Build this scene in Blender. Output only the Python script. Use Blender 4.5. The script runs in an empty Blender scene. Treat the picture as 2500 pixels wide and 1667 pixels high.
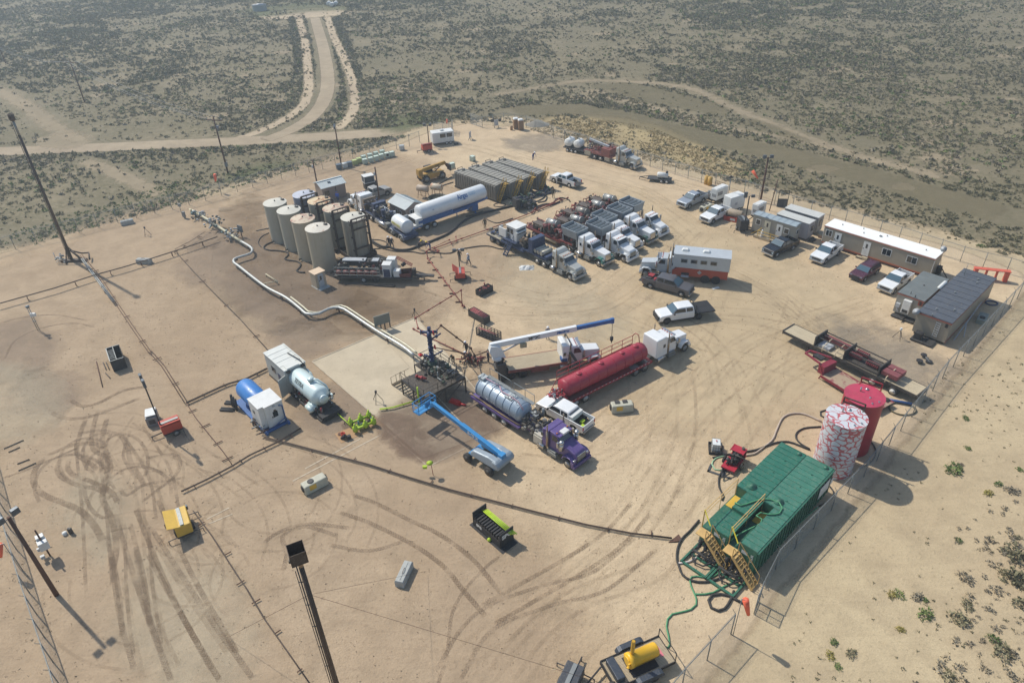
import bpy, math, random
import numpy as np
from mathutils import Vector, Matrix
random.seed(7); RNG=np.random.default_rng(7)
R=math.radians
sc=bpy.context.scene
COL=sc.collection
# ---------------------------------------------------------------- camera
CAM_H=47.5; FPX=1738.4; PIT=R(34.36); ROL=R(-1.965)
_fw=Vector((0,math.cos(PIT),-math.sin(PIT))); _r=Vector((1,0,0)); _u=_r.cross(_fw)
_r2=math.cos(ROL)*_r+math.sin(ROL)*_u; _u2=-math.sin(ROL)*_r+math.cos(ROL)*_u
def g(x,y,z=0.0):
    """photograph pixel (2500 x 1667) -> point of the place at height z"""
    d=_r2*(x-1250)+_u2*(833.5-y)+_fw*FPX
    t=(z-CAM_H)/d.z
    return Vector((t*d.x,t*d.y,z))
cd=bpy.data.cameras.new('camera'); cam=bpy.data.objects.new('camera',cd); COL.objects.link(cam)
m=Matrix((_r2,_u2,-_fw)).transposed().to_4x4(); m.translation=(0,0,CAM_H); cam.matrix_world=m
cd.sensor_fit='HORIZONTAL'; cd.sensor_width=36; cd.lens=36*FPX/2500; cd.clip_end=6000; cd.clip_start=0.5
sc.camera=cam
# ---------------------------------------------------------------- light
SUN_EL=R(49.5); SUN_AZ=R(141.5)      # direction towards the sun, from +X counter-clockwise
w=bpy.data.worlds.new('World'); sc.world=w; w.use_nodes=True
nt=w.node_tree; bg=nt.nodes['Background']
sky=nt.nodes.new('ShaderNodeTexSky'); sky.sky_type='NISHITA'; sky.sun_disc=False
sky.sun_elevation=SUN_EL; sky.sun_rotation=math.pi/2-SUN_AZ
sky.air_density=1.3; sky.dust_density=4.0; sky.ozone_density=1.0; sky.altitude=1800
nt.links.new(sky.outputs[0],bg.inputs[0]); bg.inputs[1].default_value=0.125
sd=bpy.data.lights.new('sun','SUN'); sd.energy=3.7; sd.angle=R(0.9); sd.color=(1.0,0.945,0.86)
sun=bpy.data.objects.new('sun',sd); COL.objects.link(sun)
sun.rotation_euler=Vector((math.cos(SUN_AZ)*math.cos(SUN_EL),math.sin(SUN_AZ)*math.cos(SUN_EL),math.sin(SUN_EL))).to_track_quat('Z','Y').to_euler()
vs=sc.view_settings; vs.view_transform='Standard'; vs.look='None'; vs.exposure=0.23; vs.gamma=1; vs.use_curve_mapping=False
sc.cycles.use_denoising=True
sc.cycles.max_bounces=6; sc.cycles.transparent_max_bounces=24; sc.cycles.volume_bounces=0
# ---------------------------------------------------------------- materials
def srgb(r,g_,b):
    f=lambda c:(c/255/12.92) if c/255<=0.04045 else ((c/255+0.055)/1.055)**2.4
    return (f(r),f(g_),f(b),1)
class NT:
    def __init__(s,name):
        s.m=bpy.data.materials.new(name); s.m.use_nodes=True; s.t=s.m.node_tree; s.t.nodes.clear()
        s.out=s.t.nodes.new('ShaderNodeOutputMaterial')
    def n(s,typ,**k):
        x=s.t.nodes.new('ShaderNode'+typ)
        for a,b in k.items(): setattr(x,a,b)
        return x
    def l(s,a,b): s.t.links.new(a,b)
    def bsdf(s,rough=.6,metal=0.,col=None):
        b=s.n('BsdfPrincipled'); b.inputs['Roughness'].default_value=rough; b.inputs['Metallic'].default_value=metal
        if col is not None: b.inputs['Base Color'].default_value=col
        s.l(b.outputs[0],s.out.inputs[0]); s.b=b; return b
    def coord(s,kind='Object',scale=(1,1,1),rot=(0,0,0)):
        c=s.n('TexCoord'); mp=s.n('Mapping'); mp.inputs['Scale'].default_value=scale; mp.inputs['Rotation'].default_value=rot
        s.l(c.outputs[kind],mp.inputs[0]); return mp.outputs[0]
    def pos(s,scale=(1,1,1),rot=(0,0,0)):
        c=s.n('NewGeometry'); mp=s.n('Mapping'); mp.inputs['Scale'].default_value=scale; mp.inputs['Rotation'].default_value=rot
        s.l(c.outputs['Position'],mp.inputs[0]); return mp.outputs[0]
    def noise(s,vec,scale,detail=4,rough=.55,dist=0):
        x=s.n('TexNoise'); x.inputs['Scale'].default_value=scale; x.inputs['Detail'].default_value=detail
        x.inputs['Roughness'].default_value=rough; x.inputs['Distortion'].default_value=dist
        s.l(vec,x.inputs['Vector']); return x.outputs['Fac']
    def ramp(s,fac,stops,interp='LINEAR'):
        x=s.n('ValToRGB'); cr=x.color_ramp; cr.interpolation=interp
        while len(cr.elements)<len(stops): cr.elements.new(0.5)
        for e,(p,c) in zip(cr.elements,stops):
            e.position=p; e.color=c if hasattr(c,'__len__') else (c,c,c,1)
        s.l(fac,x.inputs[0]); return x.outputs[0]
    def mix(s,fac,a,b,blend='MIX'):
        x=s.n('Mix',data_type='RGBA',blend_type=blend)
        for v,i in ((fac,0),(a,6),(b,7)):
            if hasattr(v,'default_value') or hasattr(v,'is_linked'): s.l(v,x.inputs[i])
            else: x.inputs[i].default_value=v
        return x.outputs[2]
    def math(s,op,a,b=0.,clamp=False):
        x=s.n('Math',operation=op); x.use_clamp=clamp
        for v,i in ((a,0),(b,1)):
            if hasattr(v,'is_linked'): s.l(v,x.inputs[i])
            else: x.inputs[i].default_value=v
        return x.outputs[0]
    def bump(s,h,strength=.3,dist=.05):
        x=s.n('Bump'); x.inputs['Strength'].default_value=strength; x.inputs['Distance'].default_value=dist
        s.l(h,x.inputs['Height']); s.l(x.outputs[0],s.b.inputs['Normal'])
    def alpha(s,fac):
        tr=s.n('BsdfTransparent'); mx=s.n('MixShader')
        s.l(fac,mx.inputs[0]); s.l(tr.outputs[0],mx.inputs[1]); s.l(s.b.outputs[0],mx.inputs[2]); s.l(mx.outputs[0],s.out.inputs[0])
_mc={}
def P(name,rgb,rough=.5,metal=0.,dirt=.22,sc_=1.3,coat=0.):
    """painted / solid surface with uneven dust and fading (procedural); rgb in 0-255 display values"""
    if name in _mc: return _mc[name]
    t=NT(name); b=t.bsdf(rough,metal)
    v=t.coord('Object'); c=srgb(*rgb)
    n1=t.noise(v,sc_,5,.62); n2=t.noise(v,sc_*7,3,.6)
    d=tuple(c[i]*(1-dirt*.75) for i in range(3))+(1,)
    base=t.mix(t.ramp(n1,[(.36,0),(.66,1)]),c,d)
    base=t.mix(t.math('MULTIPLY',t.ramp(n2,[(.5,0),(.75,1)]),dirt*.9),base,(.36,.30,.215,1))
    t.l(base,b.inputs['Base Color'])
    t.l(t.ramp(n2,[(.3,max(rough-.1,.05)),(.75,min(rough+.25,1))]),b.inputs['Roughness'])
    if coat: b.inputs['Coat Weight'].default_value=coat; b.inputs['Coat Roughness'].default_value=.12
    _mc[name]=t.m; return t.m
def glass(name='dark glass',col=(28,38,44)):
    if name in _mc: return _mc[name]
    t=NT(name); b=t.bsdf(.08,0.,srgb(*col)); b.inputs['Specular IOR Level'].default_value=.9
    _mc[name]=t.m; return t.m
def rusty(name,paint,rust=(150,92,66),amount=.5,scale=.9,rough=.6):
    if name in _mc: return _mc[name]
    t=NT(name); b=t.bsdf(rough); v=t.coord('Object')
    n=t.noise(v,scale,7,.68,.6); n2=t.noise(v,scale*5,4,.6)
    f=t.math('ADD',t.math('MULTIPLY',n,.75),t.math('MULTIPLY',n2,.25))
    c=t.mix(t.ramp(f,[(amount,0),(amount+.07,1)]),srgb(*paint),srgb(*rust))
    c=t.mix(t.math('MULTIPLY',n2,.25),c,srgb(120,100,80)); t.l(c,b.inputs['Base Color']); _mc[name]=t.m; return t.m
def streaked(name,paint,streak=(150,140,120),amount=.55):
    if name in _mc: return _mc[name]
    t=NT(name); b=t.bsdf(.55); v=t.coord('Object',(5,5,.35)); v2=t.coord('Object')
    n=t.noise(v,1.,5,.6); n2=t.noise(v2,.9,5,.6)
    c=t.mix(t.ramp(n,[(amount-.07,0),(amount+.22,.75)]),srgb(*paint),srgb(*streak))
    c=t.mix(t.ramp(n2,[(.5,0),(.8,.35)]),c,srgb(int(paint[0]*.8),int(paint[1]*.78),int(paint[2]*.74)))
    t.l(c,b.inputs['Base Color']); _mc[name]=t.m; return t.m
def wood(name='weathered planks',col=(198,184,154),dark=(140,124,100)):
    if name in _mc: return _mc[name]
    t=NT(name); b=t.bsdf(.85); v=t.coord('Object',(1,6.5,1)); v2=t.coord('Object',(.5,9,1))
    w_=t.n('TexWave',wave_type='BANDS',bands_direction='Y'); w_.inputs['Scale'].default_value=.55; w_.inputs['Distortion'].default_value=.3
    t.l(t.coord('Object',(0.2,6,1)),w_.inputs[0])
    n=t.noise(v2,1.2,5,.7)
    c=t.mix(n,srgb(*dark),srgb(*col)); c=t.mix(t.ramp(w_.outputs['Fac'],[(0,1),(.12,0)]),c,srgb(60,52,44))
    t.l(c,b.inputs['Base Color']); _mc[name]=t.m; return t.m
HAZE=.0008
M=dict(
 black=P('black rubber and steel',(38,38,40),.7,0,.25), tyre=P('tyre rubber',(44,43,42),.9,0,.5,3), rim=P('wheel rim steel',(168,166,160),.45,.5,.35,4),
 rimw=P('white wheel rim',(205,203,196),.5,0,.3,4), darksteel=P('dark grey steel',(64,63,62),.6,.2,.35), grey=P('grey painted steel',(128,130,130),.5,.1,.3),
 lgrey=P('light grey paint',(176,180,182),.45,0,.25), white=P('white vehicle paint',(222,224,222),.3,0,.1,1.,.5), white2=P('white painted sheet metal',(214,215,210),.5,0,.16),
 chrome=P('dull chrome',(190,190,188),.22,.85,.15), chromewarm=P('sooty chrome',(168,150,128),.35,.7,.3,3), glass=glass(), bluegl=glass('sky tinted glass',(62,88,100)),
 red=P('red paint',(150,38,44),.5,0,.28), maroon=P('dusty maroon paint',(104,44,44),.55,0,.4,2), blue=P('blue paint',(38,84,142),.45,0,.25), dblue=P('navy blue paint',(38,58,92),.5,0,.3),
 yellow=P('yellow paint',(212,172,62),.5,0,.25), amber=P('amber lamp plastic',(220,120,40),.4,0,0.), redl=P('red lamp plastic',(180,30,30),.3,0,0.), orange=P('orange red paint',(186,66,40),.5,0,.25),
 hose=P('black hose rubber',(46,46,46),.75,0,.35,4), ghose=P('green hose rubber',(70,140,96),.55,0,.2,4), whose=P('dusty beige hose',(184,168,150),.6,0,.3,4),
 rustp=P('rusty pipe steel',(92,62,48),.75,.1,.35,3), brownp=P('dark brown steel pipe',(74,58,46),.65,.1,.35,2), galv=P('galvanised steel',(138,142,140),.5,.5,.25,4),
 silverp=P('aluminium pipe cladding',(206,206,198),.35,.45,.15,2), concrete=P('weathered concrete block',(172,174,168),.85,0,.3,2.5), redpipe=P('red oxide iron',(140,62,50),.6,0,.4,3),
 bluetree=P('wellhead blue paint',(30,70,132),.4,0,.15), lime=P('lime green paint',(168,196,40),.5,0,.2,3), wood=wood(), ply=wood('bare plywood sheet',(188,152,110),(160,126,88)),
 lamp=P('floodlight housing',(84,92,98),.4,.3,.15), lens=glass('floodlight lens',(120,140,152)), bed=P('pickup bed liner',(40,42,44),.8,0,.3,2))
# ---------------------------------------------------------------- mesh builder
class MB:
    def __init__(s): s.v=[]; s.f=[]; s.m=[]; s.sm=[]
    def add(s,vs,fs,mi=0,sm=False):
        o=len(s.v); s.v+= [tuple(p) for p in vs]; s.f+=[tuple(o+i for i in f) for f in fs]; s.m+=[mi]*len(fs); s.sm+=[sm]*len(fs); return s
    def box(s,x0,x1,y0,y1,z0,z1,mi=0,tx=0,ty=0):
        """tx/ty: inset of the top in x / y"""
        vs=[(x0,y0,z0),(x1,y0,z0),(x1,y1,z0),(x0,y1,z0),(x0+tx,y0+ty,z1),(x1-tx,y0+ty,z1),(x1-tx,y1-ty,z1),(x0+tx,y1-ty,z1)]
        return s.add(vs,[(3,2,1,0),(4,5,6,7),(0,1,5,4),(1,2,6,5),(2,3,7,6),(3,0,4,7)],mi)
    def prism(s,prof,y0,y1,mi=0,inset=None,sm=False):
        """profile in (x,z) extruded along y. inset: per-point y inset (tumblehome)"""
        n=len(prof); ins=inset or [0]*n
        vs=[(x,y0+ins[i],z) for i,(x,z) in enumerate(prof)]+[(x,y1-ins[i],z) for i,(x,z) in enumerate(prof)]
        fs=[tuple(range(n)),tuple(range(2*n-1,n-1,-1))]+[(i,n+i,n+(i+1)%n,(i+1)%n) for i in range(n)]
        return s.add(vs,fs,mi,sm)
    def prismx(s,prof,x0,x1,mi=0):
        """profile in (y,z) extruded along x"""
        n=len(prof); vs=[(x0,y,z) for y,z in prof]+[(x1,y,z) for y,z in prof]
        fs=[tuple(range(n-1,-1,-1)),tuple(range(n,2*n))]+[(i,(i+1)%n,n+(i+1)%n,n+i) for i in range(n)]
        return s.add(vs,fs,mi)
    def cyl(s,a,b,r,r2=None,n=12,mi=0,caps=True,sm=True):
        a=Vector(a);b=Vector(b); r2=r if r2 is None else r2; d=(b-a)
        if d.length<1e-6: return s
        d.normalize(); u=d.orthogonal().normalized(); v=d.cross(u)
        vs=[a+(u*math.cos(t)+v*math.sin(t))*r for t in [2*math.pi*i/n for i in range(n)]]+[b+(u*math.cos(t)+v*math.sin(t))*r2 for t in [2*math.pi*i/n for i in range(n)]]
        s.add(vs,[(i,(i+1)%n,n+(i+1)%n,n+i) for i in range(n)],mi,sm)
        if caps:
            o=len(s.v)-2*n; s.f+=[tuple(o+i for i in range(n-1,-1,-1)),tuple(o+n+i for i in range(n))]; s.m+=[mi]*2; s.sm+=[False]*2
        return s
    def bar(s,a,b,w=.05,h=None,mi=0):
        """square bar between points"""
        a=Vector(a);b=Vector(b);d=(b-a); h=h or w
        if d.length<1e-6: return s
        d.normalize(); up=Vector((0,0,1)) if abs(d.z)<.95 else Vector((1,0,0))
        u=d.cross(up).normalized()*w/2; v=u.cross(d).normalized()*h/2
        vs=[a-u-v,a+u-v,a+u+v,a-u+v,b-u-v,b+u-v,b+u+v,b-u+v]
        return s.add(vs,[(0,1,2,3),(7,6,5,4),(0,4,5,1),(1,5,6,2),(2,6,7,3),(3,7,4,0)],mi)
    def tube(s,pts,r,n=7,mi=0,closed=False):
        pts=[Vector(p) for p in pts]; N=len(pts); rings=[]; u=None
        for i,p in enumerate(pts):
            d=(pts[min(i+1,N-1)]-pts[max(i-1,0)]);
            if d.length<1e-7: d=Vector((1,0,0))
            d.normalize()
            u=(d.orthogonal() if u is None else (u-d*u.dot(d))); 
            if u.length<1e-5: u=d.orthogonal()
            u.normalize(); v=d.cross(u)
            rings+= [p+(u*math.cos(t)+v*math.sin(t))*r for t in [2*math.pi*k/n for k in range(n)]]
        fs=[(i*n+k,i*n+(k+1)%n,(i+1)*n+(k+1)%n,(i+1)*n+k) for i in range(N-1) for k in range(n)]
        fs+= [tuple(range(n-1,-1,-1)),tuple((N-1)*n+k for k in range(n))]
        return s.add(rings,fs,mi,True)
    def lathe(s,a,axis,prof,n=24,mi=0,sm=True):
        """prof: (dist along axis, radius)"""
        a=Vector(a); d=Vector(axis).normalized(); u=d.orthogonal().normalized(); v=d.cross(u); vs=[]
        for h,r in prof: vs+=[a+d*h+(u*math.cos(t)+v*math.sin(t))*max(r,1e-4) for t in [2*math.pi*k/n for k in range(n)]]
        m_=len(prof); fs=[(i*n+k,i*n+(k+1)%n,(i+1)*n+(k+1)%n,(i+1)*n+k) for i in range(m_-1) for k in range(n)]
        if prof[0][1]>1e-3: fs.append(tuple(range(n-1,-1,-1)))
        if prof[-1][1]>1e-3: fs.append(tuple((m_-1)*n+k for k in range(n)))
        return s.add(vs,fs,mi,sm)
    def build(s,name,mats,parent=None,bevel=0,loc=None,rz=0):
        me=bpy.data.meshes.new(name); me.from_pydata(s.v,[],s.f)
        if not isinstance(mats,(list,tuple)): mats=[mats]
        for m_ in mats: me.materials.append(M[m_] if isinstance(m_,str) else m_)
        if len(mats)>1: me.polygons.foreach_set('material_index',s.m)
        me.polygons.foreach_set('use_smooth',s.sm); me.update()
        o=bpy.data.objects.new(name,me); COL.objects.link(o)
        if parent: o.parent=parent
        if loc is not None: o.location=loc
        if rz: o.rotation_euler.z=rz
        if bevel:
            b=o.modifiers.new('bevel','BEVEL'); b.width=bevel; b.segments=2; b.limit_method='ANGLE'; b.angle_limit=R(40)
        return o
def tag(o,label,cat,group=None):
    o['label']=label; o['category']=cat
    if group: o['group']=group
    return o
def struct(o): o['kind']='structure'; return o
def thing(name,label,cat,loc=(0,0,0),rz=0,group=None):
    o=bpy.data.objects.new(name,None); COL.objects.link(o); o.location=loc; o.rotation_euler=(0,0,rz); o.empty_display_size=.3
    return tag(o,label,cat,group)
def dup(root,loc=None,rz=None,label=None,parent=None):
    c=root.copy(); COL.objects.link(c); c.parent=parent
    if loc is not None: c.location=loc
    if rz is not None: c.rotation_euler.z=rz
    if label: c['label']=label
    for ch in list(root.children): dup(ch,parent=c)
    return c
def text(s_,size,mat,parent,loc,rot,name='lettering',depth=.004,shear=0,bold=0):
    cu=bpy.data.curves.new(name,'FONT'); cu.body=s_; cu.size=size; cu.extrude=depth; cu.align_x='CENTER'; cu.align_y='CENTER'; cu.shear=shear; cu.offset=bold
    t_=bpy.data.objects.new(name,cu); COL.objects.link(t_); bpy.context.view_layer.update()
    me=bpy.data.meshes.new_from_object(t_); bpy.data.objects.remove(t_); bpy.data.curves.remove(cu)
    me.materials.clear(); me.materials.append(M[mat] if isinstance(mat,str) else mat)
    o=bpy.data.objects.new(name,me); COL.objects.link(o); o.parent=parent; o.location=loc; o.rotation_euler=rot; return o
def heading(a,b): d=Vector(b)-Vector(a); return math.atan2(d.y,d.x)
def spline(pts,step=.6,closed=False):
    P_=[Vector(p) for p in pts]; out=[]
    if len(P_)<3:
        n=max(2,int((P_[1]-P_[0]).length/step)); return [P_[0].lerp(P_[1],i/n) for i in range(n+1)]
    Q=[P_[0]*2-P_[1]]+P_+[P_[-1]*2-P_[-2]]
    for i in range(1,len(Q)-2):
        a,b,c,d=Q[i-1],Q[i],Q[i+1],Q[i+2]; n=max(1,int((c-b).length/step))
        for k in range(n):
            t=k/n; out.append(.5*((2*b)+(c-a)*t+(2*a-5*b+4*c-d)*t*t+(3*b-a-3*c+d)*t**3))
    out.append(P_[-1]); return out
# ---------------------------------------------------------------- ground sheets
def edge_attr(me,vals):
    a=me.attributes.new('edge','FLOAT','POINT'); a.data.foreach_set('value',vals)
def ribbon(name,px,width,fade,mat,z,step=1.5,world=False,ends=True):
    pts=spline([g(*p) if not world else Vector(p) for p in px],step); n=len(pts)
    vs=[];ed=[];uv=[];L=0
    offs=[-width/2-fade,-width/2,width/2,width/2+fade]
    for i,p in enumerate(pts):
        d=(pts[min(i+1,n-1)]-pts[max(i-1,0)]); d.z=0; d.normalize(); nn=Vector((-d.y,d.x,0))
        if i: L+=(p-pts[i-1]).length
        for k,o in enumerate(offs):
            q=p+nn*o; vs.append((q.x,q.y,z)); e=1 if k in(1,2) else 0
            if ends and i in(0,n-1): e=0
            ed.append(float(e)); uv.append((L,o))
    fs=[(i*4+k,(i+1)*4+k,(i+1)*4+k+1,i*4+k+1) for i in range(n-1) for k in range(3)]
    me=bpy.data.meshes.new(name); me.from_pydata(vs,[],[f[::-1] for f in fs]); me.materials.append(mat); edge_attr(me,ed)
    ul=me.uv_layers.new(name='UVMap'); li=np.empty(len(me.loops),dtype=np.int32); me.loops.foreach_get('vertex_index',li)
    ul.data.foreach_set('uv',np.array(uv,dtype=np.float32)[li].ravel()); me.update()
    o=bpy.data.objects.new(name,me); COL.objects.link(o); return struct(o)
def patch(name,px,fade,mat,z,world=False,smooth=True,inset=False):
    if 'ground' not in name: name+='_ground'
    P_=[g(*p) if not world else Vector(p) for p in px]
    if smooth: P_=spline(P_+[P_[0]],2.)[:-1]
    n=len(P_); area=sum(P_[i].x*P_[(i+1)%n].y-P_[(i+1)%n].x*P_[i].y for i in range(n))
    if area<0: P_=P_[::-1]
    outer=[]
    for i,p in enumerate(P_):
        d=(P_[(i+1)%n]-P_[i-1]); d.normalize(); outer.append(p+Vector((d.y,-d.x,0))*fade)
    vs=[(p.x,p.y,z) for p in P_]+[(p.x,p.y,z) for p in outer]
    fs=[tuple(range(n))]+[(n+i,n+(i+1)%n,(i+1)%n,i) for i in range(n)]
    me=bpy.data.meshes.new(name); me.from_pydata(vs,[],fs); me.materials.append(mat); edge_attr(me,[1.]*n+[0.]*n); me.update()
    o=bpy.data.objects.new(name,me); COL.objects.link(o); return struct(o)
def soil(name,c1,c2,c3,alpha=None,edge_noise=.9,edge_scale=.35,sharp=2.2,bump=.5,gravel=.5,green=None,maxa=1.,streak=None):
    """dirt: c1 base, c2 variation, c3 pebbles"""
    t=NT(name); b=t.bsdf(.95); b.inputs['Specular IOR Level'].default_value=.15
    v=t.pos(); n0=t.noise(v,.045,5,.6,.5); n1=t.noise(v,.35,6,.65,.3); n2=t.noise(v,3.2,4,.7); n3=t.noise(v,11.,2,.6)
    c=t.mix(t.ramp(n0,[(.38,0),(.64,1)]),srgb(*c1),srgb(*c2))
    c=t.mix(t.math('MULTIPLY',t.ramp(n1,[(.42,0),(.7,1)]),.55),c,srgb(*[int(x*.86) for x in c2]))
    c=t.mix(t.math('MULTIPLY',t.ramp(n2,[(.55,0),(.72,1)]),gravel),c,srgb(*c3))
    c=t.mix(t.math('MULTIPLY',t.ramp(n3,[(.35,1),(.5,0)]),gravel*.5),c,srgb(*[int(x*.8) for x in c1]))
    if green:
        ng=t.noise(v,.09,6,.7,.4); ng2=t.noise(v,1.1,5,.75)
        f=t.math('MULTIPLY',t.ramp(ng,[(green[1],0),(green[1]+.14,1)]),t.ramp(ng2,[(.42,0),(.56,1)]))
        c=t.mix(f,c,srgb(*green[0]))
    ns=t.noise(t.pos((.5,4.5,1),(0,0,R(35))),.5,4,.6,.8); c=t.mix(t.math('MULTIPLY',t.ramp(ns,[(.5,0),(.68,1)]),gravel*.4),c,srgb(*[int(x*.88) for x in c2])); t.l(c,b.inputs['Base Color'])
    h=t.math('ADD',t.math('MULTIPLY',n2,.6),t.math('MULTIPLY',n3,.35)); h=t.math('ADD',h,n1)
    t.bump(h,bump,.12)
    if alpha:
        at=t.n('Attribute',attribute_name='edge'); ne=t.noise(v,edge_scale,6,.7,.6)
        a=t.math('ADD',at.outputs['Fac'],t.math('MULTIPLY',t.math('SUBTRACT',ne,.5),edge_noise))
        a=t.math('MULTIPLY',t.math('SUBTRACT',a,.5),sharp); a=t.math('ADD',a,.5,True)
        a=t.math('MULTIPLY',a,maxa); t.alpha(a)
    return t.m
def track_mat(name,col,amt,tread=True):
    t=NT(name); b=t.bsdf(.95,0,srgb(*col)); uv=t.n('UVMap'); v=t.pos()
    ne=t.noise(v,.5,5,.7); nf=t.noise(v,3.,3,.7); at=t.n('Attribute',attribute_name='edge')
    nm=t.noise(v,6.,4,.7); a=t.math('MULTIPLY',t.math('SUBTRACT',t.math('MULTIPLY',at.outputs['Fac'],1.5),t.math('MULTIPLY',nm,.9),True),t.math('MULTIPLY',t.ramp(ne,[(.36,.15),(.6,1)]),1.25))
    sx=t.n('SeparateXYZ'); t.l(uv.outputs[0],sx.inputs[0])
    if tread:
        w_=t.math('SINE',t.math('ADD',t.math('MULTIPLY',sx.outputs[0],24.),t.math('MULTIPLY',t.math('ABSOLUTE',sx.outputs[1]),30.)))
        w_=t.math('ADD',t.math('MULTIPLY',w_,.35),.75,True); a=t.math('MULTIPLY',a,w_)
        h=t.math('SUBTRACT',w_,at.outputs['Fac']); t.bump(h,.9,.05)
    a=t.math('MULTIPLY',a,t.ramp(nf,[(.3,.55),(.6,1)])); a=t.math('MULTIPLY',a,amt); t.alpha(a); return t.m
S_desert=soil('sagebrush soil',(142,130,104),(124,115,92),(106,101,82),bump=1.,gravel=.7,green=((110,103,78),.38))
S_pad=soil('compacted pad dirt',(201,180,147),(190,168,137),(152,132,108),alpha=True,bump=.8,gravel=.6)
S_padw=soil('reddish pad dirt',(194,172,143),(182,159,130),(148,128,104),alpha=True,edge_scale=.12,edge_noise=1.6,sharp=1.,bump=.8,gravel=.6,maxa=.7)
S_road=soil('dirt road surface',(172,156,130),(158,142,118),(144,130,108),alpha=True,edge_noise=1.0,edge_scale=.5,sharp=2.,bump=.4,gravel=.4)
S_bare=soil('pale bare soil',(190,172,142),(176,158,132),(140,128,106),alpha=True,edge_noise=2.0,edge_scale=.5,sharp=2.,bump=.6,gravel=.6)
S_bare3=soil('thin bare soil',(186,168,138),(172,156,128),(136,124,102),alpha=True,edge_noise=2.6,edge_scale=.6,sharp=2.,bump=.6,gravel=.7,maxa=.6)
S_bare2=soil('shoulder soil',(190,172,138),(180,160,128),(138,126,102),alpha=True,edge_noise=1.6,edge_scale=.25,bump=.6,gravel=.6)
S_green=soil('mown swale grass',(128,120,92),(140,129,100),(112,106,82),alpha=True,edge_noise=1.4,edge_scale=.35,sharp=1.3,bump=.7,gravel=.8,maxa=.45)
S_greenc=soil('fresh weeds cover',(104,112,76),(122,120,88),(92,98,70),alpha=True,edge_noise=2.2,edge_scale=.25,sharp=1.1,bump=.6,gravel=.6,maxa=.6)
S_yel=soil('dry bunch grass ground',(172,154,114),(154,138,104),(126,114,86),alpha=True,edge_noise=1.5,sharp=1.5,bump=.9,gravel=.8)
S_wet=soil('damp stained dirt',(158,140,120),(162,144,124),(142,126,108),alpha=True,edge_noise=2.4,edge_scale=.2,sharp=1.,bump=.4,gravel=.4,maxa=.45)
S_spill=soil('fresh mud spill',(120,96,80),(132,108,92),(108,88,74),alpha=True,edge_noise=3.,edge_scale=.6,sharp=1.,bump=.4,gravel=.4,maxa=.28)
S_chalk=soil('pale scraped dirt',(202,190,162),(194,180,152),(176,160,134),alpha=True,edge_noise=2.6,edge_scale=.25,sharp=.9,bump=.5,gravel=.4,maxa=.38)
S_gravel=soil('grey gravel',(160,152,138),(148,140,126),(122,114,102),alpha=True,edge_noise=2.4,edge_scale=.35,sharp=1.,bump=.8,gravel=.8,maxa=.45)
gm=MB(); gm.add([(-1400,-250,0),(1400,-250,0),(1400,2000,0),(-1400,2000,0)],[(0,1,2,3)]); struct(gm.build('desert_ground',S_desert))
# access roads far away
ribbon('access_road',[(-60,372),(150,364),(400,353),(620,343),(800,333),(960,323),(1100,312)],4.6,.7,S_road,.012)
ribbon('branch_road',[(640,345),(705,320),(762,285),(793,240),(800,190),(790,120),(776,70),(764,30)],2.9,.7,S_road,.016)
ribbon('side_track',[(560,345),(640,318),(720,275),(752,230),(750,150),(742,90),(728,42)],1.5,.9,S_bare,.008)
ribbon('side_track',[(815,320),(850,290),(868,240),(848,160),(815,90),(797,36)],1.5,.9,S_bare,.008)
ribbon('old_track',[(-40,205),(60,255),(130,310),(190,345)],1.6,2.5,S_bare3,.008)
ribbon('old_track',[(200,392),(250,410),(320,440),(395,478)],1.8,1.4,S_bare3,.008)
for k in range(70):
    cx,cy=random.uniform(-100,2600),random.uniform(20,470)
    if cy>300 and cx<2000 or cy>250 and 900<cx<1900: continue
    c_=g(cx,cy); r_=random.uniform(.8,3.2); patch('bare_spot',[c_+Vector((math.cos(a)*r_*random.uniform(.7,1.8),math.sin(a)*r_*random.uniform(.5,1),0)) for a in (0,1,2,3,4,5)],1.2,S_bare3,.004+k*.00005,world=True)
patch('bare_patch',[(100,340),(160,330),(210,345),(180,358),(120,355)],3,S_bare3,.02)
patch('bare_patch',[(640,42),(700,30),(800,22),(830,34),(700,44)],6,S_bare,.02)
patch('weed_patch',[(610,26),(700,12),(800,8),(840,22),(760,26),(640,38)],6,S_greenc,.024)
ribbon('bare_strip',[(1197, 234), (1356, 207), (1436, 197), (1580, 202), (1691, 218), (1781, 260), (1914, 314), (2047, 364), (2207, 409), (2313, 436)],.5,2.2,S_bare3,.008)
ribbon('green_swale',[(1250, 275), (1303, 269), (1409, 268), (1516, 287), (1622, 314), (1728, 340), (1835, 362), (1941, 384), (2047, 412), (2153, 438), (2260, 472), (2366, 502), (2456, 526)],6,1.6,S_green,.028)
ribbon('bare_strip',[(1356, 244), (1473, 239), (1622, 271), (1781, 314), (1941, 340), (2047, 372)],.5,2.,S_bare3,.012)
patch('green_swale',[(1452, 208), (1548, 205), (1643, 226), (1728, 247), (1776, 271), (1773, 284), (1728, 276), (1654, 263), (1548, 242), (1479, 223)],1.2,S_green,.03)
patch('green_swale',[(1808, 290), (1851, 295), (1914, 319), (1978, 345), (1941, 344), (1877, 319), (1824, 304)],1,S_green,.03)
patch('dry_grass_ground',[(1290,318),(1360,290),(1470,290),(1600,315),(1720,370),(1800,415),(1790,440),(1640,410),(1480,365)],4,S_yel,.016)
patch('weed_patch',[(940,300),(1010,285),(1075,290),(1060,312),(980,318)],4,S_greenc,.02)
patch('weed_patch',[(560,440),(640,405),(700,400),(700,420),(600,445)],3,S_greenc,.02)
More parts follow.
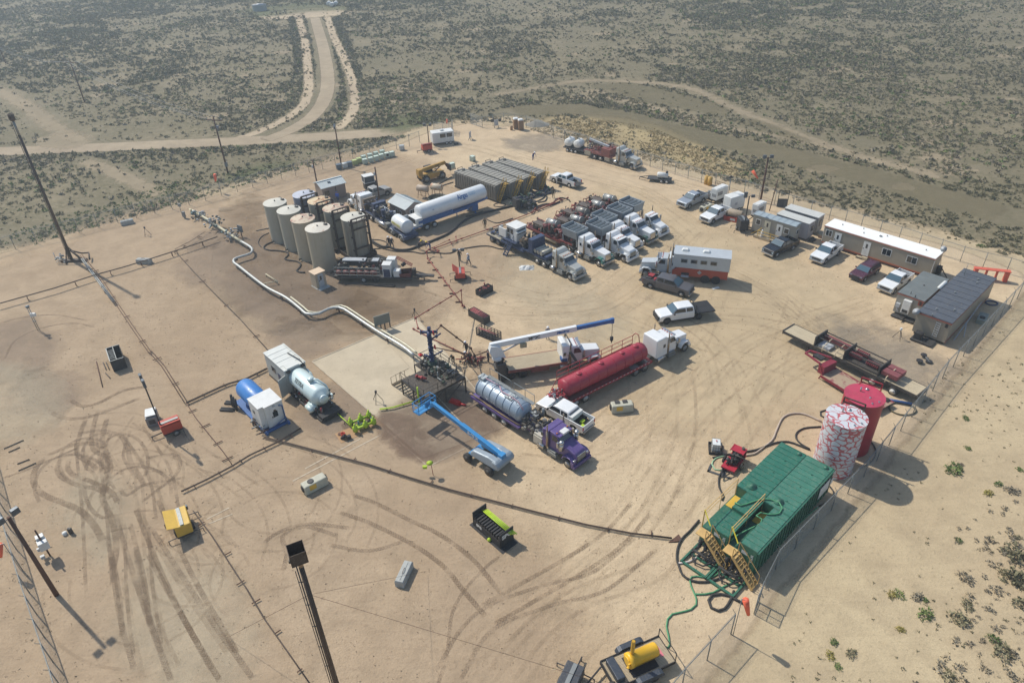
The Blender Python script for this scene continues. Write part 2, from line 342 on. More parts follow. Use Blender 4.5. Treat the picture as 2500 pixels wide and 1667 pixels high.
# shoulders around the pad
patch('pad_shoulder',[(-500,900),(-120,650),(60,615),(200,575),(440,500),(640,440),(800,400),(960,350),(1040,318),(1180,298),(1290,302),(1500,372),(1720,432),(1900,485),(2100,535),(2400,610),(2620,690),(2900,1000),(2900,2100),(-600,2100)],5,S_bare2,.036)
PAD=[(-700,1100),(-260,720),(-60,640),(60,608),(200,568),(440,508),(640,452),(820,402),(980,356),(1060,322),(1140,305),(1290,316),(1500,384),(1720,446),(1900,500),(2100,552),(2330,612),(2480,668),(2500,690),(2300,930),(2100,1180),(1880,1430),(1600,1780),(1100,2400),(100,2400),(-100,2000)]
patch('well_pad',PAD,1.6,S_pad,.044,smooth=False)
patch('pad_wear',[(-200,750),(300,560),(520,520),(640,640),(900,760),(1000,1000),(1100,1300),(1200,1700),(-200,1900)],9,S_padw,.050)
patch('pad_wear',[(640,470),(900,390),(1200,560),(1100,700),(900,760),(660,700)],7,S_padw,.050)
patch('damp_patch',[(520,600),(600,585),(700,640),(820,660),(800,740),(700,790),(640,760),(560,690),(500,680),(460,640)],3,S_wet,.056)
patch('damp_patch',[(480,575),(540,560),(520,600),(470,605)],2.,S_wet,.056)
patch('damp_patch',[(700,790),(760,800),(800,850),(740,860),(690,830)],2.5,S_wet,.056)
patch('damp_patch',[(0,800),(60,790),(110,850),(90,900),(40,920),(0,900)],2.5,S_wet,.056)
patch('damp_patch',[(60,920),(150,930),(160,1000),(90,990)],2.5,S_wet,.056)
patch('chalky_patch',[(0,900),(80,940),(110,1030),(60,1060),(0,1060)],3,S_chalk,.060)
patch('chalky_patch',[(190,1180),(260,1200),(290,1280),(260,1350),(200,1300)],2.5,S_chalk,.060)
patch('chalky_patch',[(340,1380),(480,1420),(560,1540),(560,1640),(420,1640),(350,1520)],3,S_chalk,.060)
patch('gravel_patch',[(1245,345),(1320,335),(1370,350),(1330,365),(1270,362)],3,S_gravel,.056)
patch('gravel_patch',[(2050,800),(2200,850),(2260,900),(2220,930),(2100,880)],4,S_gravel,.056)
patch('gravel_patch',[(1250,630),(1400,700),(1500,800),(1450,830),(1300,740)],4,S_chalk,.056)
patch('sandy_patch',[(1500,480),(1700,560),(2000,700),(1950,900),(1700,1000),(1500,820),(1600,700)],8,soil('pale sandy dirt',(212,192,156),(204,184,148),(186,166,136),alpha=True,edge_scale=.1,edge_noise=1.6,sharp=1.,bump=.3,gravel=.25,maxa=.6),.052)
# concrete cellar slab, kerb and stains
S_conc=soil('concrete slab',(202,188,162),(188,174,148),(166,152,128),bump=.2,gravel=.4)
A_,B_,C_,D_=g(1016,776),g(762,884),g(1034,1119),g(1235,1042)
cs=MB()
def quadslab(mb,pts,z0,z1): 
    n=len(pts); vs=[(p.x,p.y,z0) for p in pts]+[(p.x,p.y,z1) for p in pts]
    a=sum(pts[i].x*pts[(i+1)%n].y-pts[(i+1)%n].x*pts[i].y for i in range(n))
    if a<0: vs=[(p.x,p.y,z0) for p in pts[::-1]]+[(p.x,p.y,z1) for p in pts[::-1]]
    mb.add(vs,[tuple(range(n-1,-1,-1)),tuple(range(n,2*n))]+[(i,(i+1)%n,n+(i+1)%n,n+i) for i in range(n)])
quadslab(cs,[A_,B_,C_,D_],0,.085); struct(cs.build('concrete_slab',S_conc))
kb=MB()
for a,b in ((A_,B_),(B_,B_.lerp(C_,.6)),(A_,A_.lerp(D_,.8))): kb.bar(a+Vector((0,0,.10)),b+Vector((0,0,.10)),.14,.06)
kb.bar((B_+(A_-B_)*.62)+Vector((0,0,.1)),(C_+(D_-C_)*.62)+Vector((0,0,.1)),.08,.045)
struct(kb.build('slab_kerb',P('sandy kerb concrete',(186,172,148),.9,0,.3)))
patch('slab_stain',[(985,1010),(1100,960),(1225,1035),(1120,1080),(1035,1118),(960,1060),(930,1020)],1.4,S_spill,.092)
patch('slab_dust',[(960,1000),(1120,930),(1225,1035),(1035,1118),(925,1030)],1.2,S_wet,.089)
patch('mud_spill',[(930,1010),(1000,1030),(1040,1085),(1060,1120),(990,1110),(940,1060)],1.,S_spill,.096)
patch('mud_spill',[(1110,990),(1180,1010),(1200,1050),(1150,1050),(1110,1020)],1.,S_spill,.096)
patch('mud_spill',[(800,955),(880,960),(870,1040),(790,1050),(740,1000)],2.2,S_wet,.064)
patch('mud_spill',[(1150,860),(1230,870),(1230,930),(1170,920)],1.5,S_spill,.096)
# white lime lines on the dirt
S_lime=P('lime chalk line',(200,184,158),.95,0,.5,3); lm=MB()
for a,b in (((715,1175),(930,1062)),((745,1145),(880,1072)),((945,1052),(1040,1135)),((960,1055),(1035,1115)),((505,1268),(560,1240)),((508,1280),(568,1255)),((1055,1135),(1135,1095))):
    a=g(*a);b=g(*b); lm.bar(a+Vector((0,0,.066)),b+Vector((0,0,.066)),.14,.006)
struct(lm.build('chalk_line',S_lime))
# tyre tracks
TM=track_mat('pressed tyre track',(128,107,84),.55); TM2=track_mat('faint tyre track',(134,114,92),.5); TM3=track_mat('old wheel ruts',(150,130,104),.2,False); TM4=track_mat('faded wheel ruts',(158,138,110),.15)
def trk(px,wd=.5,mat=None,pair=0,z=.068):
    wd*=.74
    pts=[g(*p) for p in px]
    ribbon('tyre_track',pts,wd*.78,wd*.16,mat or TM,z+random.uniform(0,.012),.5,world=True)
    if pair:
        sp=spline(pts,1.5); q=[]
        for i,p in enumerate(sp):
            d=(sp[min(i+1,len(sp)-1)]-sp[max(i-1,0)]); d.normalize(); q.append(p+Vector((-d.y,d.x,0))*pair)
        ribbon('tyre_track',q,wd*.78,wd*.16,mat or TM,z+random.uniform(.013,.02),.5,world=True)
trk([(855,1208),(900,1222),(950,1245),(1010,1275),(1060,1298),(1110,1330),(1160,1372),(1200,1420),(1232,1460)],.62)
trk([(822,1250),(880,1268),(930,1290),(990,1320),(1040,1350),(1090,1390),(1130,1440),(1190,1510)],.62)
trk([(1200,1528),(1300,1470),(1420,1400),(1520,1330),(1590,1250)],.55,TM,1.9); trk([(1120,1667),(1200,1540),(1340,1480),(1480,1440),(1600,1340)],.5,TM2,1.9)
trk([(1250,1667),(1330,1560),(1440,1480),(1600,1420),(1660,1360)],.5,TM3,1.9); trk([(1060,1700),(1090,1600),(1110,1480),(1180,1390),(1260,1330)],.4,TM2)
trk([(170,975),(200,992),(240,985),(300,955),(360,944)],.7); trk([(122,1006),(160,1022),(210,1020),(260,1005),(310,985),(350,970)],.75)
for (cx_,cy_,rx,ry,a0) in ((215,1130,70,60,2.2),(250,1110,48,52,1.9),(300,1130,62,70,3.4),(180,1190,95,80,2.6),(340,1200,80,60,3.0),(260,1180,55,85,1.2)): trk([(cx_+rx*math.cos(a0+i*.5),cy_+ry*math.sin(a0+i*.5)) for i in range(8)],.5,TM2)
trk([(210,1022),(190,1080),(190,1110),(225,1135),(240,1150)],.7); trk([(240,1000),(225,1060),(230,1100),(262,1120),(258,1180)],.7)
trk([(262,1020),(250,1075),(262,1110),(270,1150),(250,1210),(270,1260),(285,1330),(275,1400)],.75)
trk([(190,1060),(240,1052),(290,1062),(310,1090),(320,1130),(345,1170),(352,1190)],.7,TM2)
trk([(110,1115),(170,1090),(225,1083),(255,1095),(262,1120)],.8); trk([(110,1115),(85,1150),(85,1185),(110,1210),(160,1230),(200,1250),(235,1290),(252,1325)],.85)
trk([(150,1118),(140,1145),(150,1165),(190,1185),(240,1195),(275,1220)],.7); trk([(172,1118),(165,1140),(180,1160),(220,1175),(270,1200),(290,1230)],.7)
trk([(290,1190),(310,1210),(350,1185),(400,1175),(455,1165)],.55,TM2); trk([(350,1120),(420,1110),(440,1125),(430,1160),(380,1200),(340,1230)],.55,TM2)
for k,(a,b) in enumerate([((280,1250),(420,1667)),((330,1240),(520,1640)),((350,1270),(560,1600)),((270,1350),(330,1640)),((360,1350),(540,1667)),((300,1400),(350,1667)),((370,1290),(620,1660)),((260,1300),(300,1560))]):
    a=Vector(a);b=Vector(b); mid=(a+b)/2+Vector((random.uniform(-18,18),random.uniform(-12,12)))
    trk([a,mid,b],.6,[TM2,TM,TM3][k%3],1.9 if k%2 else 0)
for k in range(11):
    a=Vector((random.uniform(150,330),random.uniform(1000,1300))); an_=random.choice([1.2,1.35,1.5,1.0,.6,2.0]); L_=random.uniform(120,420); b=a+Vector((math.cos(an_),math.sin(an_)))*L_; m2_=(a+b)/2+Vector((random.uniform(-30,30),random.uniform(-10,10)))
    trk([a,m2_,b],.42,[TM3,TM2,TM3][k%3],1.9 if k%3 else 0,.06)
for k in range(20):
    c0=Vector((random.uniform(250,700),random.uniform(1150,1500))); r0=random.uniform(60,260); a0=random.uniform(0,6.3); trk([(c0.x+r0*math.cos(a0+i*.45),c0.y+r0*.75*math.sin(a0+i*.45)) for i in range(5)],.36,TM3,1.9,.058)
trk([(0,790),(60,775),(140,770),(220,785)],.4,TM2); trk([(10,880),(40,830),(110,800),(180,790),(235,800)],.4,TM2); trk([(0,1170),(60,1150),(130,1120),(200,1090)],.45,TM2)
trk([(640,1330),(680,1300),(750,1280),(860,1290)],.6,TM2); trk([(690,1400),(700,1350),(690,1310),(740,1285),(830,1310)],.6,TM2); trk([(800,1330),(900,1345),(990,1320)],.55,TM2)
# sweeping ruts across the traffic side of the pad
for base,n_,sp_ in (([(1180,1660),(1400,1450),(1600,1250),(1690,1050),(1640,860),(1480,760)],8,3.5),([(1560,1280),(1740,1010),(1900,860),(2180,760)],8,4.),([(1260,1150),(1480,1120),(1690,950),(1800,700),(1740,560),(1550,450),(1280,372)],9,4.5),([(1700,760),(1900,790),(2120,870)],5,4.),([(1050,700),(1250,760),(1480,740),(1700,560)],5,3.),([(1500,560),(1700,620),(1900,720),(2050,880)],5,3.5)):
    for k in range(n_):
        w0=RNG.normal(0,sp_); pts=[g(*p) for p in base]; i0=random.randrange(0,max(1,len(pts)-2)); i1=min(len(pts),i0+random.choice([3,4,6])); pts=pts[i0:i1]
        if len(pts)<3: continue
        q=[]
        for i,p in enumerate(pts):
            d=(pts[min(i+1,len(pts)-1)]-pts[max(i-1,0)]).normalized(); q.append(p+Vector((-d.y,d.x,0))*(w0+RNG.normal(0,.8)))
        for oo in (0,1.9):
            q2=[]
            for i,p in enumerate(q): d=(q[min(i+1,len(q)-1)]-q[max(i-1,0)]).normalized(); q2.append(p+Vector((-d.y,d.x,0))*oo)
            ribbon('tyre_track',q2,.26,.1,TM4,.053+random.uniform(0,.008),1.,world=True)
for k in range(12):
    x=random.uniform(1150,1700); y=random.uniform(360,480); L=random.uniform(100,260); trk([(x-L/2,y-L*.12),(x,y+random.uniform(-6,6)),(x+L/2,y+L*.14)],.45,TM3,1.9,z=.058)
for k in range(8):
    x=random.uniform(600,900); y=random.uniform(395,440)+ (900-x)*.12; trk([(x-120,y+38),(x,y+random.uniform(-4,4)),(x+120,y-34)],.45,TM3,1.9,z=.058)
# ---------------------------------------------------------------- shrubs
def inpoly(x,y,poly):
    ins=np.zeros(len(x),bool); n=len(poly)
    for i in range(n):
        x1,y1=poly[i];x2,y2=poly[(i+1)%n]
        c=((y1>y)!=(y2>y)); 
        with np.errstate(divide='ignore',invalid='ignore'): xi=(x2-x1)*(y-y1)/(y2-y1+1e-12)+x1
        ins^= c&(x<xi)
    return ins
def near(x,y,px,d):
    pts=spline([g(*p) for p in px],6.); m_=np.zeros(len(x),bool)
    for a,b in zip(pts[:-1],pts[1:]):
        dx,dy=b.x-a.x,b.y-a.y; t=np.clip(((x-a.x)*dx+(y-a.y)*dy)/(dx*dx+dy*dy+1e-9),0,1)
        m_|= np.hypot(x-a.x-t*dx,y-a.y-t*dy)<d
    return m_
def vnoise(x,y,s,seed):
    r=np.random.default_rng(seed); T=r.random((256,256)); X=x/s+1000;Y=y/s+1000
    i=np.floor(X).astype(int);j=np.floor(Y).astype(int);u=X-i;v=Y-j;u=u*u*(3-2*u);v=v*v*(3-2*v)
    f=lambda a,b:T[a%256,b%256]
    return (f(i,j)*(1-u)+f(i+1,j)*u)*(1-v)+(f(i,j+1)*(1-u)+f(i+1,j+1)*u)*v
def fb(x,y,s,seed): return (vnoise(x,y,s,seed)+.5*vnoise(x,y,s/2.1,seed+1)+.25*vnoise(x,y,s/4.3,seed+2))/1.75
def shrub_unit(n,seed,leaf=.2):
    r=np.random.default_rng(seed); vs=[]
    lob=r.random((6,2))*2*np.pi
    for k in range(n):
        a=r.random()*2*np.pi; e=np.arcsin(r.random()**.8); rad=(.55+.45*r.random())*(1+.22*np.sin(2*a+lob[0,0])+.15*np.sin(5*a+lob[1,0]))
        c=np.array([np.cos(a)*np.cos(e)*rad,np.sin(a)*np.cos(e)*rad,np.sin(e)*rad*.72+.06])
        d=r.normal(size=3); d/=np.linalg.norm(d); d2=np.cross(d,r.normal(size=3)); d2/=np.linalg.norm(d2)
        L=leaf*(.6+.9*r.random()); d=d*.6+np.array([c[0],c[1],.7])*.6; d/=np.linalg.norm(d)
        vs+= [c-d*L*.6-d2*L*.4,c+d*L-d2*L*.15,c+d*L*.7+d2*L*.5,c-d*L*.4+d2*L*.45]
    return np.array(vs)
def leafmat(name,cols,rough=.85):
    t=NT(name); b=t.bsdf(rough); b.inputs['Specular IOR Level'].default_value=.2
    v=t.pos(); n=t.noise(v,.5,2,.5); n2=t.noise(v,5.,3,.7)
    f=t.math('ADD',t.math('MULTIPLY',n,.6),t.math('MULTIPLY',n2,.4))
    t.l(t.ramp(f,[(.36,srgb(*cols[0])),(.5,srgb(*cols[1])),(.64,srgb(*cols[2]))]),b.inputs['Base Color']); return t.m
L_sage=leafmat('sagebrush leaves',[(98,96,74),(124,119,92),(148,139,108)])
L_green=leafmat('rabbitbrush leaves',[(78,96,54),(104,122,70),(134,142,88)])
L_yel=leafmat('yellowing rabbitbrush leaves',[(122,120,62),(150,140,76),(166,150,92)])
L_dead=leafmat('grey dead brush',[(106,98,84),(134,126,108),(156,146,124)])
def merged(name,xs,ys,rad,mat,n,leaf,label,cat):
    U=[shrub_unit(n,k+int(n),leaf) for k in range(7)]; N=len(xs); allv=np.empty((N,n*4,3),np.float32)
    a=RNG.random(N)*2*np.pi; ca,sa=np.cos(a),np.sin(a); var=RNG.integers(0,7,N)
    for k in range(7):
        i=np.where(var==k)[0]; u=U[k]
        allv[i,:,0]=xs[i,None]+(u[None,:,0]*ca[i,None]-u[None,:,1]*sa[i,None])*rad[i,None]
        allv[i,:,1]=ys[i,None]+(u[None,:,0]*sa[i,None]+u[None,:,1]*ca[i,None])*rad[i,None]
        allv[i,:,2]=u[None,:,2]*rad[i,None]
    V=allv.reshape(-1,3); nf=len(V)//4; me=bpy.data.meshes.new(name)
    me.vertices.add(len(V)); me.vertices.foreach_set('co',V.ravel()); me.loops.add(nf*4); me.polygons.add(nf)
    me.loops.foreach_set('vertex_index',np.arange(nf*4,dtype=np.int32)); me.polygons.foreach_set('loop_start',np.arange(nf,dtype=np.int32)*4)
    me.polygons.foreach_set('loop_total',np.full(nf,4,dtype=np.int32)); me.materials.append(mat); me.update(calc_edges=True)
    o=bpy.data.objects.new(name,me); COL.objects.link(o); o['label']=label; o['category']=cat; o['kind']='stuff'; return o
SHOULDER=[(-500,900),(-120,640),(60,603),(200,563),(440,498),(640,440),(800,398),(960,348),(1040,316),(1180,298),(1290,302),(1480,362),(1720,428),(1900,478),(2100,528),(2420,610),(2620,700),(2900,1000),(2900,2100),(-600,2100)]
shp=[(g(*p).x,g(*p).y) for p in SHOULDER]
N=860000; ys=np.sqrt(RNG.random(N)*(450**2-60**2)+60**2); xs=(RNG.random(N)-.5)*2*(ys*.80+25)
# extra edge clumps hugging road verges
n1=fb(xs,ys,26,1); n2=fb(xs,ys,5.5,5); n3=fb(xs,ys,90,9)
prob=np.clip((n1-.22)*2.4,0.16,1)*np.clip((n2-.28)*3.6,.12,1)*(.35+1.7*np.clip(n3-.28,0,1))*np.clip(1.25-ys/520,.5,1)
road=[(-60,372),(150,362),(400,352),(620,342),(800,332),(960,322),(1100,312)]; br=[(610,345),(700,318),(760,285),(792,240),(800,190),(788,120),(775,70),(762,30)]
s1=[(560,345),(640,318),(720,275),(752,230),(750,150),(742,90),(728,42)]; s2=[(815,320),(850,290),(862,240),(845,160),(815,90),(797,36)]
ot=[(-40,205),(60,255),(130,310),(190,345)]; ot2=[(200,392),(250,410),(320,440),(395,478)]
sw=[(1250, 275), (1303, 269), (1409, 268), (1516, 287), (1622, 314), (1728, 340), (1835, 362), (1941, 384), (2047, 412), (2153, 438), (2260, 472), (2366, 502), (2456, 526)]
st=[(1197, 234), (1356, 207), (1436, 197), (1580, 202), (1691, 218), (1781, 260), (1914, 314), (2047, 364), (2207, 409), (2313, 436)]
verge=near(xs,ys,br,9)|near(xs,ys,[(-60,372+17),(150,362+17),(400,352+18),(620,342+18),(800,332+14)],3.0)|near(xs,ys,[(-60,372-12),(150,362-12),(400,352-10)],2)
prob=np.where(verge,np.maximum(prob,.75),prob)
st3=near(xs,ys,[(1520,300),(1700,345),(1900,420),(2100,470),(2300,525)],7)
prob=np.where(near(xs,ys,[(1622, 287), (1781, 330), (1941, 367), (2100, 396), (2260, 425), (2366, 457), (2500, 489)],4),np.maximum(prob,.65),prob)
prob=np.where(near(xs,ys,[(1860,440),(2000,480),(2200,520),(2400,580),(2520,620)],9),np.maximum(prob,.42),prob)
kill=inpoly(xs,ys,shp)|near(xs,ys,road,3.4)|near(xs,ys,br,3.0)|near(xs,ys,sw,4.)
soft=near(xs,ys,s1,1.5)|near(xs,ys,s2,1.5)|near(xs,ys,ot,4)|near(xs,ys,ot2,2.6)|near(xs,ys,st,2.)
dg=[(g(*p).x,g(*p).y) for p in [(1290,318),(1360,290),(1470,290),(1600,315),(1720,370),(1800,415),(1790,440),(1640,410),(1480,365)]]
sg=[(g(*p).x,g(*p).y) for p in [(1452, 208), (1548, 205), (1643, 226), (1728, 247), (1776, 271), (1773, 284), (1728, 276), (1654, 263), (1548, 242), (1479, 223)]]
gs=[(g(*p).x,g(*p).y) for p in [(610,20),(760,12),(850,18),(830,40),(640,44)]]
fd=[(g(*p).x,g(*p).y) for p in [(0,310),(0,240),(120,320),(400,300),(640,330),(400,348),(0,360)]]
mid_=[(g(*p).x,g(*p).y) for p in [(200,400),(420,400),(640,395),(860,360),(900,380),(640,440),(300,520),(0,590),(0,480)]]
prob=np.where(soft,prob*.08,prob); prob=np.where(inpoly(xs,ys,dg),.12,prob); prob=np.where(inpoly(xs,ys,sg)|inpoly(xs,ys,gs),.02,prob)
prob=np.where(inpoly(xs,ys,fd),prob*.35,prob); prob=np.where(inpoly(xs,ys,mid_),prob*.42,prob)
keep=(RNG.random(N)<prob)&~kill; xs,ys=xs[keep],ys[keep]; N=len(xs); rad=.12+.40*RNG.random(N)**3.2+.08*fb(xs,ys,20,30)
rad*=1+.25*np.clip((ys-180)/150,0,1)
kind=RNG.random(N)+.35*(fb(xs,ys,30,44)-.5); dist=ys
print('shrubs',N)
nearm=(ys<112)
def sub(m_): return xs[m_],ys[m_],rad[m_]
gnd=~nearm
a_=gnd&(kind<.78)&(ys<190); merged('sagebrush',*sub(a_),L_sage,20,.42,'dense grey-green sagebrush covering the plain beyond the fence','sagebrush')
a_=gnd&(kind<.78)&(ys>=190); merged('far_sagebrush',*sub(a_),L_sage,8,.7,'far-off grey-green sagebrush fading towards the top of the view','sagebrush')
a_=gnd&(kind>=.78)&(kind<.93); merged('dead_brush',*sub(a_),L_dead,12,.55,'greyish dry brush mixed through the sagebrush plain','dry brush')
a_=gnd&(kind>=.93); merged('rabbitbrush',*sub(a_),L_green,14,.5,'greener brush scattered through the sagebrush plain','rabbitbrush')
nx,ny,nr=sub(nearm); print('near shrubs',len(nx))
# tufts of grass and tiny weeds on the open ground outside the fence
tx=[];ty=[]
def scat(poly,n,clump=.5,s=6,seed=3):
    P_=np.array([(g(*p).x,g(*p).y) for p in poly]); lo=P_.min(0);hi=P_.max(0)
    q=RNG.random((n*3,2))*(hi-lo)+lo; ok=inpoly(q[:,0],q[:,1],[tuple(p) for p in P_]); q=q[ok]
    w_=fb(q[:,0],q[:,1],s,seed); q=q[RNG.random(len(q))<np.clip((w_-clump+.12)*5,0.02,1)]; return q[:n]
t1=scat([(2160,1000),(2600,700),(2900,1100),(2700,2000),(1750,2000)],1500,.5,5,3)
merged('weed_tufts',t1[:,0],t1[:,1],.05+.11*RNG.random(len(t1)),L_sage,12,.5,'tiny low weeds dotting the sandy ground outside the right fence','weeds')
t2=scat([(1290,318),(1360,290),(1470,290),(1600,315),(1720,370),(1800,415),(1790,440),(1640,410),(1480,365)],5000,.42,4,5)
merged('bunch_grass',t2[:,0],t2[:,1],.08+.12*RNG.random(len(t2)),leafmat('tan bunch grass',[(146,130,92),(168,150,110),(186,168,128)]),12,.5,'yellow bunch grass on the bank beyond the far fence','bunch grass')
t3=scat([(-300,660),(60,560),(440,440),(860,380),(640,440),(440,500),(200,566),(60,606),(-200,680)],1600,.45,4,8)
merged('verge_weeds',t3[:,0],t3[:,1],.12+.2*RNG.random(len(t3)),L_green,12,.5,'low green weeds along the outside of the upper left fence','weeds')
t4=scat([(-200,1180),(60,1250),(130,1500),(160,1760),(-300,1800)],260,.45,4,9)
if len(t4): merged('left_weeds',t4[:,0],t4[:,1],.04+.08*RNG.random(len(t4)),L_dead,10,.5,'tiny dry weeds on the sand outside the left fence','weeds')
t5=scat([(2330,1290),(2560,1180),(2600,1900),(2150,1760),(2330,1560)],330,.46,4,12)
merged('dead_thicket',t5[:,0],t5[:,1],.12+.3*RNG.random(len(t5))**2,L_dead,30,.3,'grey dry brush thicket in the lower right corner','dry brush')
t6=scat([(-100,1000),(500,560),(1100,420),(2300,650),(1850,1400),(1600,1700),(-100,1700)],26000,.3,7,21)
merged('loose_stones',t6[:,0],t6[:,1],.014+.036*RNG.random(len(t6))**3,P('loose pad stone',(178,158,130),.95,0,.4,3),3,1.3,'small loose stones scattered over the dirt pad','stones').location.z=.05
def one_shrub(pos,r,mat,label,cat,grp,var=[0]):
    var[0]+=1; k=(var[0]%5,mat.name)
    if k not in _sm:
        u=shrub_unit(170,100+k[0],.17); me=bpy.data.meshes.new('shrub'); me.from_pydata([tuple(p) for p in u],[],[(i*4,i*4+1,i*4+2,i*4+3) for i in range(len(u)//4)]); me.materials.append(mat); _sm[k]=me
    o=bpy.data.objects.new('shrub',_sm[k]); COL.objects.link(o); o.location=pos; o.scale=(r,r,r*.85); o.rotation_euler.z=random.uniform(0,6)
    return tag(o,label,cat,grp)
_sm={}
order=np.argsort(ny-40*nr)[:240]
for i in order: one_shrub((float(nx[i]),float(ny[i]),0),float(nr[i])*1.05,L_sage if random.random()<.8 else L_green,'grey-green sagebrush bush on open ground outside the fence','shrub','sagebrush bushes outside the fence')
rest=np.setdiff1d(np.arange(len(nx)),order)
if len(rest): merged('near_sagebrush',nx[rest],ny[rest],nr[rest],L_sage,40,.32,'grey-green sagebrush in clumps outside the far fence line','sagebrush')
NEARS=[((2327,1148),.85,L_green,'large round green bush on bare sand outside the right fence'),((2357,1022),.4,L_green,'small dark green bush nearest the big fence shadow end'),((2362,1095),.35,L_green,'little green bush just above the large round green bush'),
((2412,1205),.45,L_yel,'yellow-green bush beside a grey dead one at right'),((2470,1200),.6,L_dead,'grey dead bush near the right picture edge'),((2355,1412),.62,L_dead,'grey-brown bush on sand below the blurred ground smudge'),((2360,1478),.55,L_sage,'dark grey-green bush midway down the right sand'),
((2338,1512),.75,L_sage,'wide dark sagebrush on the lower right sand'),((2260,1503),.65,L_green,'bright green bush on lower right sand'),((2195,1453),.45,L_green,'green bush joined to a yellow one on the sand'),((2176,1452),.38,L_yel,'yellow bush touching a green one on the sand'),
((2240,1458),.5,L_dead,'pale dead bush beside a small green one'),((2256,1464),.3,L_green,'small green bush beside the pale dead bush'),((2198,1537),.35,L_yel,'round yellow bush low on the right sand'),((2445,1590),.8,L_sage,'dark bush cluster near the lower right corner'),((2425,1562),.5,L_green,'green bush just above the dark corner cluster'),
((2480,1360),1.1,L_sage,'tall dark sagebrush clump at the right picture edge'),((2490,1420),1.2,L_sage,'broad sagebrush mass at the right picture edge'),((2450,1400),.5,L_sage,'dark bush on the left of the broad edge mass'),((2495,1475),.7,L_sage,'sagebrush below the broad edge mass'),
((2078,1597),.42,L_sage,'grey-green bush among four at the bottom of the sand'),((2026,1600),.4,L_yel,'yellow bush leftmost of four at the bottom of the sand'),((2036,1568),.35,L_green,'low green bush topmost of four at the bottom of the sand'),((2045,1628),.33,L_green,'green bush lowest of four at the bottom of the sand'),((2315,1652),.55,L_sage,'dark bush cut by the bottom edge of the picture'),
((2340,1320),.33,L_green,'small green bush in the middle of the open sand'),((2483,1313),.35,L_sage,'small dark bush above the tall edge clump'),((2490,1148),.35,L_green,'small green bush at the right edge beside open sand'),((2345,1136),.3,L_dead,'little grey bush touching the large round green bush'),((2437,1183),.4,L_green,'green bush uphill of the yellow-green one')]
for (px,r,mt,lb) in NEARS: one_shrub(g(*px),r,mt,lb,'shrub','bushes on the sand outside the right fence')
# ---------------------------------------------------------------- wheels and vehicles
_wm={}
def wheel(parent,x,y,r=.4,w_=.28,rim='rim',dual=False,side=1):
    """wheel at x, centre y, outer face on side*y"""
    k=(r,w_,dual)
    if k not in _wm:
        ww=w_*(2.15 if dual else 1); prof=[(-ww/2,r*.62),(-ww/2,r*.93),(-ww/2+.04,r),(ww/2-.04,r),(ww/2,r*.93),(ww/2,r*.62)]
        mb=MB().lathe((0,0,0),(0,1,0),prof,18); me_o=mb.build('wheel','tyre'); _wm[k]=me_o.data; bpy.data.objects.remove(me_o)
    kr=(r,'rim',rim,w_,dual)
    if kr not in _wm:
        ww=w_*(2.15 if dual else 1)
        if dual: prof=[(0,.001),(ww/2-.22,.001),(ww/2-.22,r*.2),(ww/2-.2,r*.45),(ww/2-.03,r*.55),(ww/2+.005,r*.63)]
        else: prof=[(0,.001),(ww/2+.03,.001),(ww/2+.02,r*.2),(ww/2-.06,r*.42),(ww/2-.03,r*.57),(ww/2+.008,r*.63)]
        mb=MB().lathe((0,0,0),(0,1,0),prof[1:],16); o=mb.build('rim',rim); _wm[kr]=o.data; bpy.data.objects.remove(o)
    o=bpy.data.objects.new('wheel',_wm[k]); COL.objects.link(o); o.parent=parent; o.location=(x,y,r); o.rotation_euler.z=0 if side>0 else math.pi
    q=bpy.data.objects.new('rim',_wm[kr]); COL.objects.link(q); q.parent=o; return o
def place2(front,rear,half=.9,off=None):
    """front / rear near-side wheel contact pixels -> centre point (mid wheelbase) and heading"""
    a=g(*front);b=g(*rear);mid=(a+b)/2; d=(a-b).normalized(); n=Vector((-d.y,d.x,0)); 
    if n.dot(Vector((mid.x,mid.y,0)))<0: n=-n
    return mid+n*half, math.atan2(d.y,d.x), (a-b).length
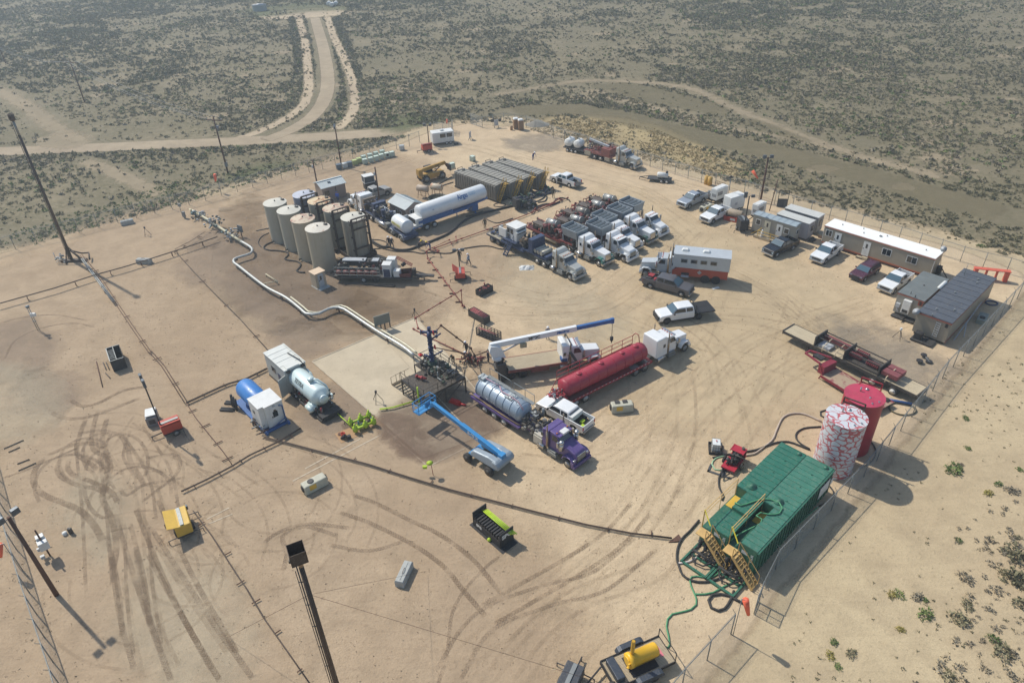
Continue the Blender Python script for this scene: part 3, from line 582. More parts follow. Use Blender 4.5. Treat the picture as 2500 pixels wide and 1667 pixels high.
def pickup(name,label,loc,rz,paint,wb=3.7,rim='rim',door_open=False,cargo=None,tail_open=False,gla='bluegl',cab=True,flat=None,cat='pickup truck'):
    t=thing(name,label,cat,loc,rz,'pickup trucks parked on the pad'); h=wb/2; W=1.0
    x0=-h-1.15; x1=h+.95; xc0=-h+.62; xh=h-.62   # tail, nose, cab back, cowl
    # lower body with wheel openings suggested by dark arches
    mb=MB()
    def arch(cx,z=.47,r=.52): return [(cx-r,z),(cx-r*.8,z+.36),(cx-r*.35,z+.5),(cx+r*.35,z+.5),(cx+r*.8,z+.36),(cx+r,z)]
    if flat is None:
        prof=[(x0,.55)]+arch(-h)+arch(h)+[(x1,.5),(x1+.05,.8)]
        # bed floor is separate: cab+nose solid, bed as walls
        pf=[(xc0,.5)]+arch(h)+[(x1,.5),(x1+.05,.85),(x1-.02,1.14),(x1-.2,1.22),(xh+.1,1.34),(xh,1.38),(xc0,1.38)]
        mb.prism(pf,-W,W,inset=[.02]*len(pf))
        bw=[(x0,.58)]+arch(-h)+[(xc0-.04,.55),(xc0-.04,1.4),(x0,1.4)]
        mb.prism(bw,-W,-W+.09); mb.prism(bw,W-.09,W)
        mb.box(xc0-.12,xc0-.05,-W+.09,W-.09,.6,1.34)
    else:
        pf=[(xc0,.5)]+arch(h)+[(x1,.5),(x1+.05,.85),(x1-.02,1.14),(x1-.2,1.22),(xh+.1,1.34),(xh,1.38),(xc0,1.38)]; mb.prism(pf,-W,W,inset=[.02]*len(pf))
    mb.build('body',paint,t,bevel=.09)
    MB().box(x0+.1 if flat is None else xc0,x1-.1,-W+.12,W-.12,.32,.72).build('chassis','black',t)
    # cab
    cx1=xh+.08
    gh=MB(); prof=[(xc0+.02,1.36),(cx1,1.36),(cx1-.82,1.95),(cx1-1.15,2.0),(xc0+.3,2.0),(xc0+.14,1.94)]
    ins=[.03,.03,.20,.22,.22,.20]
    gh.prism(prof,-W+.02,W-.02,inset=ins); gh.build('cabin',paint,t,bevel=.07)
    wd=MB()
    def lerp(a,b,k): return (a[0]+(b[0]-a[0])*k,a[1]+(b[1]-a[1])*k)
    for s in (-1,1):
        yb=(W-.02-.04)*s*1.006; yt=(W-.20)*s*1.004
        for (a,b) in ((xc0+.22,xc0+1.05),(xc0+1.15,cx1-.18)):
            bt=min(b,cx1-.66)
            wd.add([(a,yb,1.42),(b,yb,1.42),(bt,yt+.035*s,1.87),(a+.1,yt+.035*s,1.87)],[(0,1,2,3) if s<0 else (3,2,1,0)])
    wd.build('side_window',gla if door_open else 'glass',t)
    ws=MB(); ws.add([(cx1-.05,-W+.12,1.41),(cx1-.05,W-.12,1.41),(cx1-.77,W-.26,1.92),(cx1-.77,-W+.26,1.92)],[(0,1,2,3)])
    for i,(x,y,z) in enumerate(ws.v): ws.v[i]=(x+.045,y,z+.035)
    ws.build('windshield',gla,t)
    rw=MB(); rw.add([(xc0+.03,W-.2,1.42),(xc0+.03,-W+.2,1.42),(xc0+.12,-W+.3,1.84),(xc0+.12,W-.3,1.84)],[(0,1,2,3)]); 
    for i,(x,y,z) in enumerate(rw.v): rw.v[i]=(x-.03,y,z)
    rw.build('rear_window','glass',t)
    MB().box(x1-.02,x1+.09,-.62,.62,.72,1.02).build('grille','darksteel' if rim=='rim' else 'black',t,bevel=.02)
    MB().box(x1-.05,x1+.17,-W+.03,W-.03,.42,.66).build('bumper','black' if rim=='black' else 'chrome',t,bevel=.04)
    for s in (-1,1):
        MB().box(x1-.12,x1+.055,s*.8-.17,s*.8+.17,.8,1.02).build('headlight','lens',t,bevel=.03)
        MB().box(cx1-.32,cx1-.18,s*(W+.12)-.12,s*(W+.12)+.12,1.32,1.55).build('mirror','black',t,bevel=.03)
        for cx in (-h,h): wheel(t,cx,s*(W-.16),.41,.28,rim,side=s)
        if flat is None: MB().box(x0-.02,x0+.06,s*(W-.09)-.08,s*(W-.09)+.08,.85,1.25).build('tail_light','redl',t)
    if flat is None:
        MB().box(x0+.06,xc0-.12,-W+.09,W-.09,.72,.78).box(x0+.9,x0+1.7,-W+.09,-W+.3,.78,1.0).box(x0+.9,x0+1.7,W-.3,W-.09,.78,1.0).build('bed','bed',t)
        tg=MB()
        if tail_open: tg.box(x0-.6,x0+.02,-W+.1,W-.1,.74,.82)
        else: tg.box(x0-.01,x0+.07,-W+.09,W-.09,.72,1.33)
        tg.build('tailgate','bed' if tail_open else paint,t,bevel=.02)
        MB().box(x0-.14,x0-.01,-W+.1,W-.1,.5,.68).build('rear_bumper','chrome' if rim!='black' else 'black',t,bevel=.03)
    else:
        f=MB(); f.box(x0-.8,xc0-.1,-1.22,1.22,1.08,1.24); f.box(xc0-.2,xc0-.1,-1.1,1.1,1.24,1.35)
        f.box(x0-.25,xc0-.3,-.05,.05,1.24,1.26); f.build('flatbed',flat,t,bevel=.02)
        q=MB(); 
        for s in (-1,1): q.bar((xc0-.2,s*1.05,1.1),(xc0-.2,s*.8,2.0),.07)
        q.bar((xc0-.2,-.8,2.0),(xc0-.2,.8,2.0),.07); q.bar((xc0-.2,0,1.1),(xc0-.2,0,2.0),.05); q.build('headache_rack','black',t)
        q=MB(); q.box(x1+.1,x1+.2,-.8,.8,.5,1.15); q.bar((x1+.15,-.75,1.1),(x1-.2,-.9,1.1),.08); q.bar((x1+.15,.75,1.1),(x1-.2,.9,1.1),.08); q.build('grille_guard','black',t,bevel=.03)
        f=MB(); f.box(x0,xc0,-.5,.5,.6,.98); f.build('subframe','black',t)
    if door_open:
        d=MB(); d.box(0,1.05,-.04,.04,.55,1.3); d.bar((0,0,1.3),(.15,0,1.8),.05); d.bar((.15,0,1.8),(.95,0,1.8),.05); d.bar((.95,0,1.8),(1.05,0,1.3),.05)
        o=d.build('door',paint,t,bevel=.02); o.location=(xh-.2,W+.02,0) if door_open>0 else (xh-.2,-W-.02,0); o.rotation_euler.z=R(125) if door_open>0 else R(-125)
        MB().box(xh-1.25,xh-.25,(W-.02)*door_open-.01,(W+.012)*door_open,.6,1.28).build('door_opening','black',t)
    return t
CAT={}
def wheels_row(t,xs,y,r=.5,w_=.28,rim='rim',dual=True):
    for x in xs:
        for s in (-1,1): wheel(t,x,s*y,r,w_,rim,dual,s)
def tractor(t,x0,paint,sleeper=1.9,hood='square',roof='high',rim='rim',fender=None,stack='chromewarm',tank='chrome',tandem=True,wbx=None):
    """semi tractor; x0 = x of front bumper; extends to -x. Parts are children of t."""
    W=1.2; fender=fender or paint
    xh=x0-.25; xcab=xh-2.05 if hood=='square' else xh-1.8; xcb=xcab-1.35; xsl=xcb-sleeper
    MB().box(xsl-4.4 if tandem else xsl,x0-.3,-.45,.45,.7,1.0).build('frame','darksteel',t)
    h=MB()
    if hood=='square':
        prof=[(xh,1.05),(xh,1.95),(xcab-.05,2.2),(xcab-.05,1.05)]; h.prism(prof,-.72,.72,inset=[.1,.1,0,0])
        h.build('hood',paint,t,bevel=.07)
    else:
        prof=[(xh+.05,1.0),(xh+.02,1.55),(xh-.15,1.8),(xcab-.05,2.15),(xcab-.05,1.0)]; h.prism(prof,-.95,.95,inset=[.2,.24,.3,.12,0]); h.build('hood',paint,t,bevel=.1)
    f=MB(); r=.62; cx=xh-.65
    for s in (-1,1):
        pr=[(cx+.7,.95),(cx+.62,1.2),(cx+.3,1.42),(cx-.3,1.42),(cx-.62,1.2),(cx-.8,.8),(cx-.7,.8),(cx-.5,1.12),(cx-.25,1.3),(cx+.25,1.3),(cx+.5,1.1),(cx+.58,.9)]
        f.prism(pr,min(s*.68,s*1.2),max(s*.68,s*1.2)) if False else f.prism(pr,s*.93-.27,s*.93+.27)
        f.box(cx+.4,cx+.75,s*.95-.26,s*.95+.26,.75,1.1)
    f.build('fender',fender,t,bevel=.04)
    MB().box(xh-.02 if hood=='square' else xh+.0,xh+.06 if hood=='square' else xh+.09,-.55,.55,.95,1.88 if hood=='square' else 1.6).build('grille','chrome' if hood=='square' else 'galv',t,bevel=.03)
    MB().box(x0-.2,x0,-1.2,1.2,.42,.78).box(x0-.45,x0-.15,-1.2,-1.0,.42,.78).box(x0-.45,x0-.15,1.0,1.2,.42,.78).build('bumper','chrome' if hood=='square' else paint,t,bevel=.04)
    for s in (-1,1): MB().box(xh-.12,xh+.06,s*.88-.16,s*.88+.16,1.02,1.28).build('headlight','chrome',t,bevel=.04)
    # cab
    c=MB(); zt=2.95; prof=[(xcb,.95),(xcab,.95),(xcab,2.15),(xcab-.42,2.85),(xcab-.7,zt),(xcb,zt+.02)]
    c.prism(prof,-.98,.98,inset=[0,0,0,.07,.1,.1]); 
    for s in (-1,0,1): c.box(xcab-.62,xcab-.5,s*.55-.05,s*.55+.05,zt-.03,zt+.06)
    c.build('cab',paint,t,bevel=.06)
    for yl in (-.7,-.35,0,.35,.7): MB().box(xcab-.66,xcab-.58,yl-.06,yl+.06,zt,zt+.08).build('marker_lamp','amber' if hood!='square' else 'redl',t)
    ws=MB(); q=.03
    ws.add([(xcab+q,-.86,2.2+q),(xcab+q,.86,2.2+q),(xcab-.40+q,.80,2.80+q),(xcab-.40+q,-.80,2.80+q)],[(0,1,2,3)]); ws.build('windshield','glass',t)
    vis=MB(); vis.box(xcab-.42,xcab-.12,-.88,.88,2.84,2.9); vis.build('sun_visor','chrome' if hood=='square' else paint,t)
    for s in (-1,1):
        y=s*.985; MB().add([(xcb+.35,y,2.15),(xcab-.12,y,2.15),(xcab-.42,y*.94,2.72),(xcb+.35,y*.94,2.72)],[(0,1,2,3) if s<0 else (3,2,1,0)]).build('side_window','glass',t)
        MB().box(xcab-.05,xcab+.12,s*1.28-.1,s*1.28+.1,2.0,2.6).bar((xcab,s*1.0,2.5),(xcab+.03,s*1.28,2.5),.04).bar((xcab,s*1.0,2.1),(xcab+.03,s*1.28,2.1),.04).build('mirror','chrome',t)
        MB().cyl((xcb-.12,s*1.12,1.1),(xcb-.12,s*1.12,2.9),.13,n=10).cyl((xcb-.12,s*1.12,2.9),(xcb-.12,s*1.12,3.75),.07,n=8).build('exhaust_stack',stack,t)
        MB().cyl((xcab+.1,s*1.02,1.5),(xcab+.1,s*1.02,2.2),.16,n=10).build('air_cleaner','chrome',t)
        MB().cyl((xcb-.5,s*1.0,.72),(xcb-1.7 if sleeper>1 else xcb-1.3,s*1.0,.72),.32,n=14).build('fuel_tank',tank,t)
        MB().box(xcb,xcb+1.1,s*1.0-.25,s*1.0+.25,.4,.75).box(xcb,xcb+1.0,s*1.0-.2,s*1.0+.2,.75,1.0).build('step','galv',t,bevel=.02)
        wheel(t,cx,s*1.0,.52,.3,rim,False,s)
    if sleeper>.4:
        s_=MB(); hz=3.35 if roof=='high' else 2.95
        prof=[(xsl,1.0),(xcb-.02,1.0),(xcb-.02,zt+.03),(xcb-.45,hz),(xsl,hz)]; s_.prism(prof,-1.15,1.15,inset=[0,0,0,.12,.06]); s_.build('sleeper',paint,t,bevel=.1)
        for s in (-1,1):
            MB().box(xcb-.9,xcb-.6,s*1.15-.01,s*1.15+.012,2.1,2.5).build('sleeper_window','glass',t)
    if tandem:
        ax=xsl-1.6; wheels_row(t,[ax,ax-1.35],.82,.52,.28,rim,True)
        MB().box(ax-1.2,ax-.2,-.45,.45,1.0,1.18,tx=.15).build('fifth_wheel','black',t,bevel=.03)
        for s in (-1,1): MB().prism([(ax-2.0,1.0),(ax-1.9,1.18),(ax-1.4,1.24),(ax-1.1,1.2),(ax-.9,1.12),(ax-.1,1.12),(ax+.2,1.2),(ax+.6,1.1),(ax+.75,.85),(ax+.6,.95),(ax+.3,1.1),(ax-.9,1.02),(ax-1.4,1.14),(ax-1.85,1.08)],s*.82-.3,s*.82+.3).build('mudguard','galv',t)
    return dict(front=cx,xsl=xsl,ax=xsl-1.6 if tandem else None,xcb=xcb,xcab=xcab,xh=xh)
# ---------------------------------------------------------------- vertical tanks
def frame3(A,B,D,z):
    """roof corner pixels -> centre, heading, length (A->B), width (A->D)"""
    a,b,d=g(*A,z),g(*B,z),g(*D,z); u=(b-a); L=u.length; u.normalize(); n=Vector((-u.y,u.x,0)); wv=(d-a).dot(n)
    c=a+u*L/2+n*wv/2; c.z=0; return c,math.atan2(u.y,u.x),L,abs(wv)
def vtank(px,paint,roof,label,r=1.66,h=6.0,cage=None,hatch=True,cagerz=R(-52),grp='row of upright oil tanks'):
    p=g(*px,h); p.z=0; t=thing('storage_tank',label,'storage tank',p,0,grp)
    MB().cyl((0,0,0),(0,0,h),r,n=40,caps=False).lathe((0,0,0),(0,0,1),[(0,r+.04),(.1,r+.04),(.1,r)],40).build('shell',paint,t)
    MB().lathe((0,0,h),(0,0,1),[(-.03,r+.05),(.02,r+.05),(.22,.25),(.24,0)],40,sm=False).build('roof',roof,t)
    MB().lathe((0,0,h+.2),(0,0,1),[(0,.09),(.18,.09),(.2,.0)],10).build('roof_vent','darksteel',t); f=MB(); a=R(35); f.lathe((math.cos(a)*r*.72,math.sin(a)*r*.72,h+.08),(0,0,1),[(0,.27),(.12,.27),(.16,0)],12); f.tube([(math.cos(a)*r*.72,math.sin(a)*r*.72,h+.1),(math.cos(a+.35)*r*.74,math.sin(a+.35)*r*.74,h+.34),(math.cos(a+.7)*r*.8,math.sin(a+.7)*r*.8,h+.3)],.06)
    f.build('roof_hatch','darksteel',t)
    f=MB(); b=R(-128); f.cyl((math.cos(b)*(r-.05),math.sin(b)*(r-.05),.35),(math.cos(b)*(r+.35),math.sin(b)*(r+.35),.35),.1); f.cyl((math.cos(b)*(r+.3),math.sin(b)*(r+.3),.2),(math.cos(b)*(r+.3),math.sin(b)*(r+.3),.75),.04); f.build('outlet_valve','black',t)
    if cage:
        q=MB(); c,s=math.cos(cagerz),math.sin(cagerz)
        def L(x,y,z): return (x*c-y*s,x*s+y*c,z)
        hw=1.25; xo=r+.25
        for y in (-hw,hw):
            q.bar(L(xo,y,0),L(xo,y,h+.5),.28,.28); q.bar(L(xo,y,h),L(.9,y,h),.1); q.bar(L(xo,y,.2),L(-.9,y,.2),.16)
            for z in (1.6,3.6,h-.5): q.bar(L(xo,y,z),L(1.1,y,z),.11)
        for z in (.2,2.0,h-1.1,h-.05,h+.5): q.bar(L(xo,-hw,z),L(xo,hw,z),.18)
        for yy in (-1.9,1.9): q.bar(L(-1.9,yy,.35),L(xo,yy,.35),.1,.7)
        q.bar(L(xo,-1.9,.35),L(xo,1.9,.35),.1,.7)
        for k in range(4): q.bar(L(xo,-hw+k*hw*2/3,h),L(xo,-hw+k*hw*2/3,h+.5),.07)
        for z in np.arange(.5,h,.32): q.bar(L(xo+.05,hw-.1,z),L(xo+.05,hw-.5,z),.04)
        q.bar(L(xo+.05,hw-.5,0),L(xo+.05,hw-.5,h),.06); q.build('walkway_frame',P('dark brown walkway steel',(58,46,40),.6,.1,.3,2),t)
    return t
tan=streaked('tan tank paint',(164,159,142),(150,144,126),.62); tanc=streaked('cream tank paint',(172,162,140),(156,144,120),.6); lil=streaked('lilac grey tank paint',(150,152,162),(128,130,138),.6)
r_clean=P('pale tank roof',(198,194,178),.5,0,.15,1); r_rust=rusty('pale roof with rust streaks',(208,202,186),(168,116,82),.57,.55); r_rust2=rusty('heavily rusted roof',(200,184,158),(152,96,80),.5,.5); r_rust3=rusty('ochre rusted roof',(206,186,148),(170,118,76),.5,.6); r_lil=P('lilac tank roof',(178,182,192),.5,0,.15,1)
vtank((670.8,494.4),tan,r_clean,'clean grey tank at the far left end of the front tank row')
vtank((704.8,512.5),tan,r_clean,'clean grey tank second from the left in the front tank row')
vtank((739,533.6),tanc,r_rust2,'cream tank with red rust patches on its roof in the front row')
vtank((775,555.6),tanc,r_rust,'cream tank nearest the camera with light rust streaks on its roof')
vtank((741.6,474.3),lil,r_lil,'lilac grey tank with brown walkway beside the far brown shed',cage=1)
vtank((778.9,489.6),tan,r_rust3,'tank with ochre rusted roof and brown walkway in the back row',cage=1)
vtank((816.2,507.7),tan,r_rust2,'tank with reddish rusted roof and brown walkway in the back row',cage=1)
vtank((861.1,529.2),streaked('stained grey tank paint',(164,158,142),(136,122,100),.45),r_clean,'grey tank with stained shell framed by brown walkway posts',cage=1)
# red and red-white tanks with external rail
def bigtank(px,shell,roof,label,h=6.1,r=1.72):
    p=g(*px,h); p.z=0; t=thing('round_tank',label,'storage tank',p,R(-40))
    MB().cyl((0,0,0),(0,0,h),r,n=44,caps=False).build('shell',shell,t)
    MB().lathe((0,0,h),(0,0,1),[(-.04,r+.03),(.02,r+.03),(.1,0)],44,sm=False).build('roof',roof,t)
    q=MB(); q.cyl((-.5,.3,h),(-.5,.3,h+.5),.07); q.lathe((-.1,.9,h+.03),(0,0,1),[(0,.16),(.12,.16),(.16,0)],12); q.cyl((.5,-.2,h),(.5,-.2,h+.14),.09); q.cyl((.9,-.9,h),(.9,-.9,h+.12),.08); q.cyl((1.3,-.3,h),(1.3,-.3,h+.12),.08); q.build('roof_fitting','chrome',t)
    q=MB(); 
    for z in (h-.6,h+.05,h+.55): q.bar((-.9,r+.1,z),(.9,r+.1,z),.1)
    for x in (-.9,.9): q.bar((x,r+.1,0.0),(x,r+.1,h+.55),.12); q.bar((x,r-.4,h+.0),(x,r+.1,h+.0),.1)
    q.build('guard_rail','red' if 'plain' in label else 'brownp',t); return t
def redwhite():
    t=NT('peeling red and white paint'); b=t.bsdf(.5); v=t.coord('Object',(1,1,1.5)); n=t.n('TexNoise'); n.inputs['Scale'].default_value=1.3; n.inputs['Detail'].default_value=4; t.l(v,n.inputs['Vector'])
    ad=t.n('VectorMath',operation='ADD'); sc2=t.n('VectorMath',operation='SCALE'); sc2.inputs['Scale'].default_value=.9; t.l(n.outputs['Color'],sc2.inputs[0]); t.l(v,ad.inputs[0]); t.l(sc2.outputs[0],ad.inputs[1])
    vo=t.n('TexVoronoi',feature='DISTANCE_TO_EDGE'); vo.inputs['Scale'].default_value=1.25; t.l(ad.outputs[0],vo.inputs['Vector']); n2=t.noise(v,.9,5,.65)
    f=t.math('SUBTRACT',vo.outputs['Distance'],t.math('MULTIPLY',t.ramp(n2,[(.38,0),(.66,1)]),.12)); n3=t.noise(t.coord('Object',(2.5,2.5,.4)),1.,5,.7)
    c=t.mix(t.ramp(f,[(.0,0),(.05,1)]),srgb(176,88,92),srgb(194,198,200)); c=t.mix(t.ramp(n3,[(.55,0),(.8,.45)]),c,srgb(140,120,112)); t.l(c,b.inputs['Base Color']); return t.m
RW=redwhite()
bigtank((2111.4,965),P('bright red tank paint',(166,36,54),.45,0,.25,1),P('pinkish red tank roof',(186,56,84),.45,0,.35,1),'plain bright red round tank behind the peeling one')
bigtank((2068,1016),RW,RW,'round tank with peeling red and white paint beside the green tanks')
# ---------------------------------------------------------------- corrugated frac tanks
def fractank(A,B,D,z,label,paint,num=12,ribs='roof',stairs='yellow',name='frac_tank'):
    c,rz,L,W=frame3(A,B,D,z); t=thing(name,label,'frac tank',c,rz,'corrugated frac tanks side by side'); x=L/2; y=W/2-.17
    b=MB().box(-x,x,-y,y,.35,z-.06)
    k=int(L/.55)
    for i in range(k):
        xx=-x+.3+i*(L-.6)/(k-1)
        for s in (-1,1): b.prismx([(s*y,.45),(s*y,z-.2),(s*(y+.1),z-.28),(s*(y+.1),.53)][::s],xx-.1,xx+.1)
    for i in range(4):
        yy=-y+.3+i*(2*y-.6)/3
        b.box(x,x+.08,yy-.1,yy+.1,.5,z-.2)
    b.build('tank_body',paint,t)
    r=MB(); r.prismx([(-y-.02,z-.06),(y+.02,z-.06),(y+.02,z-.02),(0,z+.05),(-y-.02,z-.02)],-x,x)
    for i in range(num):
        xx=-x+.4+i*(L-.8)/(num-1); r.prismx([(-y,z-.02),(y,z-.02),(y,z+.04),(0,z+.12),(-y,z+.04)],xx-.06,xx+.06)
    r.build('roof',P('grey brown roof sheet',(150,146,134),.5,.1,.25,1),t)
    s=MB(); s.box(-x-.2,x+.5,-y,-y+.25,.1,.35).box(-x-.2,x+.5,y-.25,y,.1,.35).box(x,x+.5,-y,y,.1,.3); s.build('skid','darksteel',t)
    if stairs:
        q=MB(); x0,z0,x1_,z1=x+1.4,.25,x+.25,z
        yy=y-.7
        # steep stair along the end wall
        ya,yb=-y+.1,y-.35
        for dx in (.15,.75): q.bar((x+dx,ya,.2),(x+dx,yb,z-.1),.07,.16); q.bar((x+dx,ya,1.2),(x+dx,yb,z+.9),.05); q.bar((x+dx,yb,z-.1),(x+dx,yb,z+.9),.05); q.bar((x+dx,(ya+yb)/2,z/2),(x+dx,(ya+yb)/2,z/2+1),.05); q.bar((x+dx,ya,.2),(x+dx,ya,1.2),.05)
        for i in range(10):
            f=(i+.5)/10; q.box(x+.15,x+.75,ya+(yb-ya)*f-.1,ya+(yb-ya)*f+.1,.2+(z-.3)*f-.02,.2+(z-.3)*f+.02)
        q.box(x+.05,x+.8,yb,y+.1,z-.15,z-.1); q.build('stairs',P('dull yellow stair paint',(186,148,56),.55,0,.3,2),t)
    q=MB(); 
    for i in range(3): q.cyl((x+.1,-y+.5+i*.6,.6),(x+.5,-y+.5+i*.6,.6),.09); 
    q.cyl((x+.25,-y+.3,.6),(x+.25,y-.3,.6),.1); q.build('manifold','black',t)
    q=MB(); q.lathe((-x+1,.2,z),(0,0,1),[(0,.3),(.2,.3),(.24,0)],14); q.cyl((-x+.4,-.5,z),(-x+.4,-.5,z+.4),.06); q.bar((-x+.3,-.6,z+.4),(-x+.3,.6,z+.4),.06); q.bar((-x+.3,.6,z),(-x+.3,.6,z+.4),.06); q.build('roof_fittings','darksteel',t)
    return t,L,W
gb=P('grey brown corrugated paint',(122,118,108),.55,0,.3,1)
for i,(A,B,D,lb) in enumerate([((1106.9,418.8),(1208.3,454.2),(1138.4,411.1),'grey-brown frac tank nearest the long white gas trailer'),((1141.3,409.2),(1244.6,447.5),(1172.9,401.6),'grey-brown frac tank second from the gas trailer, smooth roof'),
  ((1174.8,399.7),(1275.2,437.9),(1207.3,393),'grey-brown frac tank third from the gas trailer'),((1208.3,393.9),(1311.6,426.4),(1237,386.3),'grey-brown frac tank farthest from the gas trailer, by the open-door pickup')]):
    t_,L_,W_=fractank(A,B,D,3.0,lb,gb)
# logo disc on the end wall of the nearest one
# ---------------------------------------------------------------- green settling tanks
GR=P('green tank paint',(44,102,80),.45,0,.22,.8); GRL=P('green tank roof paint',(62,118,98),.45,0,.25,.7); STW=P('tan painted stair grating',(204,168,104),.6,0,.3,2)
def greentank(front,left,label,patchy=False,z=3.1,L=12.2,W=2.58,words='TETRA'):
    """front: pixel of the near-left roof corner (body end), heading towards far end"""
    pass
gA,gB,gC=g(1912,1073.7,3.1),g(2036,1144.6,3.1),g(1850,1349.8,3.1)
ax=(gB-gC); GL=ax.length; ax.normalize(); an=Vector((-ax.y,ax.x,0)); GW=(gA-gB).dot(an)/2
grz=math.atan2(ax.y,ax.x)
for k in (0,1):
    # local frame: x towards far end, y across; origin at the far end right edge
    org=gB+an*GW*k; org.z=0
    t=thing('settling_tank',['long green corrugated tank on the fence side of the pair','long green corrugated tank on the inner side of the pair'][k],'frac tank',org,grz,'pair of green settling tanks'); z=3.1; y0,y1=.03,GW-.03
    L0=GL  # full length, far end x=0, near end x=-L0
    b=MB(); cut=-L0+3.6 ; deep=z-1.0
    if k==0: b.box(-L0,0,y0,y1,.3,deep); b.box(cut+1.4,0,y0,y1,deep,z-.03); b.box(-L0,cut-1.1,y0,y1-1.0,deep,z-.03); b.box(cut-1.1,cut+1.4,y0,y1-1.0,deep,z-.03); b.box(-L0+.0,-L0+1.0,y1-1.0,y1,deep,deep+.05)
    else: b.box(-L0,0,y0,y1,.3,deep); b.box(cut+1.4,0,y0,y1,deep,z-.03); b.box(cut-.9,cut+1.4,y0,y1-1.0,deep,z-.03); b.box(-L0,cut-.9,y0,y1-.9,deep,z-.35)
    n=int(L0/.52)
    for i in range(n):
        xx=-L0+.25+i*(L0-.5)/(n-1)
        if k==0: b.prismx([(y0,.4),(y0-.14,.5),(y0-.14,z-.35),(y0,z-.2)],xx-.12,xx+.12)
        if k==1 and xx>cut+1.4: b.prismx([(y1,.4),(y1,z-.2),(y1+.1,z-.3),(y1+.1,.5)],xx-.12,xx+.12)
    b.box(-L0-.02,-.0,y0-.16,y0,z-.14,z-.03)
    b.build('tank_body',GR,t)
    r=MB()
    def slab(xa,xb,ya,yb,zz=z):
        r.box(xa,xb,ya,yb,zz-.03,zz+.02); m_=max(1,int((xb-xa)/.62))
        for i in range(m_+1):
            xx=xa+.05+i*(xb-xa-.1)/m_; r.box(xx-.03,xx+.03,ya,yb,zz+.02,zz+.055)
    if k==0: slab(cut+1.4,0,y0,y1); slab(-L0,cut+1.4,y0,y1-1.0)
    else: slab(cut+1.4,0,y0,y1); slab(cut-.9,cut+1.4,y0,y1-1.0); slab(-L0,cut-.9,y0,y1-.9,z-.32)
    r.build('roof',GRL if k==0 else P('green roof paint deep',(42,106,86),.45,0,.2,.7),t)
    q=MB(); 
    for xx in (-2.,-4.,-6.2): q.cyl((xx,y0+GW*.4,z),(xx,y0+GW*.4,z+.12),.05)
    q.lathe((cut+2.2,GW*.6,z),(0,0,1),[(0,.42),(.1,.42),(.12,.2),(.16,.2),(.18,0)],20); q.lathe((-.4,y0+.5,z),(0,0,1),[(0,.2),(.14,.2),(.18,0)],14); q.build('roof_hatch',GR,t)
    # end stair in tan grating
    q=MB(); ya,yb=GW*.62,GW*.02
    yt=y1-.55
    q.box(-L0-.92,-L0-.05,yt-.4,yt+.5,z-.95,z-.88)
    P1=Vector((-L0-.5,yt-.4,z-.92)); P2=Vector((-L0-.6,yt-2.5,.15))
    for i in range(9):
        f=(i+.5)/9; c=P1.lerp(P2,f); q.box(c.x-.42,c.x+.42,c.y-.13,c.y+.13,c.z-.03,c.z+.03)
    for dx in (-.42,.42): q.bar(P1+Vector((dx,0,0)),P2+Vector((dx,0,0)),.07,.24); 
    q.build('stairs',STW,t)
    q=MB()
    for dx in (-.42,.42):
        q.bar(P1+Vector((dx,0,1.0)),P2+Vector((dx,0,1.0)),.05)
        for f in (0,.5,1): c=P1.lerp(P2,f)+Vector((dx,0,0)); q.bar(c,c+Vector((0,0,1.0)),.05)
    q.bar((-L0,y1-.05,deep),(-L0,y1-.05,z+.9),.05); q.bar((cut+1.4,y1-.05,deep),(cut+1.4,y1-.05,z+.9),.05); q.bar((-L0,y1-.05,z+.9),(cut+1.4,y1-.05,z+.9),.05); q.bar((-L0,y1-.05,z+.4),(cut+1.4,y1-.05,z+.4),.04); q.bar((-L0+2.5,y1-.05,deep),(-L0+2.5,y1-.05,z+.9),.04)
    q.build('hand_rail',STW,t); yr=MB().bar((-L0+.1,y1-.02,z+.93),(-L0-.4,yt-.4,z+.2),.07).bar((-L0+.1,y1-.02,z+.93),(-L0+.1,y1-.02,deep),.07); yr.build('top_rail',P('bright yellow rail',(222,206,60),.5,0,.1),t)
    MB().box(cut-.2,cut+1.3,y1-.95,y1-.1,deep+.01,deep+.06).build('grating','yellow',t)
    q=MB(); q.box(-L0-2.6,-L0,y0,y0+.15,.05,.3).box(-L0-2.6,-L0,y1-.15,y1,.05,.3).box(-L0-2.6,-L0-2.4,y0,y1,.05,.25).box(-L0-1.4,-L0-1.2,y0,y1,.05,.2); q.build('skid',GR,t)
    q=MB(); 
    for i in range(4):
        yy=.35+i*.55; q.cyl((-L0,yy,.8),(-L0-1.0,yy,.7),.09); q.lathe((-L0-.6,yy,.75),(0,0,1),[(-.15,.16),(.15,.16),(.3,.04),(.5,.04),(.5,.18),(.55,.18)],10); q.bar((-L0-.9,yy-.2,.7),(-L0-1.5,yy+.25,.5),.07)
    q.cyl((-L0-1.2,.2,.6),(-L0-1.2,GW-.2,.6),.11); q.tube([(-L0-1.2,.4,.5),(-L0-1.8,.8,.3),(-L0-2.0,1.6,.3),(-L0-1.4,2.1,.4)],.07); q.build('valve_manifold','black',t)
    MB().box(-L0-.012,-L0-.004,.75,1.25,z-.95,z-.6).build('sign_panel','white2',t)
    text('TETRA',.3,P('white stencil paint',(214,216,214),.5,0,.05),t,(-L0-.015,.38,z-1.0),(R(90),R(90),R(-90)),depth=.004)
# white sign with round emblem on the fence side wall
q=MB(); oo=gB+ax*-2.2; s_=MB().box(-.9,.9,-.012,.012,-.6,.6).box(1.2,1.7,-.012,.012,-.45,.2).build('wall_sign','white2',None); s_.parent=[o for o in COL.objects if o.name.startswith('settling_tank')][0]; s_.location=(-1.6,-.16,2.0)
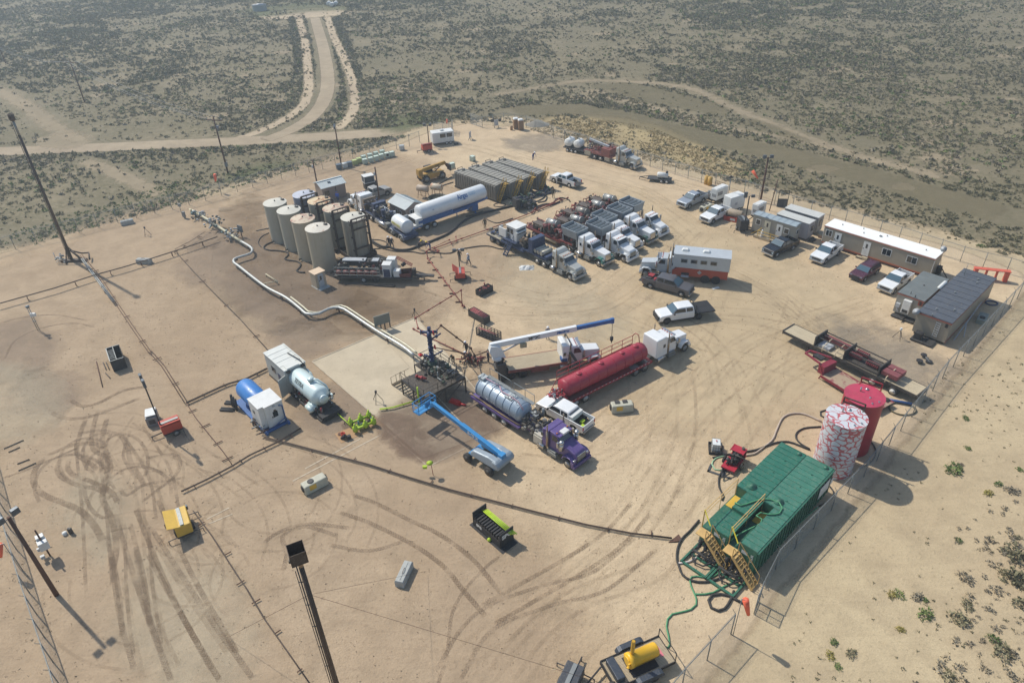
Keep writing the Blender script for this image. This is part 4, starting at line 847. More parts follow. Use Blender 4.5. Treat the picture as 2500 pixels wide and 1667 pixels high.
# ---------------------------------------------------------------- office trailers, sheds and cabins
def window(t,x,y,z,w_,h,face,frame='white2',panes=2,gl='glass'):
    """face: '-y','+y','+x','-x'"""
    f=MB(); p=MB(); d=.03
    if face in('-y','+y'):
        s=-1 if face=='-y' else 1; ya,yb=sorted((y,y+s*.035)); f.box(x-w_/2,x+w_/2,ya,yb,z-h/2,z+h/2)
        ya,yb=sorted((y+s*.036,y+s*.045)); pw=(w_-.16-.06*(panes-1))/panes
        for i in range(panes): xx=x-w_/2+.08+i*(pw+.06); p.box(xx,xx+pw,ya,yb,z-h/2+.08,z+h/2-.08)
    else:
        s=-1 if face=='-x' else 1; xa,xb=sorted((x,x+s*.035)); f.box(xa,xb,y-w_/2,y+w_/2,z-h/2,z+h/2)
        xa,xb=sorted((x+s*.036,x+s*.045)); pw=(w_-.16-.06*(panes-1))/panes
        for i in range(panes): yy=y-w_/2+.08+i*(pw+.06); p.box(xa,xb,yy,yy+pw,z-h/2+.08,z+h/2-.08)
    o=f.build('window',frame,t); p.build('pane',gl,o); return o
def door(t,x,y,z0,w_,h,face,mat='white2',glz=.35):
    f=MB(); p=MB(); 
    if face in('-y','+y'):
        s=-1 if face=='-y' else 1; ya,yb=sorted((y,y+s*.05)); f.box(x-w_/2,x+w_/2,ya,yb,z0,z0+h); ya,yb=sorted((y+s*.051,y+s*.06)); p.box(x-.13,x+.13,ya,yb,z0+h*.55,z0+h*.85); hd=MB().box(x-w_/2+.08,x-w_/2+.16,min(y+s*.05,y+s*.12),max(y+s*.05,y+s*.12),z0+.95,z0+1.1)
    else:
        s=-1 if face=='-x' else 1; xa,xb=sorted((x,x+s*.05)); f.box(xa,xb,y-w_/2,y+w_/2,z0,z0+h); xa,xb=sorted((x+s*.051,x+s*.06)); p.box(xa,xb,y-.13,y+.13,z0+h*.55,z0+h*.85); hd=MB().box(min(x+s*.05,x+s*.12),max(x+s*.05,x+s*.12),y-w_/2+.08,y-w_/2+.16,z0+.95,z0+1.1)
    o=f.build('door',mat,t); p.build('door_window','glass',o); hd.build('handle','darksteel',o); return o
def ribbed(name,col,ax='X',sc_=3.2,rough=.5):
    if name in _mc: return _mc[name]
    t=NT(name); b=t.bsdf(rough); v=t.coord('Object'); wv=t.n('TexWave',wave_type='BANDS',bands_direction=ax); wv.inputs['Scale'].default_value=sc_; t.l(v,wv.inputs[0])
    n=t.noise(v,.8,5,.6); c=t.mix(t.ramp(n,[(.35,0),(.7,.4)]),srgb(*col),srgb(*[int(k*.8) for k in col])); c=t.mix(t.ramp(wv.outputs['Fac'],[(0,.5),(.12,0)]),c,srgb(*[int(k*.8) for k in col])); t.l(c,b.inputs['Base Color']); t.bump(wv.outputs['Fac'],.3,.02); _mc[name]=t.m; return t.m
wall_grey=ribbed('grey panel siding',(150,146,134),'X',1.6); wall_tan=ribbed('taupe panel siding',(150,142,126),'X',2.4); wall_taupe2=ribbed('taupe metal siding',(142,128,118),'X',1.5)
def cabin(A,B,D,z,label,wallm,roofm,name='office_trailer',cat='office trailer',base=.45,curve=.0,ribs=0,trim=None,skirt=None,grp='office trailers along the right fence'):
    c,rz,L,W=frame3(A,B,D,z); t=thing(name,label,cat,c,rz,grp); x,y=L/2,W/2
    MB().box(-x+.06,x-.06,-y+.06,y-.06,base,z-.08).build('wall',wallm,t,bevel=.02)
    r=MB(); n=8
    pr=[(-y,z-.08)]+[( -y+ i*2*y/n, z+curve*(1-(2*i/n-1)**2)) for i in range(n+1)]+[(y,z-.08)]
    r.prismx(pr[::-1] if False else pr,-x,x)
    if ribs:
        for i in range(ribs+1):
            xx=-x+.1+i*(L-.2)/ribs
            pr2=[(yy,zz+.002) for yy,zz in pr[1:-1]]; r.prismx(pr2[::-1]+[(yy,zz+.035) for yy,zz in pr2],xx-.03,xx+.03)
    r.build('roof',roofm,t)
    MB().box(-x+.3,x-.3,-y+.25,y-.25,.12,base).box(-x-1.1,-x+.3,-.12,.12,.3,.42).build('chassis',skirt or 'darksteel',t)
    if trim:
        q=MB(); q.box(-x-.02,x+.02,-y-.02,-y+.03,z-.2,z-.09).box(-x-.02,-x+.03,-y,y,z-.2,z-.09).box(x-.03,x+.02,-y,y,z-.2,z-.09); q.box(-x+.04,x-.04,-y+.03,-y+.055,base,base+.14); q.build('trim',trim,t)
    return t,x,y,z
fp=lambda x,y:(1600+x/5.227,400+y/5.227)
fq=lambda x,y:(1950+x/4.276,500+y/4.276)
blroof=P('blue grey metal roof',(150,164,170),.5,0,.2,.8); whroof=P('white roof membrane',(236,236,230),.5,0,.06,.6); stroof=P('light steel roof',(206,206,198),.5,0,.12,.8)
dkroof=P('dark slate roof membrane',(78,84,92),.6,0,.25,.7); dkroof2=P('grey green roof membrane',(104,110,108),.6,0,.25,.7)
# small office with blue roof and number 2 door
t,x,y,z=cabin(fp(1250,640),fp(1800,805),fp(1340,600),3.0,'grey office trailer with blue-grey roof and two doors behind a yellow railing',wall_grey,blroof,curve=.12,ribs=7)
window(t,-x+.95,-y+.06,2.0,.75,.85,'-y','white2',1); window(t,x-1.3,-y+.06,1.9,.8,.85,'-y','white2',1); window(t,x-.06,0,1.9,.7,.8,'+x','white2',1)
door(t,-.9,-y+.06,.5,.9,2.05,'-y',P('cream door paint',(206,198,172),.5,0,.1)); dd=door(t,.95,-y+.06,.5,.9,2.05,'-y'); 
q=MB(); q.box(-2.2,2.4,-y-1.2,-y,.1,.45); q.build('porch','wood',t)
q=MB(); q.bar((-1.6,-y-1.2,1.35),(2.4,-y-1.2,1.35),.06); q.bar((-1.6,-y-1.2,.9),(2.4,-y-1.2,.9),.05); 
for xx in (-1.6,.4,2.4): q.bar((xx,-y-1.2,.4),(xx,-y-1.2,1.35),.06)
q.bar((-1.6,-y-1.2,1.35),(-2.6,-y-1.2,.5),.06); q.bar((-1.6,-y-1.2,1.35),(-1.6,-y-.1,1.35),.06); q.build('hand_rail','yellow',t)
text('2',.5,'black',t,(.95,-y+.0,1.75),(R(90),0,0))
t,x,y,z=cabin(fp(1545,635),fp(1970,770),fp(1625,585),2.9,'steel container office with ribbed pale roof, between two other trailers',P('grey violet container paint',(150,150,156),.5,0,.25,1),stroof,curve=.03,ribs=14,name='container_office')
window(t,x-.06,.3,1.8,.7,.8,'+x','darksteel',1); q=MB()
for s in (-1,1): 
    for i in range(18): q.box(-x+.3+i*(2*x-.6)/17-.07,-x+.3+i*(2*x-.6)/17+.07,s*(y-.06)-.03,s*(y-.06)+.03,.6,2.7)
q.build('corrugation',P('grey violet container paint',(150,150,156)),t); MB().box(x+.1,x+.8,-.5,.6,.1,.3).box(x+.1,x+.45,-.5,.6,.3,.5).build('steps','darksteel',t)
t,x,y,z=cabin(fp(1650,562),fp(2090,692),fp(1730,510),2.9,'steel container office with ribbed pale roof, closest to the fence',P('grey container paint',(146,144,140),.5,0,.25,1),stroof,curve=.03,ribs=14,name='container_office')
window(t,x-.06,.0,1.8,.6,.9,'+x','darksteel',1); MB().box(x+.1,x+.8,-.6,.5,.1,.3).build('steps','wood',t)
q=MB()
for s in (-1,1): 
    for i in range(18): q.box(-x+.3+i*(2*x-.6)/17-.07,-x+.3+i*(2*x-.6)/17+.07,s*(y-.06)-.03,s*(y-.06)+.03,.6,2.7)
q.build('corrugation',P('grey container paint',(146,144,140)),t)
# long white-roofed office
t,x,y,z=cabin(fq(272,212),fq(1430,565),fq(375,143),3.1,'long taupe office trailer with a bright white roof and two white doors',wall_tan,whroof,trim=P('rust orange trim',(178,98,66),.5,0,.2),skirt=P('brown skirt board',(120,78,58),.7,0,.3))  # skirt has one brown base colour with uneven dust
L=2*x
fr=lambda k:-x+L*k
window(t,fr(.055),-y+.06,2.1,.95,.95,'-y'); door(t,fr(.145),-y+.06,.5,.95,2.05,'-y'); door(t,fr(.42),-y+.06,.5,.95,2.05,'-y'); window(t,fr(.60),-y+.06,1.95,1.25,1.0,'-y'); window(t,fr(.82),-y+.06,1.95,1.35,1.0,'-y')
MB().box(fr(.36),fr(.42),-y-.5,-y,.1,.3).box(fr(.41),fr(.46),-y-.45,-y-.02,.1,.42).build('steps','wood',t)
q=MB(); [q.cyl((fr(k),yy,z),(fr(k),yy,z+.16),.07) for k,yy in ((.12,.2),(.3,.9),(.34,-.4),(.52,.8),(.88,.1))]; q.box(fr(.47),fr(.49),0,.3,z,z+.14); q.build('roof_vent','galv',t); text('2461',.22,'black',t,(fr(.03),-y+.05,2.7),(R(90),0,0))
MB().box(-x+.01,-x+.05,-y+.06,-y+.1,.5,z-.1).box(x-.05,x+.005,-y+.02,-y+.06,.5,z-.1).build('corner_trim','white2',t)
q=MB(); q.tube([(x+.3,.2,0),(x+.7,.6,.9),(x+.4,1.1,1.0),(x+.9,.9,.5),(x+1.5,.6,.06)],.06); q.box(x+.02,x+.5,.4,1.2,.1,1.2); q.tube([(x+.2,0,2.9),(x+.5,0,1.5),(x+.8,.2,.1)],.03); q.build('utility_hookup','black',t)
q=MB(); q.lathe((x-.2,y-.1,z+.25),(.5,-.6,.5),[(0,.0),(.02,.2),(.12,.42)],16); q.cyl((x-.25,y-.15,z-.1),(x-.2,y-.1,z+.25),.03); q.build('satellite_dish','lgrey',t)
# two dark-roofed offices
def endgear(t,x,y,z,dark=False):
    pass
trimr=P('red brown trim',(156,74,52),.5,0,.25)
t,x,y,z=cabin(fq(1035,910),fq(1300,690),fq(1325,1000),3.1,'shorter office trailer with grey-green roof and wall air conditioner',wall_grey,dkroof2,curve=.02,ribs=0,trim=trimr)
MB().box(-x-.38,-x+.06,-.35,.55,.9,2.6).build('air_conditioner','white2',t,bevel=.03); MB().box(-x-.395,-x-.383,-.22,.42,1.0,1.4).build('ac_grille','darksteel',t); text('S',.6,'black',t,(-x+.02,-y+.35,2.6),(R(90),0,R(-90)),bold=.03); MB().box(-x+.03,-x+.045,-y+.1,-y+.62,2.3,2.95).build('sign_panel',trimr,t)
q=MB(); q.box(-x-.25,-x+.05,y-.7,y-.25,1.3,1.8); q.tube([(-x-.1,y-.4,1.3),(-x-.2,y-.6,.9),(-x-.1,y-.8,.6)],.05); q.build('meter_box','lgrey',t); MB().box(-x-.7,-x,-y+.3,y-.2,.15,.3).build('hitch_frame','darksteel',t)
q=MB(); q.cyl((-x+.1,-.4,z),(-x+.1,-.4,z+.35),.05); q.cyl((-x+.6,.3,z),(-x+.6,.3,z+.3),.04); q.cyl((0,0,z),(0,0,z+.12),.08); q.build('roof_vent','black',t)
tarp=MB(); tarp.lathe((x*.15,-y+.05,z+.02),(1,0,0),[(0,.02),(.1,.22),(2.0,.24),(2.1,.02)],12); tt=tarp.build('rolled_awning','white2',t)
t,x,y,z=cabin(fq(1240,1112),fq(1727,660),fq(1600,1245),3.1,'long office trailer with dark slate roof nearest the right fence',wall_tan,dkroof,curve=.02,ribs=11,trim=trimr)
text('S',.6,'black',t,(-x+.02,-y+.45,2.55),(R(90),0,R(-90)),bold=.04)
q=MB(); [q.bar((-x-.02,-y+1.05,.9+i*.28),(-x-.02,-y+1.5,.9+i*.28),.05) for i in range(7)]; q.bar((-x-.02,-y+1.05,.8),(-x-.02,-y+1.05,2.7),.05); q.bar((-x-.02,-y+1.5,.8),(-x-.02,-y+1.5,2.7),.05); q.build('wall_ladder','lgrey',t)
MB().box(-x-1.4,-x,-y+.9,y-.5,.15,.32).build('hitch_frame','darksteel',t); q=MB(); q.box(-x-1.1,-x-.35,y-1.5,y-.7,.32,1.1); q.lathe((-x-.72,y-1.1,1.1),(0,0,1),[(0,.3),(.05,.3),(.05,.24),(.02,.0)],14); q.build('condenser_unit','black',t,bevel=.03)
q=MB(); q.lathe((-x-.1,y+.05,z-.05),(-.6,.2,.6),[(0,.0),(.02,.2),(.12,.42)],16); q.cyl((-x,y-.1,z-.5),(-x-.1,y,z-.05),.03); q.build('satellite_dish','lgrey',t)
q=MB(); [q.cyl((a,b,z),(a,b,z+.2),.1) for a,b in ((-x+1.8,.5),(-x+3,-1),(x-3,-.6),(x-2.,-.4),(0,.4))]; q.cyl((-x+.05,.3,z),(-x+.05,.3,z+.4),.05); q.cyl((x-2,1.2,z),(x-2,1.2,z+1.6),.03); q.build('roof_vent','galv',t)
q=MB(); q.bar((-x+2,-y-.35,.1),(x*.4,-y-.15,1.6),.1); q.bar((-x+3.5,-y-.9,.06),(-x+5.2,-y-.35,.9),.08); q.build('leaning_pipes','lgrey',t)
# sheds
def shed(eL,eR,rL,rR,ze,zr,label,ww,grp='small brown metal sheds'):
    a,b=g(*eL,ze),g(*eR,ze); ra,rb=g(*rL,zr),g(*rR,zr); u=(b-a); L=u.length; u.normalize(); n=Vector((-u.y,u.x,0)); hw=abs(((ra+rb)/2-(a+b)/2).dot(n))
    if n.dot(ra-a)<0: n=-n
    c=(a+b)/2+n*hw; c.z=0; t=thing('metal_shed',label,'shed',c,math.atan2(u.y,u.x),grp); x=L/2; y=hw; o=.22
    w_=MB(); w_.prismx([(-y+o,0),(y-o,0),(y-o,ze+.02),(0,zr-.08),(-y+o,ze+.02)],-x+o,x-o); w_.build('wall',wall_taupe2,t)
    r=MB(); 
    for s in (-1,1):
        r.add([(-x,s*y,ze-.02),(x,s*y,ze-.02),(x,0,zr),(-x,0,zr),(-x,s*y,ze+.04),(x,s*y,ze+.04),(x,0,zr+.06),(-x,0,zr+.06)],[(0,1,2,3),(7,6,5,4),(0,4,5,1),(1,5,6,2),(3,2,6,7),(0,3,7,4)])
        k=int(L/.3)
        for i in range(k+1): xx=-x+.03+i*(L-.06)/k; r.bar((xx,s*y,ze+.06),(xx,0,zr+.08),.04,.05)
    r.bar((-x,0,zr+.09),(x,0,zr+.09),.3,.06); r.build('roof',P('pale galvanised roof sheet',(192,200,198),.5,0,.15,1),t)
    return t,x,y,o
t,x,y,o=shed((783.7,462.8),(845.8,446.5),(768.4,445.6),(830.5,433.1),2.5,3.1,'brown metal shed behind the back row of tanks, skylight in its roof',1)
window(t,-x+1.0,-y+o,1.5,.8,.8,'-y','darksteel',1); MB().box(-.6,-.1,-.9,-.5,2.9,3.02).build('skylight','glass',t); MB().cyl((.3,-y+o-.05,0),(.3,-y+o-.05,2.4),.05).build('downpipe','darksteel',t)
t,x,y,o=shed((945.6,493.7),(989,514.2),(975.6,477.2),(1019,497.6),2.5,3.3,'brown metal shed with ridged roof behind the long white gas trailer',1)
window(t,-.3,-y+o,1.55,.5,.8,'-y','white2',1); window(t,.7,-y+o,1.55,.5,.8,'-y','white2',1); window(t,x-o,-.4,1.6,1.0,1.1,'+x','white2',2)
q=MB(); q.bar((-x-1.4,-y,1.9),(-x+.1,-y,1.9),.06); q.bar((-x-1.4,-y,0),(-x-1.4,-y,1.9),.06); q.bar((-x-.7,-y,0),(-x-.7,-y,1.9),.04); q.build('pipe_gate',P('yellow ochre pipe',(170,140,70)),t)
# small tan booth in front of the tanks  (crop 700,580 scale 4.276)
fz=lambda x,y:(700+x/4.276,580+y/4.276)
c,rz,L,W=frame3(fz(290,388),fz(393,345),fz(197,368),2.3); t=thing('equipment_booth','small tan booth with a door on a concrete step by the nearest tank','booth',c,rz); x,y=L/2,W/2
MB().box(-x,x,-y,y,.12,2.25).build('wall',P('tan booth siding',(184,168,142),.6,0,.2),t,bevel=.02); MB().box(-x-.08,x+.08,-y-.08,y+.08,2.25,2.33).build('roof',P('peach roof sheet',(214,190,160),.6,0,.15),t); door(t,0,-y,.15,.8,1.95,'-y','lgrey'); MB().box(-x,x+.1,-y-.7,-y,0,.13).box(-x-.1,x+.1,-y-.1,y+.1,0,.12).build('concrete_step','concrete',t)
# ---------------------------------------------------------------- fence
def chainmat(th=.24,nm='galvanised chain link'):
    t=NT(nm); b=t.bsdf(.5,.3,srgb(176,182,184)); v=t.coord('UV'); sx=t.n('SeparateXYZ'); t.l(v,sx.inputs[0])
    def band(op): 
        a=t.math(op,sx.outputs[0],sx.outputs[1]); a=t.math('MULTIPLY',a,math.pi/.075); a=t.math('SINE',a); a=t.math('ABSOLUTE',a); return t.math('LESS_THAN',a,th)
    t.alpha(t.math('MAXIMUM',band('ADD'),band('SUBTRACT'))); return t.m
CH=chainmat(); CH2=chainmat(.1,'thin chain link')
def fence(px,label,h=2.3,step=3.0,skip=None,world=False,rail=True,mesh=True,cat='fence'):
    pts=[g(*p) if not world else p for p in px]; t=thing('chain_link_fence',label,cat,pts[0]); O=pts[0]
    F=MB(); uv=[]; L=0; rl=MB(); n=0
    for a,b in zip(pts[:-1],pts[1:]):
        d=(b-a).length; k=max(1,round(d/step))
        A=a-O;B=b-O
        if mesh: F.add([A+Vector((0,0,.05)),B+Vector((0,0,.05)),B+Vector((0,0,h)),A+Vector((0,0,h))],[(0,1,2,3)]); uv+=[(L,0),(L+d,0),(L+d,h),(L,h)]; 
        L+=d
        if rail: rl.cyl(A+Vector((0,0,h)),B+Vector((0,0,h)),.035,n=5,caps=False); 
        for z in (h+.12,h+.22,h+.32): rl.cyl(A+Vector((0,0,z)),B+Vector((0,0,z)),.006,n=3,caps=False)
        for i in range(k+(1 if b is pts[-1] else 0)):
            p=A.lerp(B,i/k); u=(B-A).normalized(); q=MB(); q.cyl((0,0,0),(0,0,h+.03),.045,n=6); nn=Vector((-u.y,u.x,0))
            q.bar((0,0,h),(nn.x*-.28,nn.y*-.28,h+.33),.03); o=q.build('post','galv',t); o.location=p
            if i==0 and n==0 : pass
    if mesh:
        o=F.build('mesh_panel',CH2 if 'long' in label else CH,t); u=o.data.uv_layers.new(name='UVMap'); li=np.empty(len(o.data.loops),dtype=np.int32); o.data.loops.foreach_get('vertex_index',li); u.data.foreach_set('uv',np.array(uv,dtype=np.float32)[li].ravel())
    rl.build('rail','galv',t); return t
fence([(-300,705),(38.7,608.5),(193.5,568.4),(378.7,521.5),(463,501.5),(618,459),(689,440),(820,405),(905,382),(1000,358),(1025,349)],'long chain link fence along the upper left side of the pad')
fence([(1178,313),(1230,303),(1285,312),(1351,338),(1587,408),(1711.6,447.2),(1816,474),(1890,500),(2023,538.6),(2100,560),(2343,640),(2398,655),(2455,668),(2520,690)],'long chain link fence along the far right side behind the offices')
fence([(2520,690),(2300,925),(2108,1165),(1892,1390),(1852,1470)],'tall chain link fence running down the right side past the green tanks',h=2.4)
fence([(1784,1548),(1664,1680),(1500,1880)],'chain link fence at bottom right below the open gate',h=2.4)
fence([(-40,1050),(0,1205),(72,1447),(152,1680),(230,1950)],'chain link fence down the lower left edge of the pad',h=2.3)
def gate(a,b,label,h=2.3,px=True):
    A=g(*a);B=g(*b); d=(B-A); L=d.length; t=thing('swing_gate',label,'gate',A,math.atan2(d.y,d.x)); q=MB()
    for z in (.15,h/2,h): q.cyl((0,0,z),(L,0,z),.035,n=6)
    for x in (0,L/2,L): q.cyl((x,0,.1),(x,0,h),.035,n=6)
    q.build('gate_frame','galv',t); F=MB().add([(0,0,.1),(L,0,.1),(L,0,h),(0,0,h)],[(0,1,2,3)]); o=F.build('mesh_panel',CH,t); u=o.data.uv_layers.new(name='UVMap'); u.data.foreach_set('uv',np.array([(0,0),(L,0),(L,h),(0,h)],dtype=np.float32).ravel()); return t
gate((1060,325),(1104,331),'open mesh gate leaf behind the white guard trailer'); gate((1149,303),(1178,313),'open gate leaf at the far entrance corner'); gate((1852,1472),(1840,1500),'small mesh gate standing open beside the orange windsock',2.3)
gate((1104,331),(1106,318),'short gate leaf at the entrance post')
# ---------------------------------------------------------------- light vehicles
WH=M['white']; SIL=P('silver vehicle paint',(150,158,166),.35,.3,.12,1.,.4); GRYP=P('dark grey vehicle paint',(88,88,92),.4,.2,.2,1.,.3); BLKP=P('black vehicle paint',(16,17,20),.25,0,.04,1.,.3)
def PU(fr,rr,name,label,paint,**k):
    c,rz,L=place2(fr,rr,.84); return pickup(name,label,c,rz,paint,wb=max(3.4,min(L,4.4)),**k)
PU((1682.9,509.4),(1713.5,496),'pickup_truck','silver-blue pickup beside the white generator, facing left',SIL)
pw=PU((1740.6,546.4),(1771.2,532),'pickup_truck','white pickup parked beside the white box trailer',WH)
PU((1898.5,626.7),(1930,613.3),'pickup_truck','black dually pickup in front of the small office',BLKP,rim='chrome')
PU((2014.2,643.9),(2042,625.8),'pickup_truck','white pickup in front of the long white-roofed office left door',WH)
PU((2183,716),(2211,697),'pickup_truck','white pickup beside the grey-green roofed office',WH)
c,rz,L=place2((1355.7,448),(1388.3,458.7),.84)
pickup('pickup_truck','white pickup with its door standing open near the frac tanks',c,rz,WH,wb=max(3.5,L),door_open=1,tail_open=True)
c,rz,L=place2((1663,725.4),(1588,704.7),.84)
t=pickup('pickup_truck','dark grey pickup with loaded bed beside the grey and orange van truck',c,rz,GRYP,wb=L,tail_open=True)
q=MB(); q.box(-3.0,-2.3,-.6,.5,.8,1.35).cyl((-2.2,-.3,.8),(-2.2,-.3,1.2),.25).cyl((-1.8,.4,.8),(-1.8,.4,1.3),.22).box(-2.4,-1.9,.1,.5,.8,1.3); q.build('bed_cargo','darksteel',t); MB().box(-2.9,-2.2,-.2,.6,1.35,1.5).cyl((-1.75,-.4,.8),(-1.75,-.4,1.5),.2).build('red_equipment','red',t)
c,rz,L=place2((1627,791.2),(1704.3,779.7),.84)
pickup('flatbed_pickup','white crew cab pickup with black flatbed and grille guard',c,rz,WH,wb=L,flat=P('black steel flatbed',(30,31,33),.6,0,.06),rim='darksteel')
# 10: white pickup with tool box behind the purple truck
a=g(1436,1056);b=g(1320,992); d=(b-a).normalized(); c=(a+b)/2
t=pickup('pickup_truck','white pickup with white toolbox between the purple and red tank trucks',c,math.atan2(d.y,d.x),WH,wb=4.0)
MB().box(-1.75,-1.2,-.85,.85,1.2,1.7).build('tool_box','white2',t,bevel=.03); MB().box(-2.9,-2.6,.3,.7,.78,1.1).box(-2.4,-2.1,-.4,.1,.78,1.0).build('bed_cargo','lime',t)
PU((945.6,477.8),(904.8,492.5),'pickup_truck','dusty silver pickup by the stacked black crates near the sheds',P('dusty silver paint',(150,150,146),.5,.1,.35,1.))
# SUV
c,rz,L=place2((2111.4,686),(2134.8,671.9),.8)
t=thing('sport_utility_car','dark maroon sport utility car in front of the long office','car',c,rz); W=.95; MR=P('dark maroon vehicle paint',(76,26,42),.3,.1,.12,1.,.5)
b=MB(); r=.45
def arch(cx,z=.45,r=.46): return [(cx-r,z),(cx-r*.75,z+.36),(cx+r*.75,z+.36),(cx+r,z)]
pf=[(-2.2,.5)]+arch(-1.45)+arch(1.45)+[(2.35,.45),(2.4,.75),(2.25,.98),(1.05,1.12),(-2.3,1.15),(-2.35,.8)]; b.prism(pf,-W,W); b.build('body',MR,t,bevel=.07)
b=MB(); b.prism([(-2.28,1.12),(1.05,1.1),(.3,1.62),(-.1,1.7),(-1.8,1.68),(-2.1,1.6)],-W+.03,W-.03,inset=[.02,.02,.18,.2,.2,.18]); b.build('cabin',MR,t,bevel=.05)
for s in (-1,1):
    y=s*(W-.02); b=MB(); b.add([(-1.95,y,1.18),(.75,y,1.18),(.2,y-s*.13,1.56),(-1.85,y-s*.13,1.58)],[(0,1,2,3) if s<0 else (3,2,1,0)]); b.build('side_window','glass',t)
    MB().box(2.15,2.36,s*.68-.17,s*.68+.17,.72,.88).build('headlight','lens',t); MB().box(.55,.68,s*1.05-.1,s*1.05+.1,1.1,1.26).build('mirror',MR,t)
    for x in (-1.45,1.45): wheel(t,x,s*.82,.37,.24,'rim',side=s)
MB().add([(1.06,-.82,1.15),(1.06,.82,1.15),(.36,.7,1.6),(.36,-.7,1.6)],[(0,1,2,3)]).build('windshield','bluegl',t); MB().box(2.36,2.42,-.5,.5,.55,.85).build('grille','black',t); MB().box(-2.35,2.4,-.85,.85,.3,.5).build('bumper','black',t); MB().box(-1.7,-.1,-.6,-.55,1.7,1.74).box(-1.7,-.1,.55,.6,1.7,1.74).build('roof_rail','darksteel',t)
# ---------------------------------------------------------------- machinery clutter
def clutter(name,parent,box,mats,n,seed,rmax=.16,chunk=.35):
    r=random.Random(seed); x0,x1,y0,y1,z0,z1=box; mb=MB()
    for i in range(n):
        m_=r.randrange(len(mats)); k=r.random(); p=Vector((r.uniform(x0,x1),r.uniform(y0,y1),r.uniform(z0,z1)))
        if k<.35:
            s_=chunk*r.uniform(.3,1); a,b,c=s_*r.uniform(.4,1),s_*r.uniform(.4,1),s_*r.uniform(.4,1); mb.box(max(x0,p.x-a),min(x1,p.x+a),max(y0,p.y-b),min(y1,p.y+b),max(z0,p.z-c),min(z1,p.z+c),m_)
        elif k<.6:
            d=[Vector((1,0,0)),Vector((0,1,0)),Vector((0,0,1))][r.randrange(3)]*r.uniform(.15,.6); mb.cyl(p-d,p+d,rmax*r.uniform(.4,1.3),n=9,mi=m_)
        elif k<.85:
            q=Vector((r.uniform(x0,x1),r.uniform(y0,y1),r.uniform(z0,z1))); q=p+(q-p)*.5; mb.tube([p,(p.x,q.y,p.z),(q.x,q.y,p.z),q],rmax*r.uniform(.2,.45),6,m_)
        else: mb.lathe(p,(0,0,1),[(-.08,.0),(-.08,rmax*1.6),(.08,rmax*1.6),(.1,0)],10,m_)
    return mb.build(name,mats,parent)
RHD=R(-49.3); dx=Vector((math.cos(RHD),math.sin(RHD),0)); lf=Vector((-dx.y,dx.x,0))
c1150=lambda x,y:(1150+x/4.704,450+y/4.704)
DKR=P('dark red machine paint',(112,38,40),.5,0,.4,3); CHG=P('scuffed galvanised drum',(176,176,170),.35,.5,.25,2.5); RAD=P('radiator blue grey paint',(152,160,164),.45,.1,.2,1.5); RADD=P('radiator inner dark slats',(74,86,92),.5,.1,.2,2); COP=P('copper red paint',(176,84,70),.4,.1,.2,3)
GREY2=P('dusty engine paint',(126,120,108),.6,.1,.4,4); DENG=P('sooty engine iron',(78,74,68),.7,.1,.4,4)
